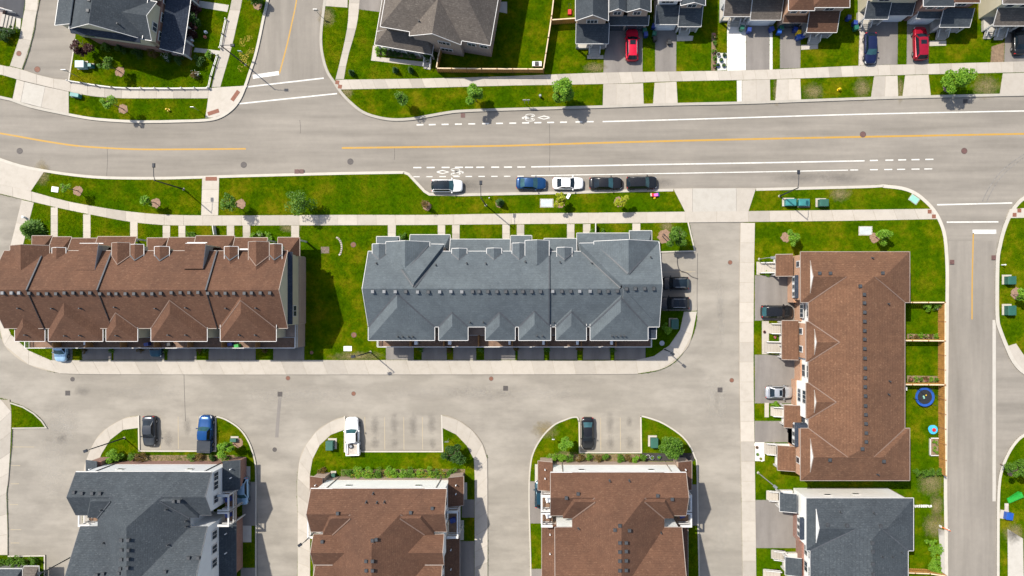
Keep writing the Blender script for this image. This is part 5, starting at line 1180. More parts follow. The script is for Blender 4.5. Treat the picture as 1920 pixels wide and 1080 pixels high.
# cream gabled house, turned eight degrees
FRAME = (GX(249), GY(91.6), math.radians(-8))
B = empty('house', (FRAME[0], FRAME[1], 0), 'grey roofed cream gabled house inside the low white fence', 'house')
wing(B, 'S', -5.2, 5.2, -.2, 15, 6.3, .68, 'gable', 'shingle_dark', 'siding_cream', 'trim_white', oh=.25)
wallbox(B, -4.96, 4.96, .02, .3, 0, 2.6, 'brick_red'); shed(B, 'S', -4.9, 5.0, -.75, .75, 6.25, 6.75, 'shingle_navy', 'flash', name='pent_roof', trim=False)
window(B, 'S', .05, -2.4, 4.4, 1.2, .5, 2); window(B, 'S', .05, -4.2, 3.2, 1.6, .5, 2)
shed(B, 'W', 0.3, 14, -8.0, 3.3, 5.3, 7.0, 'shingle_dark', 'trim_white', name='roof'); wallbox(B, -7.6, -4.9, .7, 14, 0, 5.2, 'siding_cream')
wing(B, 'E', -.15, 5.4, 6.35, 6.4, 6.0, .68, 'gable', 'shingle_dark', 'siding_cream', 'trim_white', base=2.9, oh=.25)
wing(B, 'E', 5.8, 11.4, 6.35, 6.4, 6.0, .68, 'gable', 'shingle_dark', 'siding_cream', 'trim_white', base=2.9, oh=.25)
wallbox(B, 5.2, 6.2, .1, 13, 0, 4.6, 'brick_red')
for v_, z_, w_ in [(2.0, 4.9, 1.2), (1.2, 3.3, 1.2), (3.9, 3.3, 1.2), (6.6, 3.3, 1.2), (8.2, 4.9, 1.2)]: window(B, 'E', 6.12 if z_ > 4 else 6.2, v_, z_, w_, 1.0, 2)
shed(B, 'E', -.6, 12, 9.35, 2.8, 3.05, 4.3, 'shingle_navy', 'trim_white', post='trim_white')
wallbox(B, 6.2, 8.9, -.2, 12, 0, .6, 'brick_red', 'porch_floor')
ORG_FR = FRAME; FRAME = None
vents(B, [(166.5, 21), (169, 1)], 0); vents(B, [(223, 46)], 1)
# taupe house, turned ten degrees
FRAME = (GX(874), GY(105), math.radians(-9.8))
B = empty('house', (FRAME[0], FRAME[1], 0), 'taupe roofed brick house inside the timber fence', 'house')
ridge_roof(B, -11.6, 4.15, 15.5, .05, 7.8, 6, 10.3, 'shingle_taupe', 'trim_white', (6.5, 6.0)); wallbox(B, -11.2, 3.8, .45, 15, 0, 5.85, 'brick_tan')
wing(B, 'S', -7.35, .05, -.55, 8, 6, .66, 'gable', 'shingle_taupe', 'brick_tan', 'trim_white', oh=.35)
shed(B, 'S', -12.9, -4.4, -1.65, 2.0, 3.0, 4.35, 'shingle_taupe', 'trim_white', (1.8, .9), post='trim_white'); shed(B, 'W', .35, 15, -12.9, 1.8, 3.0, 4.3, 'shingle_taupe', 'trim_white')
wallbox(B, -12.5, -11.2, .4, 14.6, 0, 2.9, 'brick_tan'); wallbox(B, -12.6, -4.8, -1.3, .45, 0, .6, 'concrete_grey', 'porch_floor')
for u_, z_, n_, pl in [(-2.6, 4.2, 3, -.2), (-2.6, 1.6, 3, -.2), (1.2, 3.6, 2, .45), (3.0, 3.6, 2, .45)]: window(B, 'S', pl, u_, z_, .55 * n_, .8, n_)
rail(B, [(-12.6, -1.25, .6), (-6.3, -1.25, .6)], .9); steps(B, 'S', -5.9, -4.9, -3.0, 1.6, .6, 4, 'concrete_grey')
for u_ in (-5.9, -4.9): rail(B, [(u_, -2.9, .1), (u_, -1.4, .55)], .85, name='stair_rail')
FRAME = None
vents(B, [(786.5, 40.5)], 1)
# porch at the left edge
B = empty('porch', W(5, 38, 0), 'brick porch corner with white railings at the left edge', 'porch')
FRAME = (GX(8), GY(40), math.radians(-12))
wallbox(B, -4, 0, -1.6, 1.8, 0, .6, 'brick_red', 'porch_floor'); steps(B, 'E', -1.0, .9, 1.7, 1.7, .6, 4, 'concrete_grey')
for v_ in (-1.5, 1.5): rail(B, [(-3.5, v_, .6), (-.1, v_, .6), (1.7, v_, .1)], .9)
pad('doorstep', [(32, 34), (41, 36), (39, 56), (31, 54)], 'concrete_grey', 'doorstep slab of the brick porch at the left edge', .15)
FRAME = None
# ================================================================ vehicles
KIND = {
 'sedan': dict(L=4.75, W=1.84, H=1.45, belt=.95, hood=.94, nose=.7, deck=1.0, tail=.86, cf=.98, rf=.28, rr=-.98, cr=-1.72),
 'suv': dict(L=4.66, W=1.9, H=1.69, belt=1.08, hood=1.06, nose=.8, deck=1.08, tail=1.0, cf=1.02, rf=.4, rr=-1.82, cr=-2.2),
 'hatch': dict(L=4.35, W=1.8, H=1.5, belt=.97, hood=.95, nose=.7, deck=1.0, tail=.92, cf=.98, rf=.3, rr=-1.42, cr=-1.98),
 'van': dict(L=4.9, W=1.95, H=1.76, belt=1.08, hood=1.06, nose=.78, deck=1.1, tail=1.02, cf=1.22, rf=.5, rr=-2.0, cr=-2.34),
 'pickup': dict(L=5.85, W=2.02, H=1.9, belt=1.2, hood=1.18, nose=.95, deck=.78, tail=.78, cf=1.12, rf=.6, rr=-.72, cr=-.92),
}
for nm, c, me_, ro in [('car_white', (.78, .78, .77), 0, .3), ('car_black', (.012, .013, .015), .2, .22), ('car_navy', (.01, .016, .055), .3, .25), ('car_blue', (.008, .045, .13), .35, .26), ('car_truckblue', (.005, .05, .17), .3, .26), ('car_grey', (.05, .056, .064), .5, .28), ('car_red', (.5, .006, .03), .2, .26), ('car_darkred', (.27, .006, .02), .25, .26), ('car_silver', (.45, .46, .47), .6, .3), ('car_ice', (.3, .46, .6), .3, .28), ('car_teal', (.012, .05, .075), .3, .28)]:
    paint(nm, c, me_, ro)
WHEEL = None
def car(kind, col, label, px, py, deg, roof=None, sunroof=None, rails=False, glass_m='car_glass', rear_glass=None, L=None, group=None, bed=None):
    p = dict(KIND[kind]); k = (L / p['L']) if L else 1.0
    x, y, _ = W(px, py, .8)
    z0 = .13 if py < 150 or (450 < py < 770 and px > 1400) or 640 < py < 670 or (px < 470 and py > 900) or (px > 1000 and py > 900) else .004
    C_ = empty('parked_car' if kind != 'pickup' else 'pickup_truck', (x, y, z0), label, 'car' if kind != 'pickup' else 'pickup', group, rz=math.radians(deg))
    Ls, Ws, H = p['L'] / 2, p['W'] / 2, p['H']
    S = lambda v: [(a * k, b, c) for a, b, c in v]
    # body: lofted shell
    prof = [(-1, .58, p['tail'] - .12), (-.985, .73, p['tail'] - .02), (-.94, .88, p['tail'] + (p['deck'] - p['tail']) * .6), (-.85, .96, p['deck']), (p['cr'] / Ls, 1.0, p['deck']), ((p['cr'] + .15) / Ls, 1.0, p['belt']), (-.1, 1.0, p['belt']), (p['cf'] / Ls, .995, p['belt']), ((p['cf'] + .1) / Ls, .99, p['hood']), (.75, .94, (p['hood'] * 2 + p['nose']) / 3), (.88, .84, (p['hood'] + p['nose']) / 2), (.96, .69, p['nose']), (1.0, .46, p['nose'] - .14)]
    if kind == 'pickup': prof[4:6] = [(-.2, 1.0, p['deck']), ((p['cr']) / Ls, 1.0, p['belt'])]; prof[3] = (-.85, 1.0, p['deck']); prof[0] = (-1, .93, p['tail']); prof[1] = (-.99, .96, p['tail']); prof[2] = (-.95, .99, p['tail'])
    sec = lambda w, zt: [(w * .9, .24), (w * .985, .34), (w, .52), (w * .99, max(.56, zt - .2)), (w * .955, zt - .05), (w * .85, zt), (w * .45, zt + .025)]
    V = []; F = []
    for s, wf, zt in prof:
        h_ = sec(Ws * wf, zt); row = [(s * Ls, a, b) for a, b in h_] + [(s * Ls, -a, b) for a, b in h_[::-1]]
        V += row
    n = 14
    for i in range(len(prof) - 1):
        for j in range(n - 1): F.append((i * n + j, (i + 1) * n + j, (i + 1) * n + j + 1, i * n + j + 1))
        F.append((i * n + n - 1, (i + 1) * n + n - 1, (i + 1) * n, i * n))
    F.append(tuple(range(n))); F.append(tuple((len(prof) - 1) * n + j for j in range(n))[::-1])
    mk('body', S(V), F, col, C_, smooth=True, local=True)
    # cabin
    wb, wr = Ws * .9, Ws * .7; T_ = [-1, -.93, -.6, 0, .6, .93, 1]
    def colpts(t, out=0):
        z = H - .05 * t * t
        return [(p['cf'] + .14 * (1 - t * t) - .06 + out, t * wb, p['belt'] - .02 + out), (p['rf'] + .06 * (1 - t * t) + out * .5, t * wr, z - .03 + out), ((p['rf'] + p['rr']) / 2, t * wr * 1.02, z + .02 + out), (p['rr'] - .05 * (1 - t * t) - out * .5, t * wr * .97, z - .05 + out), (p['cr'] - .1 * (1 - t * t) - out, t * wb * .96, p['belt'] - .02 + out)]
    def strip(ts, i0, i1, out, nm, mt, sm=True):
        v = []; f = []
        for t in ts: v += colpts(t, out)[i0:i1 + 1]
        m_ = i1 - i0 + 1
        for a in range(len(ts) - 1):
            for b in range(m_ - 1): f.append((a * m_ + b, a * m_ + b + 1, (a + 1) * m_ + b + 1, (a + 1) * m_ + b))
        return mk(nm, S(v), f, mt, C_, smooth=sm, local=True)
    strip(T_, 0, 4, 0, 'cabin', col)
    for s in (-1, 1):
        c5 = colpts(s); mk('pillar', S(c5), [(0, 1, 2, 3, 4)], col, C_, local=True)
        e = .015 * s; q = []
        cen = sum((Vector(v) for v in c5), Vector()) / 5
        for v in c5: w_ = Vector(v).lerp(cen, .13); q.append((w_.x, w_.y + e, w_.z + .01))
        mk('side_window', S(q), [(0, 1, 2, 3, 4)], 'car_glass', C_, local=True)
    strip([-.93, -.6, 0, .6, .93], 0, 1, .012, 'windshield', glass_m)
    strip([-.88, -.5, 0, .5, .88], 3, 4, .012, 'rear_window', rear_glass or 'car_glass')
    strip([-.96, -.6, 0, .6, .96], 1, 3, .012, 'roof', roof or col)
    if sunroof:
        x0, x1 = sunroof; zz = H + .035
        mk('sunroof', S([(x0, -.42, zz), (x1, -.42, zz), (x1, .42, zz), (x0, .42, zz), (x0, -.42, zz - .05), (x1, -.42, zz - .05), (x1, .42, zz - .05), (x0, .42, zz - .05)]), [(0, 1, 2, 3), (0, 4, 5, 1), (1, 5, 6, 2), (2, 6, 7, 3), (3, 7, 4, 0)], 'car_glass', C_, local=True)
    if rails:
        for s in (-1, 1):
            mb = MB().tube([(p['rf'] - .2, s * wr * .92, H - .03), (p['rf'] - .35, s * wr * .92, H + .05), (p['rr'] + .35, s * wr * .92, H + .04), (p['rr'] + .2, s * wr * .92, H - .05)], .035, 6)
            mk('roof_rail', S(mb.v), mb.f, 'alloy', C_, local=True)
    # wheels, lamps, mirrors
    R_ = .33 if kind != 'pickup' else .39
    for fx in (.6, -.6):
        for s in (-1, 1):
            cx, cy = fx * Ls, s * (Ws - .1)
            mb = MB().tube([(cx, cy - .12, R_), (cx, cy + .12, R_)], R_, 18); wv = mk('wheel', S(mb.v), mb.f, 'rubber', C_, local=True)
            mb = MB().tube([(cx, cy + s * .1, R_), (cx, cy + s * .135, R_)], R_ * .62, 14); mk('rim', S(mb.v), mb.f, 'alloy', wv, local=True)
    for s in (-1, 1):
        zl = p['nose'] - .02
        mb = MB().add([(Ls * .86, s * Ws * .82, zl - .02), (Ls * .955, s * Ws * .6, zl - .08), (Ls * .985, s * Ws * .66, zl - .14), (Ls * .9, s * Ws * .9, zl - .1), (Ls * .84, s * Ws * .87, zl + .1), (Ls * .935, s * Ws * .6, zl + .05)], [(0, 1, 2, 3), (0, 4, 5, 1), (1, 5, 2), (2, 5, 4, 3), (3, 4, 0)])
        mk('headlight', S(mb.v), mb.f, 'lamp_lens', C_, local=True)
        zt = (p['tail'] if kind != 'pickup' else 1.1)
        mb = MB().box(-Ls * .975, -Ls * .93, s * Ws * .76 - .1, s * Ws * .76 + .1, zt - .22, zt + .03); mk('taillight', S(mb.v), mb.f, 'tail_lens', C_, local=True)
        mb = MB().obox((p['cf'] - .25, s * (Ws + .08), p['belt'] - .02), .16, .22, .15, 0, 0, .85); mk('mirror', S(mb.v), mb.f, col, C_, local=True)
    mb = MB().box(Ls * .985, Ls * 1.0, -.26, .26, .4, .52); mk('number_plate', S(mb.v), mb.f, 'plastic_white', C_, local=True)
    if bed:
        xb0, xb1 = -Ls + .04, p['cr'] - .08; zt = 1.2
        mb = MB().box(xb0, xb1, Ws * .88, Ws * .99, .6, zt).box(xb0, xb1, -Ws * .99, -Ws * .88, .6, zt).box(xb0, xb0 + .1, -Ws * .88, Ws * .88, .6, zt).box(xb1 - .06, xb1, -Ws * .88, Ws * .88, .6, zt)
        mk('bed', S(mb.v), mb.f, col, C_, local=True)
        if bed == 'open':
            mb = MB().box(xb0 + .1, xb1 - .06, -Ws * .88, Ws * .88, .78, .815); mk('bed_floor', S(mb.v), mb.f, 'stone', C_, local=True)
            mb = MB().disc((xb1 - .5, .25, .816), .36, .2, 18); tv = mk('spare_tyre', S(mb.v), mb.f, 'rubber', C_, local=True)
            mb = MB().disc((xb1 - .5, .25, 1.0), .2, .03, 14); mk('rim', S(mb.v), mb.f, 'alloy', tv, local=True)
            mb = MB().box(xb0 + .1, xb1 - .06, Ws * .7, Ws * .88, .815, .99).box(xb0 + .1, xb1 - .06, -Ws * .88, -Ws * .7, .815, .99); mk('wheel_arch', S(mb.v), mb.f, col, C_, local=True)
        else:
            mb = MB().box(xb0 + .02, xb1 + .02, -Ws * .97, Ws * .97, zt, zt + .05); mk('bed_cover', S(mb.v), mb.f, 'car_grey', C_, local=True)
    return C_
st = 'cars parked along the main street'
car('suv', 'car_white', 'white hatchback with black roof glass parked first on the street', 838, 348.5, 0, roof='car_glass', glass_m='car_glass_pale', group=st)
car('sedan', 'car_blue', 'blue sedan parked on the street behind a white sedan', 996, 343.5, -1, glass_m='car_glass_pale', rear_glass='car_glass_pale', L=4.5, group=st)
car('sedan', 'car_white', 'white sedan parked between the blue and black cars', 1065, 343.5, 0, L=4.6, group=st)
car('sedan', 'car_black', 'glossy black sedan parked on the street, third from the left end of four', 1136, 343.5, 0, glass_m='car_glass_pale', L=4.95, group=st)
car('suv', 'car_black', 'black crossover with red tail lamps at the front of the street row', 1203.5, 342.5, 1, glass_m='car_glass_pale', L=4.6, group=st)
car('suv', 'car_black', 'black crossover with pale rear hatch on the upper parking pad', 1265.5, 531, 180, roof='car_glass', rear_glass='car_glass_pale', rails=True, L=4.1)
car('suv', 'car_black', 'black crossover with silver roof rails on the lower parking pad', 1263, 568.5, 180, rails=True, sunroof=(-.6, .1), L=4.7)
car('pickup', 'car_truckblue', 'bright blue pickup with a grey bed cover', 385, 813.5, 88, glass_m='car_glass_pale', bed='cover', L=5.6)
car('sedan', 'car_grey', 'dark grey sedan in the left parking bay', 279, 809, -89, L=4.6)
car('pickup', 'car_white', 'white pickup with an open bed and spare tyre', 661, 818, 92, glass_m='car_glass_pale', bed='open', L=5.7)
car('sedan', 'car_black', 'black sedan backed into the right parking bay', 1102, 813, -90, rear_glass='car_glass_pale', L=4.85)  # pale rear glass has the sky's reflection put into its colour
car('suv', 'car_red', 'bright red crossover in a driveway', 1185, 84, 90, sunroof=(-.3, .3), rails=True, L=4.75)
car('hatch', 'car_navy', 'dark blue hatchback nosing towards the sidewalk', 1632, 90.5, -90, glass_m='car_glass_pale', L=4.6)
car('van', 'car_darkred', 'dark red van in a driveway', 1725, 81, 92, sunroof=(-.5, .1), L=5.0)
car('sedan', 'car_black', 'black car half outside the top right corner', 1911, 74, 90, L=4.5)
car('suv', 'car_black', 'black hatchback on an east row driveway', 1457, 584.5, 0, glass_m='car_glass', rear_glass='car_glass_pale', L=4.75)
car('sedan', 'car_silver', 'silver white sedan with a dark sunroof on an east row driveway', 1460.5, 735.5, 0, sunroof=(-.2, .25), L=4.1)
car('hatch', 'car_ice', 'pale blue car half under the deck of the brown townhouses', 114.5, 652, -92, glass_m='car_glass_pale', L=4.2)
car('hatch', 'car_teal', 'dark teal car half under the deck of the brown townhouses', 292, 645, -90, L=4.0)
car('hatch', 'car_ice', 'pale car beside the right wall of the grey apartment block', 454.5, 921, -90, glass_m='car_glass_pale', L=4.1)
car('hatch', 'car_teal', 'dark car beside the left wall of the right apartment block', 1014, 926, 90, L=4.1)
# ================================================================ trees, shrubs, hedges
def leaves(n, centre, rad, size, lobes=9, flat=.85, seed=0, hollow=.35, droop=0):
    """leaf-sized faces spread through a lumpy crown; two triangles per leaf"""
    r = np.random.default_rng(seed)
    lob = r.normal(size=(lobes, 3)); lob /= np.linalg.norm(lob, axis=1)[:, None]; lob *= r.uniform(.25, .92, lobes)[:, None]
    lr = r.uniform(.22, .5, lobes)
    k = r.integers(0, lobes, n); d = r.normal(size=(n, 3)); d /= np.linalg.norm(d, axis=1)[:, None]
    P = lob[k] + d * (lr[k] * r.uniform(hollow, 1.05, n) ** .6)[:, None]
    P[:, 2] *= flat; P *= rad; P += np.array(centre)
    # each leaf: a bent quad
    u = r.normal(size=(n, 3)); u[:, 2] *= .45; u /= np.linalg.norm(u, axis=1)[:, None]
    w = np.cross(u, r.normal(size=(n, 3)) * np.array([.35, .35, 1]) + np.array([0, 0, .4])); w /= np.linalg.norm(w, axis=1)[:, None]
    s = (size * r.uniform(.6, 1.35, n))[:, None]
    V = np.stack([P - u * s, P + w * s * .55, P + u * s, P - w * s * .55], 1).reshape(-1, 3)
    F = np.arange(4 * n).reshape(n, 4)
    return V, F
def np_mesh(name, V, F, mat, parent=None, **t):
    me = bpy.data.meshes.new(name); n = len(V); m_ = len(F); c = F.shape[1]
    o_ = np.array(ORG[parent.name]) if parent is not None else 0
    me.vertices.add(n); me.vertices.foreach_set('co', (V - o_).astype(np.float32).ravel())
    me.loops.add(m_ * c); me.loops.foreach_set('vertex_index', F.astype(np.int32).ravel())
    me.polygons.add(m_); me.polygons.foreach_set('loop_start', np.arange(0, m_ * c, c, dtype=np.int32)); me.polygons.foreach_set('loop_total', np.full(m_, c, dtype=np.int32))
    me.materials.append(MATS[mat]); me.update(calc_edges=True); me.validate()
    o = bpy.data.objects.new(name, me); COL.objects.link(o)
    if parent is not None: o.parent = parent
    return tag(o, **t)
SEED = [100]
def tree(base, label, rad, hc, leaf='leaf_green', n=2600, size=.13, top=None, mulch=None, mlab=None, trunk=.07, group=None, flat=.9, lobes=10, name='tree', off=(0, 0)):
    SEED[0] += 1
    x, y = gx(base[0]), gy(base[1]); zb = ZB
    Tt = empty(name, (x, y, zb), label, 'tree' if name == 'tree' else name, group)
    cz = hc + zb; cx, cy = x + off[0] * K, y - off[1] * K
    mb = MB(); mb.tube([(x, y, zb - .05), (x + (cx - x) * .4 + .03, y + (cy - y) * .4, cz * .45), (cx, cy, cz + rad * .3)], [trunk * 1.2, trunk * .9, trunk * .3], 8)
    rr = random.Random(SEED[0])
    for k in range(7):
        a = k * 2.4 + rr.random(); l = rad * rr.uniform(.45, .75); z = cz - rad * .5 + rr.random() * rad * .7
        mb.tube([(cx, cy, z), (cx + l * .5 * math.cos(a), cy + l * .5 * math.sin(a), z + l * .3), (cx + l * math.cos(a), cy + l * math.sin(a), z + l * .55)], [trunk * .5, trunk * .3, trunk * .1], 5)
    mb.build('trunk', 'bark', Tt)
    V, F = leaves(n, (cx, cy, cz), rad, size, lobes, flat, SEED[0])
    V = V[:]; np_mesh('crown', V, F, leaf, Tt)
    if mulch:
        disc_patch('mulch_ring', mulch, rad=.75, mat='mulch' if mlab is None else mlab, label='bark mulch ring round the ' + label.split(' tree')[0].replace('small ', '') + ' tree' if len(label) < 40 else 'bark mulch ring below the ' + ' '.join(label.split()[:5]))
    return Tt
def disc_patch(name, p, rad, mat, label, z=.02, seg=26):
    x, y = gx(p[0]), gy(p[1]); rr = random.Random(p[0])
    pts = [(x + rad * rr.uniform(.82, 1.12) * math.cos(2 * math.pi * a / seg), y + rad * rr.uniform(.82, 1.12) * math.sin(2 * math.pi * a / seg)) for a in range(seg)]
    HARD.append(pts)
    v, f = prism(pts, ZB - .02, ZB + z + .03)
    return mk(name, v, f, mat, label=label, kind='structure')
def shrub(p, label, rad, h=None, leaf='leaf_green', n=900, size=.09, group=None, flower=None, name='shrub', cat='shrub', flat=.8):
    SEED[0] += 1; x, y = gx(p[0]), gy(p[1]); h = h or rad
    Tt = empty(name, (x, y, ZB), label, cat, group)
    mb = MB(); rr = random.Random(SEED[0])
    for k in range(6):
        a = k * 1.05 + rr.random(); mb.tube([(x, y, ZB - .03), (x + rad * .35 * math.cos(a), y + rad * .35 * math.sin(a), ZB + h * .6)], [.03, .012], 5)
    mb.build('stem', 'bark', Tt)
    V, F = leaves(n, (x, y, ZB + h * .8), rad, size, 9, h / rad * flat, SEED[0], .45); V[:, 2] = np.maximum(V[:, 2], ZB + .02); np_mesh('foliage', V, F, leaf, Tt)
    if flower:
        V, F = leaves(max(40, n // 9), (x, y, ZB + h * .95), rad * .95, size * .8, 9, h / rad * flat, SEED[0] + 5, .9); V[:, 2] = np.maximum(V[:, 2], ZB + .05); np_mesh('blossom', V, F, flower, Tt)
    return Tt
def conifer(p, label, rad, h, leaf='leaf_dark', n=1500, name='evergreen', size=.09):
    SEED[0] += 1; r = np.random.default_rng(SEED[0]); x, y = gx(p[0]), gy(p[1])
    Tt = empty(name, (x, y, ZB), label, 'tree')
    MB().tube([(x, y, ZB - .05), (x, y, ZB + h * .9)], [.06, .015], 7).build('trunk', 'bark', Tt)
    t = r.uniform(0, 1, n) ** .75; a = r.uniform(0, 6.283, n); rr_ = rad * (1 - t) ** .85 * r.uniform(.55, 1.05, n) * (1 + .18 * np.sin(a * 5 + t * 30))
    P = np.stack([x + rr_ * np.cos(a), y + rr_ * np.sin(a), ZB + .1 + t * h], 1)
    u = np.stack([np.cos(a), np.sin(a), -.35 * np.ones(n)], 1) + r.normal(size=(n, 3)) * .25; u /= np.linalg.norm(u, axis=1)[:, None]
    w = np.cross(u, [0, 0, 1.0]) + r.normal(size=(n, 3)) * .2; w /= np.linalg.norm(w, axis=1)[:, None]; s = (size * r.uniform(.7, 1.4, n))[:, None]
    V = np.stack([P - u * s, P + w * s * .4, P + u * s * 1.5, P - w * s * .4], 1).reshape(-1, 3)
    np_mesh('crown', V, np.arange(4 * n).reshape(n, 4), leaf, Tt)
    return Tt
def cb(px, py, h): k = 1 - h / HC; return (NX + (px - NX) * k, NY + (py - NY) * k)
# street trees: base where the mulch or trunk stands
tree((232, 205), 'sparse young tree on the verge below the white fence', 1.15, 3.6, 'leaf_bright', 700, .12, mulch=(232, 205))
tree((226, 135), 'young tree inside the low white fence', 1.1, 3.2, 'leaf_green', 900, .12, mulch=(226, 135))
tree(cb(751, 183, 3.2), 'loose dark leaved tree on the verge, left of three', 1.45, 3.2, 'leaf_green', 950, .13)
tree(cb(889, 178, 3.2), 'bright green tree on the verge, middle of three', 1.6, 3.2, 'leaf_bright', 3200, .14)
tree(cb(1058, 174, 3.7), 'full bright green tree on the verge, biggest of three', 2.05, 3.7, 'leaf_bright', 4600, .15, lobes=14)
tree(cb(1797, 149, 3.4), 'bright green tree on the verge near the dark red van', 2.0, 3.4, 'leaf_bright', 4200, .15, mulch=(1777, 166), mlab='mulch_grey', lobes=13)
tree((147, 358), 'thin sapling at the left end of the long verge', .95, 3.2, 'leaf_bright', 420, .12, mulch=(147, 358))
tree((293, 381), 'small sapling left of the crossing path', .95, 2.7, 'leaf_bright', 900, .12, mulch=(293, 381))
tree(cb(431, 384, 3.2), 'loose tree just right of the crossing path', 1.5, 3.2, 'leaf_green', 900, .13, mulch=(452, 383))
tree(cb(563, 378, 2.9), 'tall loose green tree in the middle of the verge', 1.9, 2.9, 'leaf_green', 1300, .13, lobes=12)
shrub((800, 385), 'bare reddish sapling at the start of the parking lane', .85, 1.6, 'leaf_rust', 480, .09, name='sapling')
disc_patch('mulch_ring', (801, 387), .65, 'mulch', 'bark mulch ring under the bare reddish sapling')
conifer((938, 381), 'small dark evergreen near the street lamp by the parked cars', .6, 2.0)
disc_patch('mulch_ring', (936, 383), .55, 'mulch', 'bark mulch ring under the small dark evergreen')
tree((1049, 380), 'small lime green tree beside the pale ground lid', .95, 2.6, 'leaf_lime', 1300, .13, mulch=(1050, 381))
tree((1163, 383), 'small lime green tree below the black cars', 1.05, 2.8, 'leaf_lime', 1400, .13, mulch=(1160, 379))
conifer((68, 432), 'bushy dark evergreen at the left end of the brown townhouses', 1.55, 2.6, 'leaf_green', 3600, size=.2)
disc_patch('mulch_ring', (74, 432), .8, 'mulch', 'bark mulch ring under the bushy dark evergreen')
tree((1262, 448), 'green tree on the corner lawn beside the mulch patch', 1.75, 3.6, 'leaf_green', 2800, .13, lobes=12)
disc_patch('mulch_patch', (1246, 444), 1.05, 'mulch', 'oval bark patch on the corner lawn by the parking pads')
tree((1478, 447), 'small round tree above the east townhouses, left one', 1.15, 2.4, 'leaf_bright', 2200, .12, mulch=(1473, 445))
tree((1641, 445), 'small round tree above the east townhouses, right one', 1.3, 2.7, 'leaf_bright', 2700, .12, mulch=(1639, 446))
tree((441, 832), 'green tree right of the blue pickup', 1.3, 2.7, 'leaf_bright', 2300, .12, mulch=(447, 830))
tree((862, 842), 'dark green tree beside the curved walk', 1.6, 3.0, 'leaf_dark', 2600, .12, lobes=12, off=(-6, 2))
tree((1060, 822), 'small green tree on the lawn left of the black sedan', 1.1, 3.0, 'leaf_bright', 1700, .12)
tree((1253, 826), 'big round green tree beside the green cabinet', 1.85, 3.6, 'leaf_green', 4200, .13, lobes=15)
tree((1875, 870), 'leafy tree at the right edge', 1.7, 3.6, 'leaf_green', 2800, .13, mulch=(1896, 884))
disc_patch('mulch_ring', (1905, 550), .9, 'mulch', 'round bark patch at the right edge'); tree((1898, 553), 'small tree at the right edge above the cabinet', 1.0, 2.6, 'leaf_bright', 1200, .12)
tree((178, 96), 'dark plum leaved tree beside the cream house', 1.5, 2.6, 'leaf_plum', 2400, .12)
for i, (px, py, r_) in enumerate([(372, 20, 1.2), (370, 42, 1.4), (367, 64, 1.2)]):
    shrub((px, py), '%s dark shrub from the top beside the navy porch roof' % ORD[i], r_, 1.6, 'leaf_plum' if i != 1 else 'leaf_dark', 1500, .1, 'dark shrubs at the cream house')
tree((486, 4), 'green bushy tree cut by the top edge beside the side street', 1.3, 1.6, 'leaf_green', 1900, .12, mulch=(484, 10))
for i, (px, py, r_, lf) in enumerate([(205, 90, .9, 'leaf_green'), (232, 97, .8, 'leaf_dark'), (262, 102, .9, 'leaf_dark'), (292, 106, .8, 'leaf_rust'), (318, 112, .8, 'leaf_dark'), (340, 116, .9, 'leaf_dark'), (378, 118, .9, 'leaf_dark'), (372, 142, .7, 'leaf_rust'), (396, 106, .6, 'leaf_bright')]):
    shrub((px, py), '%s shrub from the left along the cream house wall' % ORD[i], r_, .9, lf, 650, .09, 'shrubs along the cream house', 'flower_white' if i in (4, 7) else None)
for i, (px, py, h_) in enumerate([(661, 139, 1.5), (743, 134, 1.5), (772, 134, 1.7)]):
    conifer((px, py), '%s small cone shaped evergreen from the left by the taupe house' % ORD[i], .42, h_, 'leaf_dark', 900)
for i, (px, py) in enumerate([(711, 97), (722, 99), (735, 102), (749, 104), (763, 106), (777, 108)]):
    shrub((px, py), '%s shrub from the left in the taupe house porch bed' % ORD[i], .65, .7, 'leaf_bright' if i < 2 else 'leaf_dark', 550, .08, 'shrubs in the porch bed')
shrub((809, 108), 'tall dark shrub between the porch steps and the timber fence', .9, 1.3, 'leaf_dark', 900, .09)
# hedges in front of the apartment blocks
for i in range(11):
    px = 652 + i * 19.5; lf = ['leaf_green', 'leaf_bright', 'leaf_bright'][i % 3] if i < 10 else 'leaf_green'
    shrub((px, 885 + (i % 2) * 1.5), '%s shrub from the left in the hedge above the middle block' % ORD[i], 1.12, .95, lf, 900, .085, 'hedge above the middle apartment block', 'flower_yellow' if i in (1, 2, 4, 7, 8, 9) else None)
for i, (px, py, r_, lf) in enumerate([(1036, 858, .95, 'leaf_bright'), (1053, 858, .8, 'leaf_bright'), (1068, 857, .8, 'leaf_green'), (1086, 857, .65, 'leaf_rust'), (1103, 857, .7, 'leaf_green'), (1120, 857, .7, 'leaf_rust'), (1133, 857, .7, 'leaf_green'), (1163, 857, .65, 'leaf_green'), (1178, 857, .65, 'leaf_rust'), (1191, 857, .65, 'leaf_bright'), (1204, 857, .6, 'leaf_green')]):
    shrub((px, py), '%s shrub from the left in the hedge above the right block' % ORD[i], r_, .8, lf, 650, .08, 'hedge above the right apartment block')
shrub((222, 851), 'big bright shrub at the left corner of the grey apartment block', 1.25, 1.5, 'leaf_bright', 1900, .1)
for i, (px, py, r_, lf) in enumerate([(250, 855, .8, 'leaf_green'), (269, 855, .85, 'leaf_rust'), (365, 856, .7, 'leaf_green'), (378, 856, .75, 'leaf_rust'), (402, 857, .55, 'leaf_dark'), (425, 856, .8, 'leaf_green')]):
    shrub((px, py), '%s small shrub from the left above the grey apartment block' % ORD[i], r_, .7, lf, 550, .08, 'shrubs above the grey apartment block')
shrub((607, 884), 'low reddish shrub at the left corner of the middle block', .9, .7, 'leaf_rust', 600, .09)
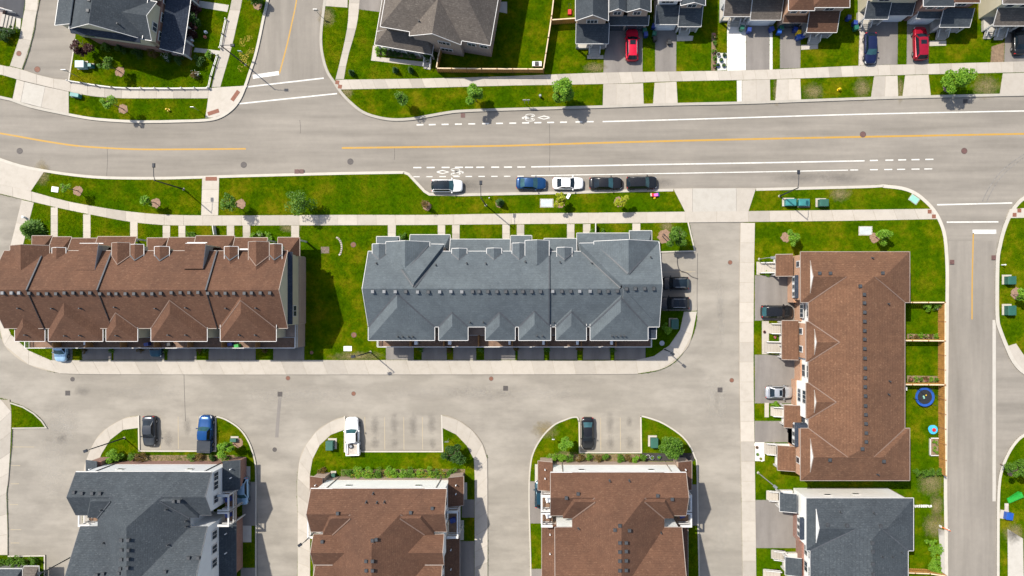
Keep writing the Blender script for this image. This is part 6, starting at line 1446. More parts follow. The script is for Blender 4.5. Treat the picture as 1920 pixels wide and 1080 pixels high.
for i in range(5): shrub((8 + i * 15, 1049), '%s shrub from the left in the bottom left corner hedge' % ORD[i], .85, .9, 'leaf_green', 750, .09, 'bottom left corner hedge')
for i in range(4): shrub((1716 + i * 13, 884), '%s shrub from the left in the hedge at the fence end' % ORD[i], .62, .8, 'leaf_green', 600, .08, 'hedge at the fence end')
for i, (px, py) in enumerate([(1742, 1018), (1753, 1030), (1748, 1046), (1742, 1060), (1752, 1066)]): shrub((px, py), '%s lush shrub from the top beside the concrete pad' % ORD[i], .95, .8, 'leaf_bright', 900, .09, 'lush shrubs beside the concrete pad')
shrub((1733, 575), 'round green shrub in the top backyard corner', .65, .9, 'leaf_bright', 600, .08); shrub((1751, 577), 'pale flowered shrub in the top backyard corner', .6, .8, 'leaf_green', 450, .08, flower='flower_white')
for j, (y, f_) in enumerate([(630, 'flower_pink'), (710, 'flower_pink')]):
    for i in range(6): shrub((1704 + i * 9.5, y), '%s plant from the left in the %s backyard garden strip' % (ORD[i], ['upper', 'lower'][j]), .42, .5, ['leaf_green', 'leaf_rust', 'leaf_bright'][(i + j) % 3], 260, .07, 'garden strip plants', f_ if i in (0, 3) else None, 'garden_plant', 'plant')
for i, (px, py) in enumerate([(490, 440), (503, 442), (475, 441), (510, 448)]): shrub((px, py), '%s low shrub from the left beside the brown townhouse porches' % ORD[i], .5, .5, 'leaf_bright', 320, .08, 'porch shrubs of the brown row', 'flower_white' if i < 1 else None)
for i, (px, py) in enumerate([(357, 440), (365, 441), (752, 445), (758, 442), (1110, 437), (1130, 436)]): shrub((px, py), '%s low porch side bush from the left among the townhouses' % ORD[i], .5, .45, 'leaf_green', 300, .08, 'porch side bushes')
# weeds between the driveways of the two rows
wk = [(162, 656), (212, 657), (266, 655), (312, 656), (375, 656), (387, 655), (497, 656), (790, 656), (844, 656), (900, 656), (968, 655), (1025, 656), (1087, 655), (1148, 656)]
for i, (px, py) in enumerate(wk):
    shrub((px, py), '%s weedy strip from the left between townhouse driveways' % ORD[i], .55, .35, 'leaf_green' if i % 2 else 'leaf_rust', 300, .07, 'weedy strips between driveways', name='planting', cat='plants')
shrub((1248, 617), 'bright shrub on the lawn at the grey row corner', .95, .9, 'leaf_bright', 900, .09)
shrub((1415 + 22, 513), 'small green plant by the top doorstep of the east row', .5, .4, 'leaf_bright', 300, .07); shrub((1450, 758), 'round potted plant beside the middle doorstep of the east row', .55, .6, 'leaf_bright', 400, .08)
for i, (px, py, r_) in enumerate([(1338, 70, .4), (1338, 82, .4), (1338, 98, .45), (1338, 112, .4), (1338, 125, .4)]): shrub((px, py), '%s plant from the top in the narrow flower bed' % ORD[i], r_, .5, 'leaf_green', 240, .07, 'narrow flower bed plants', 'flower_pink' if i % 2 == 0 else None, 'garden_plant', 'plant')
for i, (px, py, r_) in enumerate([(20, 68, 1.0), (30, 62, .8), (12, 74, .8)]): shrub((px, py), '%s dark shrub below the porch at the left edge' % ORD[i], r_, 1.0, 'leaf_dark', 700, .09, 'shrubs at the left edge porch')
# ================================================================ street furniture and small things
def lamp(base, label, h, arm, deg, mat='metal_dark', w=.07):
    x, y = gx(base[0]), gy(base[1])
    L_ = empty('street_lamp', (x, y, ZB), label, 'street lamp')
    MB().tube([(x, y, ZB - .05), (x, y, h * .5), (x, y, h)], [w * 1.5, w * 1.2, w], 10).build('pole', mat, L_)
    MB().disc((x, y, ZB), .2, .12, 14, 0, .15).build('base', 'concrete_grey', L_)
    a = math.radians(deg); dx, dy = math.cos(a), math.sin(a)
    MB().tube([(x, y, h - .25), (x + dx * arm * .3, y + dy * arm * .3, h + .1), (x + dx * arm, y + dy * arm, h + .15)], .045, 8).build('arm', mat, L_)
    hd = MB().obox((x + dx * (arm + .25), y + dy * (arm + .25), h + .05), .62, .4, .16, a, 0, .8).build('lamp_head', mat, L_)
    mk('lens', MB().obox((x + dx * (arm + .25), y + dy * (arm + .25), h + .02), .45, .28, .03, a).v, MB().box(0, 1, 0, 1, 0, 1).f, 'lamp_lens', hd)
lamp((345, 355), 'tall street lamp on the verge near the brown townhouses', 7.8, 1.8, 90)
lamp((911, 385), 'tall street lamp on the verge beside the first parked car', 7.8, 1.8, 90)
lamp((1461, 368), 'tall street lamp beside the teal utility cabinets', 7.8, 1.9, 90)
lamp((461, 122), 'street lamp on the verge with yellow flowers by the top side street', 7.9, 1.4, 0)
lamp((695, 660), 'court lamp between the brown and grey townhouse rows', 6.6, .5, 190)
lamp((234, 821), 'court lamp on the lawn left of the grey sedan', 7.6, .5, 200)
lamp((603, 984), 'court lamp rising beside the middle apartment block', 7.0, .6, 215)
lamp((149, 1036), 'lamp head beside the left wall of the grey apartment block', 7.0, .5, 200)
lamp((1246, 655), 'court lamp on the corner lawn of the grey townhouses', 4.6, .2, -40)
lamp((1910, 545), 'lamp beyond the right edge above the corner lawn', 7.8, 1.6, 180)
lamp((1423, 486), 'pole on the lawn above the first east doorstep', 3.6, .6, 0, 'metal_grey', .05)
lamp((1421, 886), 'pole on the lawn between the two east rows', 6.5, .3, -40, 'metal_grey', .06)
def sign(base, label, h=2.3, w=.6, face='metal_grey', deg=0):
    x, y = gx(base[0]), gy(base[1]); S_ = empty('street_sign', (x, y, ZB), label, 'sign')
    MB().tube([(x, y, ZB - .05), (x, y, h)], .035, 6).build('post', 'metal_grey', S_)
    MB().obox((x, y, h - w), w, .04, w * 1.1, math.radians(deg)).build('sign_plate', face, S_)
sign((147, 144), 'sign post at the corner of the fenced lawn', 3.2, .7); sign((601, 30), 'sign on the lawn beside the top side street', 2.4)
sign((984, 195), 'left of two small signs on the far verge', 2.2, .5); sign((991, 195), 'right of two small signs on the far verge', 2.2, .5)
sign((1838, 440), 'sign beside the right street lane', 2.2, .4) if False else None
sign((842, 822), 'parking sign on the lawn by the curved walk', 2.6, .6); sign((1037, 819), 'white sign on the lawn left of the small green tree', 2.0, .4, 'plastic_white'); sign((402, 655), 'small white sign by the driveways', 1.6, .3, 'plastic_white') if False else None
sign((462, 106), 'pale sign on the verge below the street lamp', 2.4, .5, 'box_pale'); sign((374, 208), 'small sign on the verge by the street corner', 2.2, .5)
def flat(name, p, label, cat, l, w, mat, h=.03, deg=0, z=None, ring=None):
    x, y = gx(p[0]), gy(p[1]); z = ZB if z is None else z
    o = empty(name, (x, y, z), label, cat)
    MB().obox((x, y, z - .01), l, w, h + .01, math.radians(deg), 0, .96).build('lid' if ring else 'plate', mat, o)
    if ring: MB().obox((x, y, z - .012), l * 1.15, w * 1.15, h * .5 + .01, math.radians(deg)).build('rim', ring, o)
    return o
def manhole(p, label, r=.42, mat='iron', z=.008, fr='concrete_grey'):
    x, y = gx(p[0]), gy(p[1]); o = empty('manhole', (x, y, z - .004), label, 'manhole')
    MB().disc((x, y, z - .006), r * 1.12, .008, 24).build('frame', 'iron', o); MB().disc((x, y, z - .002), r, .01, 24).build('cover', mat, o)
def drain(p, label, l=.62, w=.62, z=.014, mat='iron', deg=0):
    x, y = gx(p[0]), gy(p[1]); o = empty('storm_drain', (x, y, z - .01), label, 'drain'); a = math.radians(deg)
    MB().obox((x, y, z - .012), l * 1.1, w * 1.1, .014, a).build('frame', 'iron_red' if mat == 'iron_red' else 'iron', o)
    for k in range(5): MB().obox((x + (k - 2) * l * .18 * math.cos(a), y + (k - 2) * l * .18 * math.sin(a), z), l * .1, w * .85, .012, a).build('bar', mat, o)
for p, l, m_ in [((37, 283), 'at the left end of the main street', 'iron'), ((457, 309), 'on the main street above the crossing path', 'iron'), ((657, 303), 'on the main street below the centre line', 'iron'), ((1618, 252), 'beside the yellow line on the right', 'iron_red'), ((1808, 283), 'in the right junction', 'iron_red')]:
    manhole(p, 'round manhole cover ' + l, .42, m_)
for p, l, m_ in [((515, 843), 'in the lane right of the grey apartment block', 'iron'), ((136, 711), 'by the walk below the pale blue car', 'iron'), ((540, 709), 'rusty, by the walk under the brown row end', 'rust'), ((921, 710), 'rusty, by the walk under the grey row', 'rust'), ((663, 738), 'small rusty, in the court', 'rust'), ((1369, 492), 'rusty, in the right lane upper', 'rust'), ((1372, 713), 'rusty, in the right lane lower', 'rust')]:
    manhole(p, 'round manhole ' + l, .3, m_, .014)
manhole((70, 130), 'rusty round manhole in the left driveway', .42, 'rust', .01); manhole((37, 101), 'rusty round manhole in the curved left walk', .36, 'rust', .162); manhole((663, 459), 'rusty round cap in the lawn between the rows', .36, 'rust', ZB + .03); manhole((664, 628), 'rusty drain cap in the lawn between the rows', .36, 'rust', ZB + .03); manhole((585, 661), 'red cap in the shaded lawn by the brown row', .24, 'rust', ZB + .05)
for p, l, m_ in [((557, 322), 'left of the pair at the near kerb', 'iron_red'), ((566, 322), 'right of the pair at the near kerb', 'iron_red'), ((868, 216.5), 'at the far kerb of the bicycle lane', 'iron_red'), ((1810, 190), 'at the far kerb below the bright tree', 'iron'), ((1784, 491.5), 'at the left kerb of the side street', 'iron_red'), ((1862, 483), 'at the right kerb of the side street', 'iron_red')]:
    drain(p, 'kerb drain grate ' + l, .6, .6, .162 if p[1] > 480 or p[0] < 600 else .02, m_)
for p, l in [((127, 737), 'in the court left'), ((525, 739), 'in the court middle'), ((948, 728), 'in the court right of the middle'), ((1350, 731), 'in the right lane')]: drain(p, 'square drain grate ' + l, .66, .66, .016)
for p, l, d in [((442, 180), 'upper red tactile plate at the street corner', 55), ((401, 211), 'lower red tactile plate at the street corner', 18), ((397, 335.5), 'red tactile plate at the crossing path', 0)]: 
    flat('tactile_plate', p, l, 'tactile plate', 1.75, .6, 'tactile', .012, d, .157)
for i, (p, l) in enumerate([((633, 155), 'upper left of the red plates below the taupe house'), ((638, 163), 'lower right of the red plates below the taupe house'), ((1742, 397), 'upper left red plate at the side street corner'), ((1750, 406), 'lower right red plate at the side street corner'), ((1910, 395), 'upper right red plate across the side street'), ((1901, 403), 'lower left red plate across the side street')]):
    flat('tactile_plate', p, l, 'tactile plate', .6, .6, 'tactile', .012, -10 if i < 2 else 0, .157)
flat('ground_lid', (1025, 381), 'pale grey rectangular vault lid beside a lime green tree', 'vault lid', 1.75, 1.15, 'lid_grey', .06, 0, None, 'concrete_grey')
flat('ground_lid', (1622, 433), 'pale grey rectangular vault lid above the east row', 'vault lid', 1.8, 1.2, 'lid_grey', .06, 0, None, 'concrete_grey')
flat('ground_lid', (1713, 374), 'pale green tilted vault lid on the verge end', 'vault lid', 1.3, .95, 'lid_teal', .06, -35, None, 'concrete_grey')
flat('ground_lid', (104.5, 355.5), 'white lid at the left end of the long verge', 'vault lid', 1.05, .8, 'plastic_white', .08, -8)
flat('ground_lid', (652.5, 653.5), 'white lid in the lawn between the two rows', 'vault lid', 1.25, .75, 'plastic_white', .08)
flat('ground_lid', (610, 469), 'brown square plate in the lawn beside the brown row', 'plate', 1.25, 1.0, 'mulch_grey', .02)
flat('dropped_item', (1065.5, 368), 'white oblong item lying on the verge by the white sedan', 'item', .85, .45, 'plastic_white', .2, 60)
for i in range(10):
    a = -1.1 + i * .2; flat('edging_stone', (627 + 14 * math.cos(a), 464 + 20 * math.sin(a)), '%s stone from the top of the curved edging between the rows' % ORD[i], 'stone', .42, .24, 'stone', .05, -math.degrees(a) - 90)
def cabinet(p, label, l, w, h, mat, pad_m='concrete', padside=(-1, 1), deg=0):
    x, y = gx(p[0]), gy(p[1]); C_ = empty('utility_cabinet', (x, y, ZB), label, 'cabinet'); a = math.radians(deg)
    dx, dy = padside[0] * .16, padside[1] * .14
    MB().obox((x + dx, y + dy, ZB - .02), l + .25, w + .25, .12, a).build('plinth', pad_m, C_)
    MB().obox((x, y, ZB + .08), l, w, h, a, 0, .97).build('box', mat, C_)
    MB().obox((x, y, ZB + .08 + h), l * 1.03, w * 1.03, .05, a, 0, .92).build('lid', mat, C_)
    MB().obox((x + l * .2 * math.cos(a), y - w / 2 * 1.0, ZB + h * .5), .16, .05, .2, a).build('latch', 'metal_grey', C_)
cabinet((1479, 381), 'teal utility cabinet beside the lamp base, left of three', 1.55, 1.0, .8, 'box_teal'); cabinet((1504, 381), 'teal and pale utility cabinet, middle of three', 1.55, 1.0, .7, 'box_teal', padside=(1.0, 0)); cabinet((1540, 382), 'dark green utility cabinet, right of three', 1.3, 1.05, .9, 'box_green')
cabinet((622, 833), 'green utility cabinet left of the white pickup', 1.05, 1.35, 1.0, 'box_green', padside=(1, 1)); cabinet((1225, 828), 'green utility cabinet below the big round tree', 1.05, 1.4, 1.0, 'box_green')
cabinet((1263, 607), 'green utility cabinet on the corner lawn of the grey row', 1.05, 1.4, .9, 'box_green', padside=(-.6, .2)); cabinet((1888, 526), 'green utility cabinet across the side street, upper one', 1.15, 1.2, 1.0, 'box_green'); cabinet((1888, 582), 'green utility cabinet across the side street, lower one', 1.15, 1.4, 1.0, 'box_green')
cabinet((159, 125), 'pale green utility cabinet inside the white fence', 1.3, 1.0, 1.0, 'box_pale'); cabinet((176, 126), 'small teal pedestal inside the white fence', .5, .5, .8, 'box_teal')
cabinet((147, 181), 'teal cabinet with a pale lid on the verge by the driveway', 1.3, .55, .7, 'box_teal', deg=-10); cabinet((1886, 965), 'blue and white cabinet across the side street', 1.0, 1.05, .7, 'plastic_blue', padside=(-2.4, .6), deg=-8); cabinet((628, 889), 'small green box at the left end of the hedge', .55, .5, .7, 'box_green'); cabinet((441, 824), 'small pale box under the tree by the blue pickup', .9, .5, .5, 'box_green', padside=(0, 1))
def hydrant(p, label):
    x, y = gx(p[0]), gy(p[1]); o = empty('fire_hydrant', (x, y, ZB), label, 'hydrant')
    MB().disc((x, y, ZB - .02), .2, .07, 14).tube([(x, y, ZB), (x, y, ZB + .62)], .13, 12).build('barrel', 'plastic_yellow', o); MB().disc((x, y, ZB + .62), .16, .16, 14, 0, .05).build('bonnet', 'plastic_yellow', o)
    for s in (-1, 1): MB().tube([(x + s * .1, y, ZB + .45), (x + s * .27, y, ZB + .45)], .07, 8).build('nozzle', 'plastic_yellow', o)
hydrant((317, 207), 'yellow fire hydrant on the verge below the white fence'); hydrant((1571, 169), 'yellow fire hydrant on the verge below the brown house')
def post_(p, label, r, h, mat, cat='post', name='marker_post'):
    x, y = gx(p[0]), gy(p[1]); o = empty(name, (x, y, ZB), label, cat)
    MB().tube([(x, y, ZB - .03), (x, y, ZB + h)], r, 10).build('shaft', mat, o); MB().disc((x, y, ZB + h), r * 1.25, .07, 12, 0, r * .6).build('cap', mat, o)
post_((1013, 182), 'short grey bollard on the far verge', .16, .8, 'metal_grey'); post_((918, 372), 'small white post by the street lamp', .07, .5, 'plastic_white'); post_((1877, 497), 'white post across the side street', .09, .9, 'plastic_white'); post_((49, 408), 'white post on the left end walk', .16, .6, 'plastic_white')
# fences
def low_fence(pts, label):
    P = [Vector((*q, ZB)) for q in g2(pts)]; o = empty('low_fence', P[0], label, 'fence')
    for a, b in zip(P, P[1:]):
        n = max(1, round((b - a).length / 2.3))
        for k in range(n + 1):
            c = a.lerp(b, k / n); MB().box(c.x - .06, c.x + .06, c.y - .06, c.y + .06, ZB - .03, ZB + .62).obox((c.x, c.y, ZB + .62), .2, .2, .08, 0, 0, .5).build('post', 'trim_white', o)
        for z in (.25, .55): MB().beam(a + Vector((0, 0, z)), b + Vector((0, 0, z)), .06, .09).build('fence_rail', 'trim_white', o)
low_fence([(131, 153), (157, 157), (185, 162), (214, 165.5), (242, 167), (320, 167.4), (392, 166.8)], 'low white post and rail fence along the sidewalk'); low_fence([(393.4, 166), (398, 145), (404, 125), (410, 106)], 'low white fence along the side walk, lower piece'); low_fence([(415, 92), (420, 66), (426, 38)], 'low white fence along the side walk, upper piece')
def board_fence(pts, label, h=1.8, mat='timber', cap='timber_cap', seg=2.4):
    P = [Vector((*q, ZB)) for q in g2(pts)]; o = empty('board_fence', P[0], label, 'fence')
    for a, b in zip(P, P[1:]):
        n = max(1, round((b - a).length / seg)); d = (b - a).normalized(); nn = Vector((-d.y, d.x, 0)); ang = math.atan2(d.y, d.x)
        for k in range(n + 1):
            c = a.lerp(b, k / n); MB().obox((c.x, c.y, ZB - .03), .13, .13, h + .16, ang, 0, 1).build('post', 'timber_dark', o)
        for k in range(n):
            s = a.lerp(b, k / n); e = a.lerp(b, (k + 1) / n); Lk = (e - s).length; mb = MB(); m_ = int(Lk / .15)
            for j in range(m_):
                c = s + d * (Lk * (j + .5) / m_); side = .03 if j % 2 else -.03
                mb.obox((c.x + nn.x * side, c.y + nn.y * side, ZB + .02), Lk / m_ * .96, .02, h - .06 + random.uniform(-.015, .015), ang)
            pn = mb.build('fence_panel', [mat, 'timber_dark'][0], o); pn['kind'] = 'stuff'
            MB().beam(s + Vector((0, 0, h + .04)), e + Vector((0, 0, h + .04)), .16, .06).build('cap_rail', cap, o)
            for z in (.4, 1.4): MB().beam(s + nn * .07 + Vector((0, 0, z)), e + nn * .07 + Vector((0, 0, z)), .04, .09).build('fence_rail', mat, o)
board_fence([(822, 136), (905, 137), (1019, 137.5)], 'timber board fence in front of the taupe house yard'); board_fence([(822, 136), (825, 116), (829, 100)], 'short timber fence beside the porch of the taupe house'); board_fence([(1019, 137.5), (1028, 80), (1034, 40), (1042, -30)], 'timber fence running up between two yards'); board_fence([(1034, 47), (1078, 44)], 'short timber fence left of the first grey house')
board_fence([(1758, 567), (1758, 638), (1758, 718)], 'upper backyard timber fence along the side street'); board_fence([(1758.4, 720), (1758.6, 800), (1760, 886)], 'lower backyard timber fence along the side street', mat='timber')
board_fence([(1668, 567), (1757, 567)], 'timber fence closing the top backyard'); board_fence([(1668, 637), (1757, 637.5)], 'timber fence between the first and second backyards'); board_fence([(1668, 718), (1757, 718.5)], 'timber fence between the second and third backyards')
board_fence([(1676, 1064), (1730, 1066), (1762, 1071)], 'timber fence in the bottom right yard')
MB().beam((gx(1116), gy(420), 1.2), (gx(1116), gy(437), 1.2), .1, 1.08).build('garden_divider', 'trim_white', None, label='white divider between front gardens of the grey row', cat='divider')
MB().beam((gx(404.5), gy(424), 1.1), (gx(407), gy(441), 1.1), .1, .98).build('garden_divider', 'trim_white', None, label='white slatted divider between front gardens of the brown row', cat='divider')
# backyard things
def trampoline(p):
    x, y = gx(p[0]), gy(p[1]); o = empty('trampoline', (x, y, ZB), 'round blue trampoline in the third backyard', 'trampoline'); R_ = 1.42
    ring = MB(); n = 32
    for a in range(n):
        t0, t1 = 2 * math.pi * a / n, 2 * math.pi * (a + 1) / n
        q = [(x + r * math.cos(t), y + r * math.sin(t), z) for t in (t0, t1) for r, z in ((R_ - .34, .74), (R_, .78), (R_, .7), (R_ - .34, .68))]
        ring.add(q, [(0, 4, 5, 1), (1, 5, 6, 2), (2, 6, 7, 3), (3, 7, 4, 0)])
    ring.build('pad_ring', 'plastic_blue', o); MB().disc((x, y, .69), R_ - .3, .015, 32).build('mat', 'plastic_black', o)
    for k in range(6):
        t = k * math.pi / 3 + .2; MB().tube([(x + R_ * math.cos(t), y + R_ * math.sin(t), ZB), (x + R_ * 1.02 * math.cos(t), y + R_ * 1.02 * math.sin(t), 2.3)], .035, 6).build('net_pole', 'metal_dark', o)
        MB().tube([(x + R_ * .9 * math.cos(t), y + R_ * .9 * math.sin(t), ZB), (x + R_ * .9 * math.cos(t), y + R_ * .9 * math.sin(t), .7)], .03, 6).build('leg', 'metal_grey', o)
trampoline((1729, 743))
q = empty('toy', W(1729, 748, .71), 'pale yellow toy lying on the trampoline', 'toy'); MB().obox(W(1732, 745, .71), .5, .22, .14, 1.9, 0, .7).build('toy_body', 'lid_teal', q); MB().obox(W(1736, 741, .71), .16, .12, .1, .5).build('toy_head', 'plastic_yellow', q)
q = empty('paddling_pool', W(1748, 805, ZB), 'small blue paddling pool by the backyard fence', 'pool'); MB().disc(W(1748, 805, ZB), .62, .25, 22, 0, .68).build('pool_wall', 'plastic_sky', q); MB().disc(W(1747, 804, ZB + .2), .55, .07, 22).build('water', 'plastic_sky', q); 
q = empty('ball', W(1752, 806, ZB + .3), 'red ball in the small blue pool', 'ball'); MB().disc(W(1751, 806, ZB + .27), .16, .13, 14, 0, .27).disc(W(1751, 806, ZB + .4), .27, .2, 14, 0, .1).build('ball_shell', 'plastic_red', q)
q = empty('raised_bed', W(1749, 836, ZB), 'white framed garden bed against the fence', 'garden bed')
for a in ((1741, 820, 1757, 821.5), (1741, 852, 1757, 853.5), (1741, 820, 1742.5, 853)): MB().box(gx(a[0]), gx(a[2]), gy(a[3]), gy(a[1]), ZB, ZB + .35).build('bed_board', 'trim_white', q)
MB().box(gx(1742.6), gx(1757), gy(851.8), gy(821.6), ZB, ZB + .22).build('bed_soil', 'soil', q)
for i, (px, py) in enumerate([(1746, 827), (1752, 829), (1747, 843), (1752, 846), (1749, 837)]): shrub((px, py), '%s vegetable from the top in the white framed bed' % ORD[i], .32, .5, 'leaf_bright', 160, .06, 'vegetables in the white framed bed', name='vegetable', cat='plant')
q = empty('garden_chair', W(1695, 728, ZB), 'white garden chair against the east row wall', 'chair'); MB().obox(W(1694, 728, ZB + .35), .55, .55, .06, 0).build('seat', 'plastic_white', q); MB().obox(W(1697, 728, ZB + .4), .08, .55, .5, 0).build('backrest', 'plastic_white', q)
for dx in (-.22, .22):
    for dy in (-.22, .22): c_ = W(1694, 728, ZB); MB().obox((c_[0] + dx, c_[1] + dy, ZB), .05, .05, .36, 0).build('leg', 'plastic_white', q)
for i in range(10): flat('stepping_stone', (1706 + i * 4.2, 948.5), '%s pale stepping stone from the left behind the grey row' % ORD[i], 'stone', .34, .42, 'concrete_white', .03, i * 31)
q = empty('slide', W(1905, 932, ZB), 'bright green plastic slide on the lawn across the side street', 'slide'); c_ = W(1900, 932, ZB)
mk('chute', [(c_[0] - .8, c_[1] - .8, .25), (c_[0] + 1.0, c_[1] + .35, .9), (c_[0] + .7, c_[1] + .9, .9), (c_[0] - 1.05, c_[1] - .25, .25), (c_[0] - .8, c_[1] - .8, .12), (c_[0] + 1.0, c_[1] + .35, .12), (c_[0] + .7, c_[1] + .9, .12), (c_[0] - 1.05, c_[1] - .25, .12)], [(0, 1, 2, 3), (0, 4, 5, 1), (1, 5, 6, 2), (2, 6, 7, 3), (3, 7, 4, 0)], 'plastic_green', q)
MB().beam((c_[0] - .85, c_[1] - .85, .42), (c_[0] + .95, c_[1] + .3, 1.07), .08, .2).beam((c_[0] - 1.1, c_[1] - .2, .42), (c_[0] + .65, c_[1] + .95, 1.07), .08, .2).build('slide_rim', 'plastic_green', q)
flat('ground_lid', (1886, 950), 'grey oblong lid above the blue cabinet', 'vault lid', .6, 1.1, 'stone', .06)
q = empty('barrier_board', W(1766, 989, ZB), 'orange and white barrier board by the concrete pad', 'barrier'); MB().beam((gx(1760), gy(985), .9), (gx(1776), gy(992), .9), .08, .3).build('board', 'orange_sign', q)
for px, py in ((1761, 985.5), (1775, 991.5)): MB().obox(W(px, py, ZB - .02), .1, .3, .6, 0).build('leg', 'plastic_white', q)
# toys on the verge
q = empty('ride_on_toy', W(1225, 366, ZB), 'pink ride on toy left on the verge by the last parked car', 'toy'); c_ = W(1226, 367, ZB)
MB().obox((c_[0] + .25, c_[1] + .08, ZB + .1), .75, .5, .35, .15, 0, .8).build('toy_body', 'plastic_pink', q); MB().obox((c_[0] - .25, c_[1] + .05, ZB + .1), .3, .55, .45, .15, 0, .85).build('toy_seat', 'plastic_red', q); MB().obox((c_[0] - .45, c_[1] + .1, ZB + .1), .2, .45, .3, .15).build('toy_front', 'siding_cream', q); MB().obox((c_[0] + .55, c_[1] + .15, ZB + .05), .4, .55, .1, .15).build('toy_base', 'plastic_blue', q)
q = empty('ball', W(1226, 373, ZB), 'yellow ball beside the pink toy', 'ball'); c_ = W(1227, 371, ZB); MB().disc((c_[0], c_[1], ZB), .08, .14, 14, 0, .2).disc((c_[0], c_[1], ZB + .14), .2, .14, 14, 0, .06).build('ball_shell', 'plastic_yellow', q)
q = empty('toy_car', W(1007, 121, ZB), 'white toy car inside the corner of the timber fence', 'toy'); c_ = W(1007, 121, ZB); MB().obox((c_[0], c_[1], ZB + .1), 1.45, .75, .3, 0, 0, .92).build('toy_body', 'plastic_white', q); MB().obox((c_[0] - .05, c_[1], ZB + .4), .6, .6, .2, 0, 0, .8).build('toy_cabin', 'plastic_black', q)
for sx in (-.45, .45):
    for sy in (-.36, .36): MB().tube([(c_[0] + sx, c_[1] + sy - .04, ZB + .12), (c_[0] + sx, c_[1] + sy + .04, ZB + .12)], .12, 10).build('wheel', 'rubber', q)
q = empty('lawn_mower', W(1070, 25, ZB), 'red push mower on the lawn left of the first grey house', 'mower'); c_ = W(1068, 24, ZB); MB().obox((c_[0], c_[1], ZB + .1), .55, .85, .3, 0, 0, .85).build('mower_deck', 'plastic_red', q); MB().tube([(c_[0] - .2, c_[1] + .3, ZB + .35), (c_[0] - .15, c_[1] + 1.0, ZB + .9), (c_[0] + .15, c_[1] + 1.0, ZB + .9), (c_[0] + .2, c_[1] + .3, ZB + .35)], .03, 6).build('handle', 'plastic_black', q)
for sx in (-.28, .28):
    for sy in (-.3, .3): MB().tube([(c_[0] + sx - .03, c_[1] + sy, ZB + .1), (c_[0] + sx + .03, c_[1] + sy, ZB + .1)], .1, 10).build('wheel', 'rubber', q)
# wheeled bins
def bin_(p, label, mat, lid=None, deg=0, h=1.0):
    x, y = gx(p[0]), gy(p[1]); o = empty('wheeled_bin', (x, y, ZB), label, 'bin', 'wheeled bins beside the houses'); a = math.radians(deg)
    v = MB(); v.obox((x, y, ZB + .08), .5, .55, h, a, 0, 1.15); v.build('bin_body', mat, o); MB().obox((x, y, ZB + .08 + h), .62, .68, .08, a, 0, .85).build('lid', lid or mat, o)
    for s in (-1, 1): MB().tube([(x + s * .2, y + .26, ZB + .1), (x + s * .26, y + .26, ZB + .1)], .11, 10).build('wheel', 'rubber', o)
for p, l, m_ in [((1207, 62), 'green bin at the right corner of the first grey house', 'bin_green'), ((1209, 69), 'blue bin in front of the green one beside the bright red car', 'bin_blue'), ((1224, 54), 'dark blue bin at the left corner of the second house', 'bin_blue'), ((1225, 68), 'green bin left of the narrow driveway', 'bin_green'), ((1226, 77), 'dark bin below the green one at the narrow driveway', 'plastic_black'), ((1254, 82), 'small black box on the narrow driveway', 'plastic_black'),
              ((1388, 57), 'green bin by the steps of the taupe roofed house', 'bin_green'), ((1401, 61), 'blue bin by the garage of the taupe roofed house', 'bin_blue'), ((1443, 59), 'dark blue bin right of the white driveway border', 'bin_blue'), ((1457, 64), 'blue bin between the two driveways', 'plastic_blue'), ((1461, 57), 'green bin between the two driveways', 'bin_green'), ((1487, 60), 'grey blue bin left of the brown house porch', 'bin_blue'), ((1493, 66), 'yellow topped bin left of the brown house porch', 'plastic_yellow'), ((1493, 74), 'blue bin nearest the driveway of the brown house', 'plastic_blue'), ((1499, 73), 'second blue bin nearest the porch of the brown house', 'bin_blue'),
              ((1586, 38), 'dark blue bin right of the brown house', 'bin_blue'), ((1598, 48), 'blue grey bin left of the navy roofed house', 'bin_blue'), ((1600, 57), 'green bin left of the navy roofed house', 'bin_green'), ((1800, 40), 'blue bin right of the red brick house', 'bin_blue'), ((350, 78), 'bright blue bin beside the navy porch roof', 'plastic_blue')]:
    bin_(p, l, m_, deg=random.uniform(-20, 20), h=.5 if 'box' in l else 1.0)
def pot(p, label, r, mat, leaf=None, fl=None, group=None):
    x, y = gx(p[0]), gy(p[1]); o = empty('flower_pot', (x, y, ZB), label, 'flower pot', group)
    MB().disc((x, y, ZB), r * .7, r * 1.1, 16, 0, r).build('pot', mat, o); MB().disc((x, y, ZB + r * 1.05), r * .9, .03, 16).build('soil', 'mulch_black', o)
    if leaf: SEED[0] += 1; V, F = leaves(150, (x, y, ZB + r * 1.3), r * .8, .06, 6, .7, SEED[0]); np_mesh('plant', V, F, leaf, o)
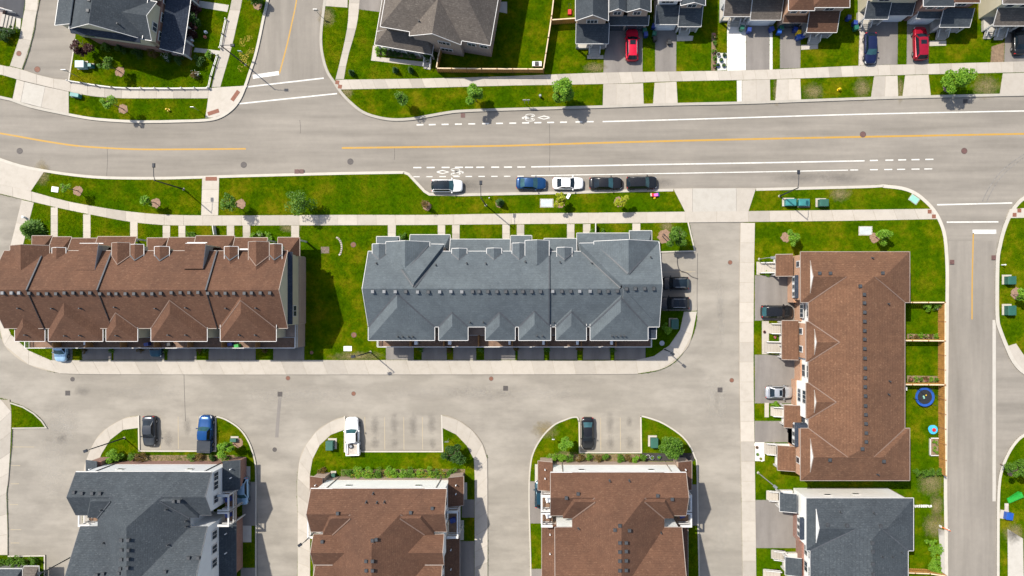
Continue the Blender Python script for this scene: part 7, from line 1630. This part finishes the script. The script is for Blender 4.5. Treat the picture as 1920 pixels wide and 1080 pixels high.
for p, l, m_, lf in [((1346, 104), 'white round pot at the top of the white patch', 'plastic_white', None), ((1357, 105), 'green pot in the top right of the white patch', 'bin_green', 'leaf_dark'), ((1351, 114), 'teal pot in the middle of the white patch', 'box_teal', 'leaf_green'), ((1345, 124), 'blue pot at the bottom of the white patch', 'plastic_blue', 'leaf_dark'), ((1356, 124), 'small pot at the bottom right of the white patch', 'bin_green', 'leaf_green'),
                   ((1452, 632), 'pink flower pot between the east row steps', 'terracotta', 'flower_pink'), ((1432, 622), 'dark red pot on the east row doorstep', 'terracotta', 'leaf_plum'), ((1448, 661), 'yellow pot at the lower east row steps', 'plastic_yellow', 'leaf_lime'), ((1418, 838), 'rust pot among the pale stones', 'terracotta', 'leaf_rust'), ((1419, 851), 'green pot among the pale stones', 'bin_green', 'leaf_bright'), ((1425, 859), 'lime pot among the pale stones', 'stone', 'leaf_lime'),
                   ((1214, 855), 'pale pot in the black mulch bed', 'plastic_white', None), ((1222, 857), 'green pot in the black mulch bed', 'box_pale', 'leaf_bright'), ((1235, 856), 'round leafy pot in the black mulch bed', 'box_teal', 'leaf_bright')]:
    pot(p, l, .3 if p[0] < 1400 else .22, m_, lf)
for i, (px, py) in enumerate([(1417, 833), (1421, 845), (1427, 842), (1430, 853), (1424, 834), (1429, 862)]): flat('garden_stone', (px, py), '%s pale stone from the top on the east row doorstep' % ORD[i], 'stone', .5, .4, 'concrete_white', .06, i * 40, .15)
q = empty('satellite_dish', W(1240, 643, ZB), 'small grey dish on the lawn at the grey row corner', 'dish'); c_ = W(1240, 643, ZB); MB().tube([(c_[0], c_[1], ZB), (c_[0], c_[1], ZB + .5)], .04, 8).build('stand', 'metal_grey', q); MB().disc((c_[0], c_[1], ZB + .5), .1, .1, 16, 0, .38).build('bowl', 'metal_grey', q)
q = empty('bike_rack', W(1252, 449, ZB), 'dark looped metal rack over the bark patch', 'rack'); a_, b_ = Vector(W(1242, 441, 0)), Vector(W(1259, 458, 0)); d_ = (b_ - a_).normalized(); n_ = Vector((-d_.y, d_.x, 0)) * .2; 
MB().tube([a_ + n_ + Vector((0, 0, .5)), b_ + n_ + Vector((0, 0, .3)), b_ - n_ + Vector((0, 0, .3)), a_ - n_ + Vector((0, 0, .5)), a_ + n_ + Vector((0, 0, .5))], .045, 8).build('loop', 'metal_dark', q)
for e_ in (a_, b_): MB().tube([e_ + n_ + Vector((0, 0, 0)), e_ + n_ + Vector((0, 0, .45))], .04, 6).build('leg', 'metal_dark', q)
for i, (px, py, m_) in enumerate([(388, 62, 'plastic_white'), (387, 71, 'terracotta')]): flat('garden_ornament', (px, py), ['white garden ornament on the lawn of the cream house', 'terracotta ornament on the lawn of the cream house'][i], 'ornament', .35, .3, m_, .5, 20)
post_((363, 77), 'white lantern on the lawn by the cream house step', .15, .5, 'plastic_white', 'lantern', 'garden_lantern')

# ================================================================ grass
def inside(P, poly):
    x, y = P[:, 0], P[:, 1]; r = np.zeros(len(P), bool); n = len(poly); j = n - 1
    px = np.array([q[0] for q in poly]); py = np.array([q[1] for q in poly])
    bb = (x >= px.min()) & (x <= px.max()) & (y >= py.min()) & (y <= py.max())
    if not bb.any(): return r
    xs, ys_ = x[bb], y[bb]; c = np.zeros(len(xs), bool)
    for i in range(n):
        cond = (py[i] > ys_) != (py[j] > ys_)
        if cond.any():
            t = (px[j] - px[i]) * (ys_ - py[i]) / (py[j] - py[i] + 1e-12) + px[i]; c ^= cond & (xs < t)
        j = i
    r[bb] = c; return r
def grass(dens, name, label):
    pts = []
    X0, X1, Y0, Y1 = gx(-40), gx(1960), gy(1110), gy(-30)
    for L_ in LAWNS:
        a = np.array(L_); lo = np.maximum(a.min(0), [X0, Y0]); hi = np.minimum(a.max(0), [X1, Y1])
        if (hi <= lo).any(): continue
        n = int(np.prod(hi - lo) * dens); Q = rng.uniform(lo, hi, (n, 2)); pts.append(Q[inside(Q, L_)])
    Q = np.concatenate(pts)
    for h_ in HARD: Q = Q[~inside(Q, h_)]
    for h_ in FEET: Q = Q[~inside(Q, h_)]
    n = len(Q); k = 3
    a = rng.uniform(0, 6.283, (n, k)); l = rng.uniform(.035, .11, (n, k)); w = rng.uniform(.018, .05, (n, k)); h = rng.uniform(.025, .085, (n, k))
    b = np.repeat(Q[:, None, :], k, 1) + rng.normal(0, .05, (n, k, 2))
    z0 = np.full((n, k), ZB - .005)
    c, s = np.cos(a), np.sin(a)
    V = np.stack([np.stack([b[..., 0] - s * w, b[..., 1] + c * w, z0], -1), np.stack([b[..., 0] + s * w, b[..., 1] - c * w, z0], -1), np.stack([b[..., 0] + c * l, b[..., 1] + s * l, z0 + h], -1)], 2).reshape(-1, 3)
    F = np.arange(len(V)).reshape(-1, 3)
    return np_mesh(name, V, F, 'grass_blades', None, label=label, kind='stuff', cat='grass')
grass(75, 'grass', 'short green lawn grass of the whole neighbourhood')
def flecks(poly, n, label, mat='flower_yellow', size=.07):
    P_ = g2(poly); a = np.array(P_); Q = rng.uniform(a.min(0), a.max(0), (n * 2, 2)); Q = Q[inside(Q, P_)][:n]
    for h_ in HARD: Q = Q[~inside(Q, h_)]
    m_ = len(Q); P3 = np.concatenate([Q, np.full((m_, 1), ZB + .08)], 1); t = rng.uniform(0, 6.28, m_); s = size * rng.uniform(.5, 1.3, m_)
    u = np.stack([np.cos(t) * s, np.sin(t) * s, np.zeros(m_)], 1); w = np.stack([-np.sin(t) * s, np.cos(t) * s, np.full(m_, .015)], 1)
    V = np.stack([P3 - u, P3 - w, P3 + u, P3 + w], 1).reshape(-1, 3); np_mesh('wildflowers', V, np.arange(4 * m_).reshape(-1, 4), mat, None, label=label, kind='stuff', cat='wildflowers')
rf = np.random.default_rng(3)
for i in range(12):
    cx_, cy_ = rf.uniform(452, 478), rf.uniform(62, 132); 
    if cx_ > 492 - cy_ * .2 + 2: cx_ -= 14
    ring = [(cx_ + rf.uniform(4, 8) * math.cos(a), cy_ + rf.uniform(4, 8) * math.sin(a)) for a in np.linspace(0, 6.2, 9)]
    flecks(ring, 30, '%s clump of yellow wildflowers on the verge by the street lamp' % ORD[i], size=.06)
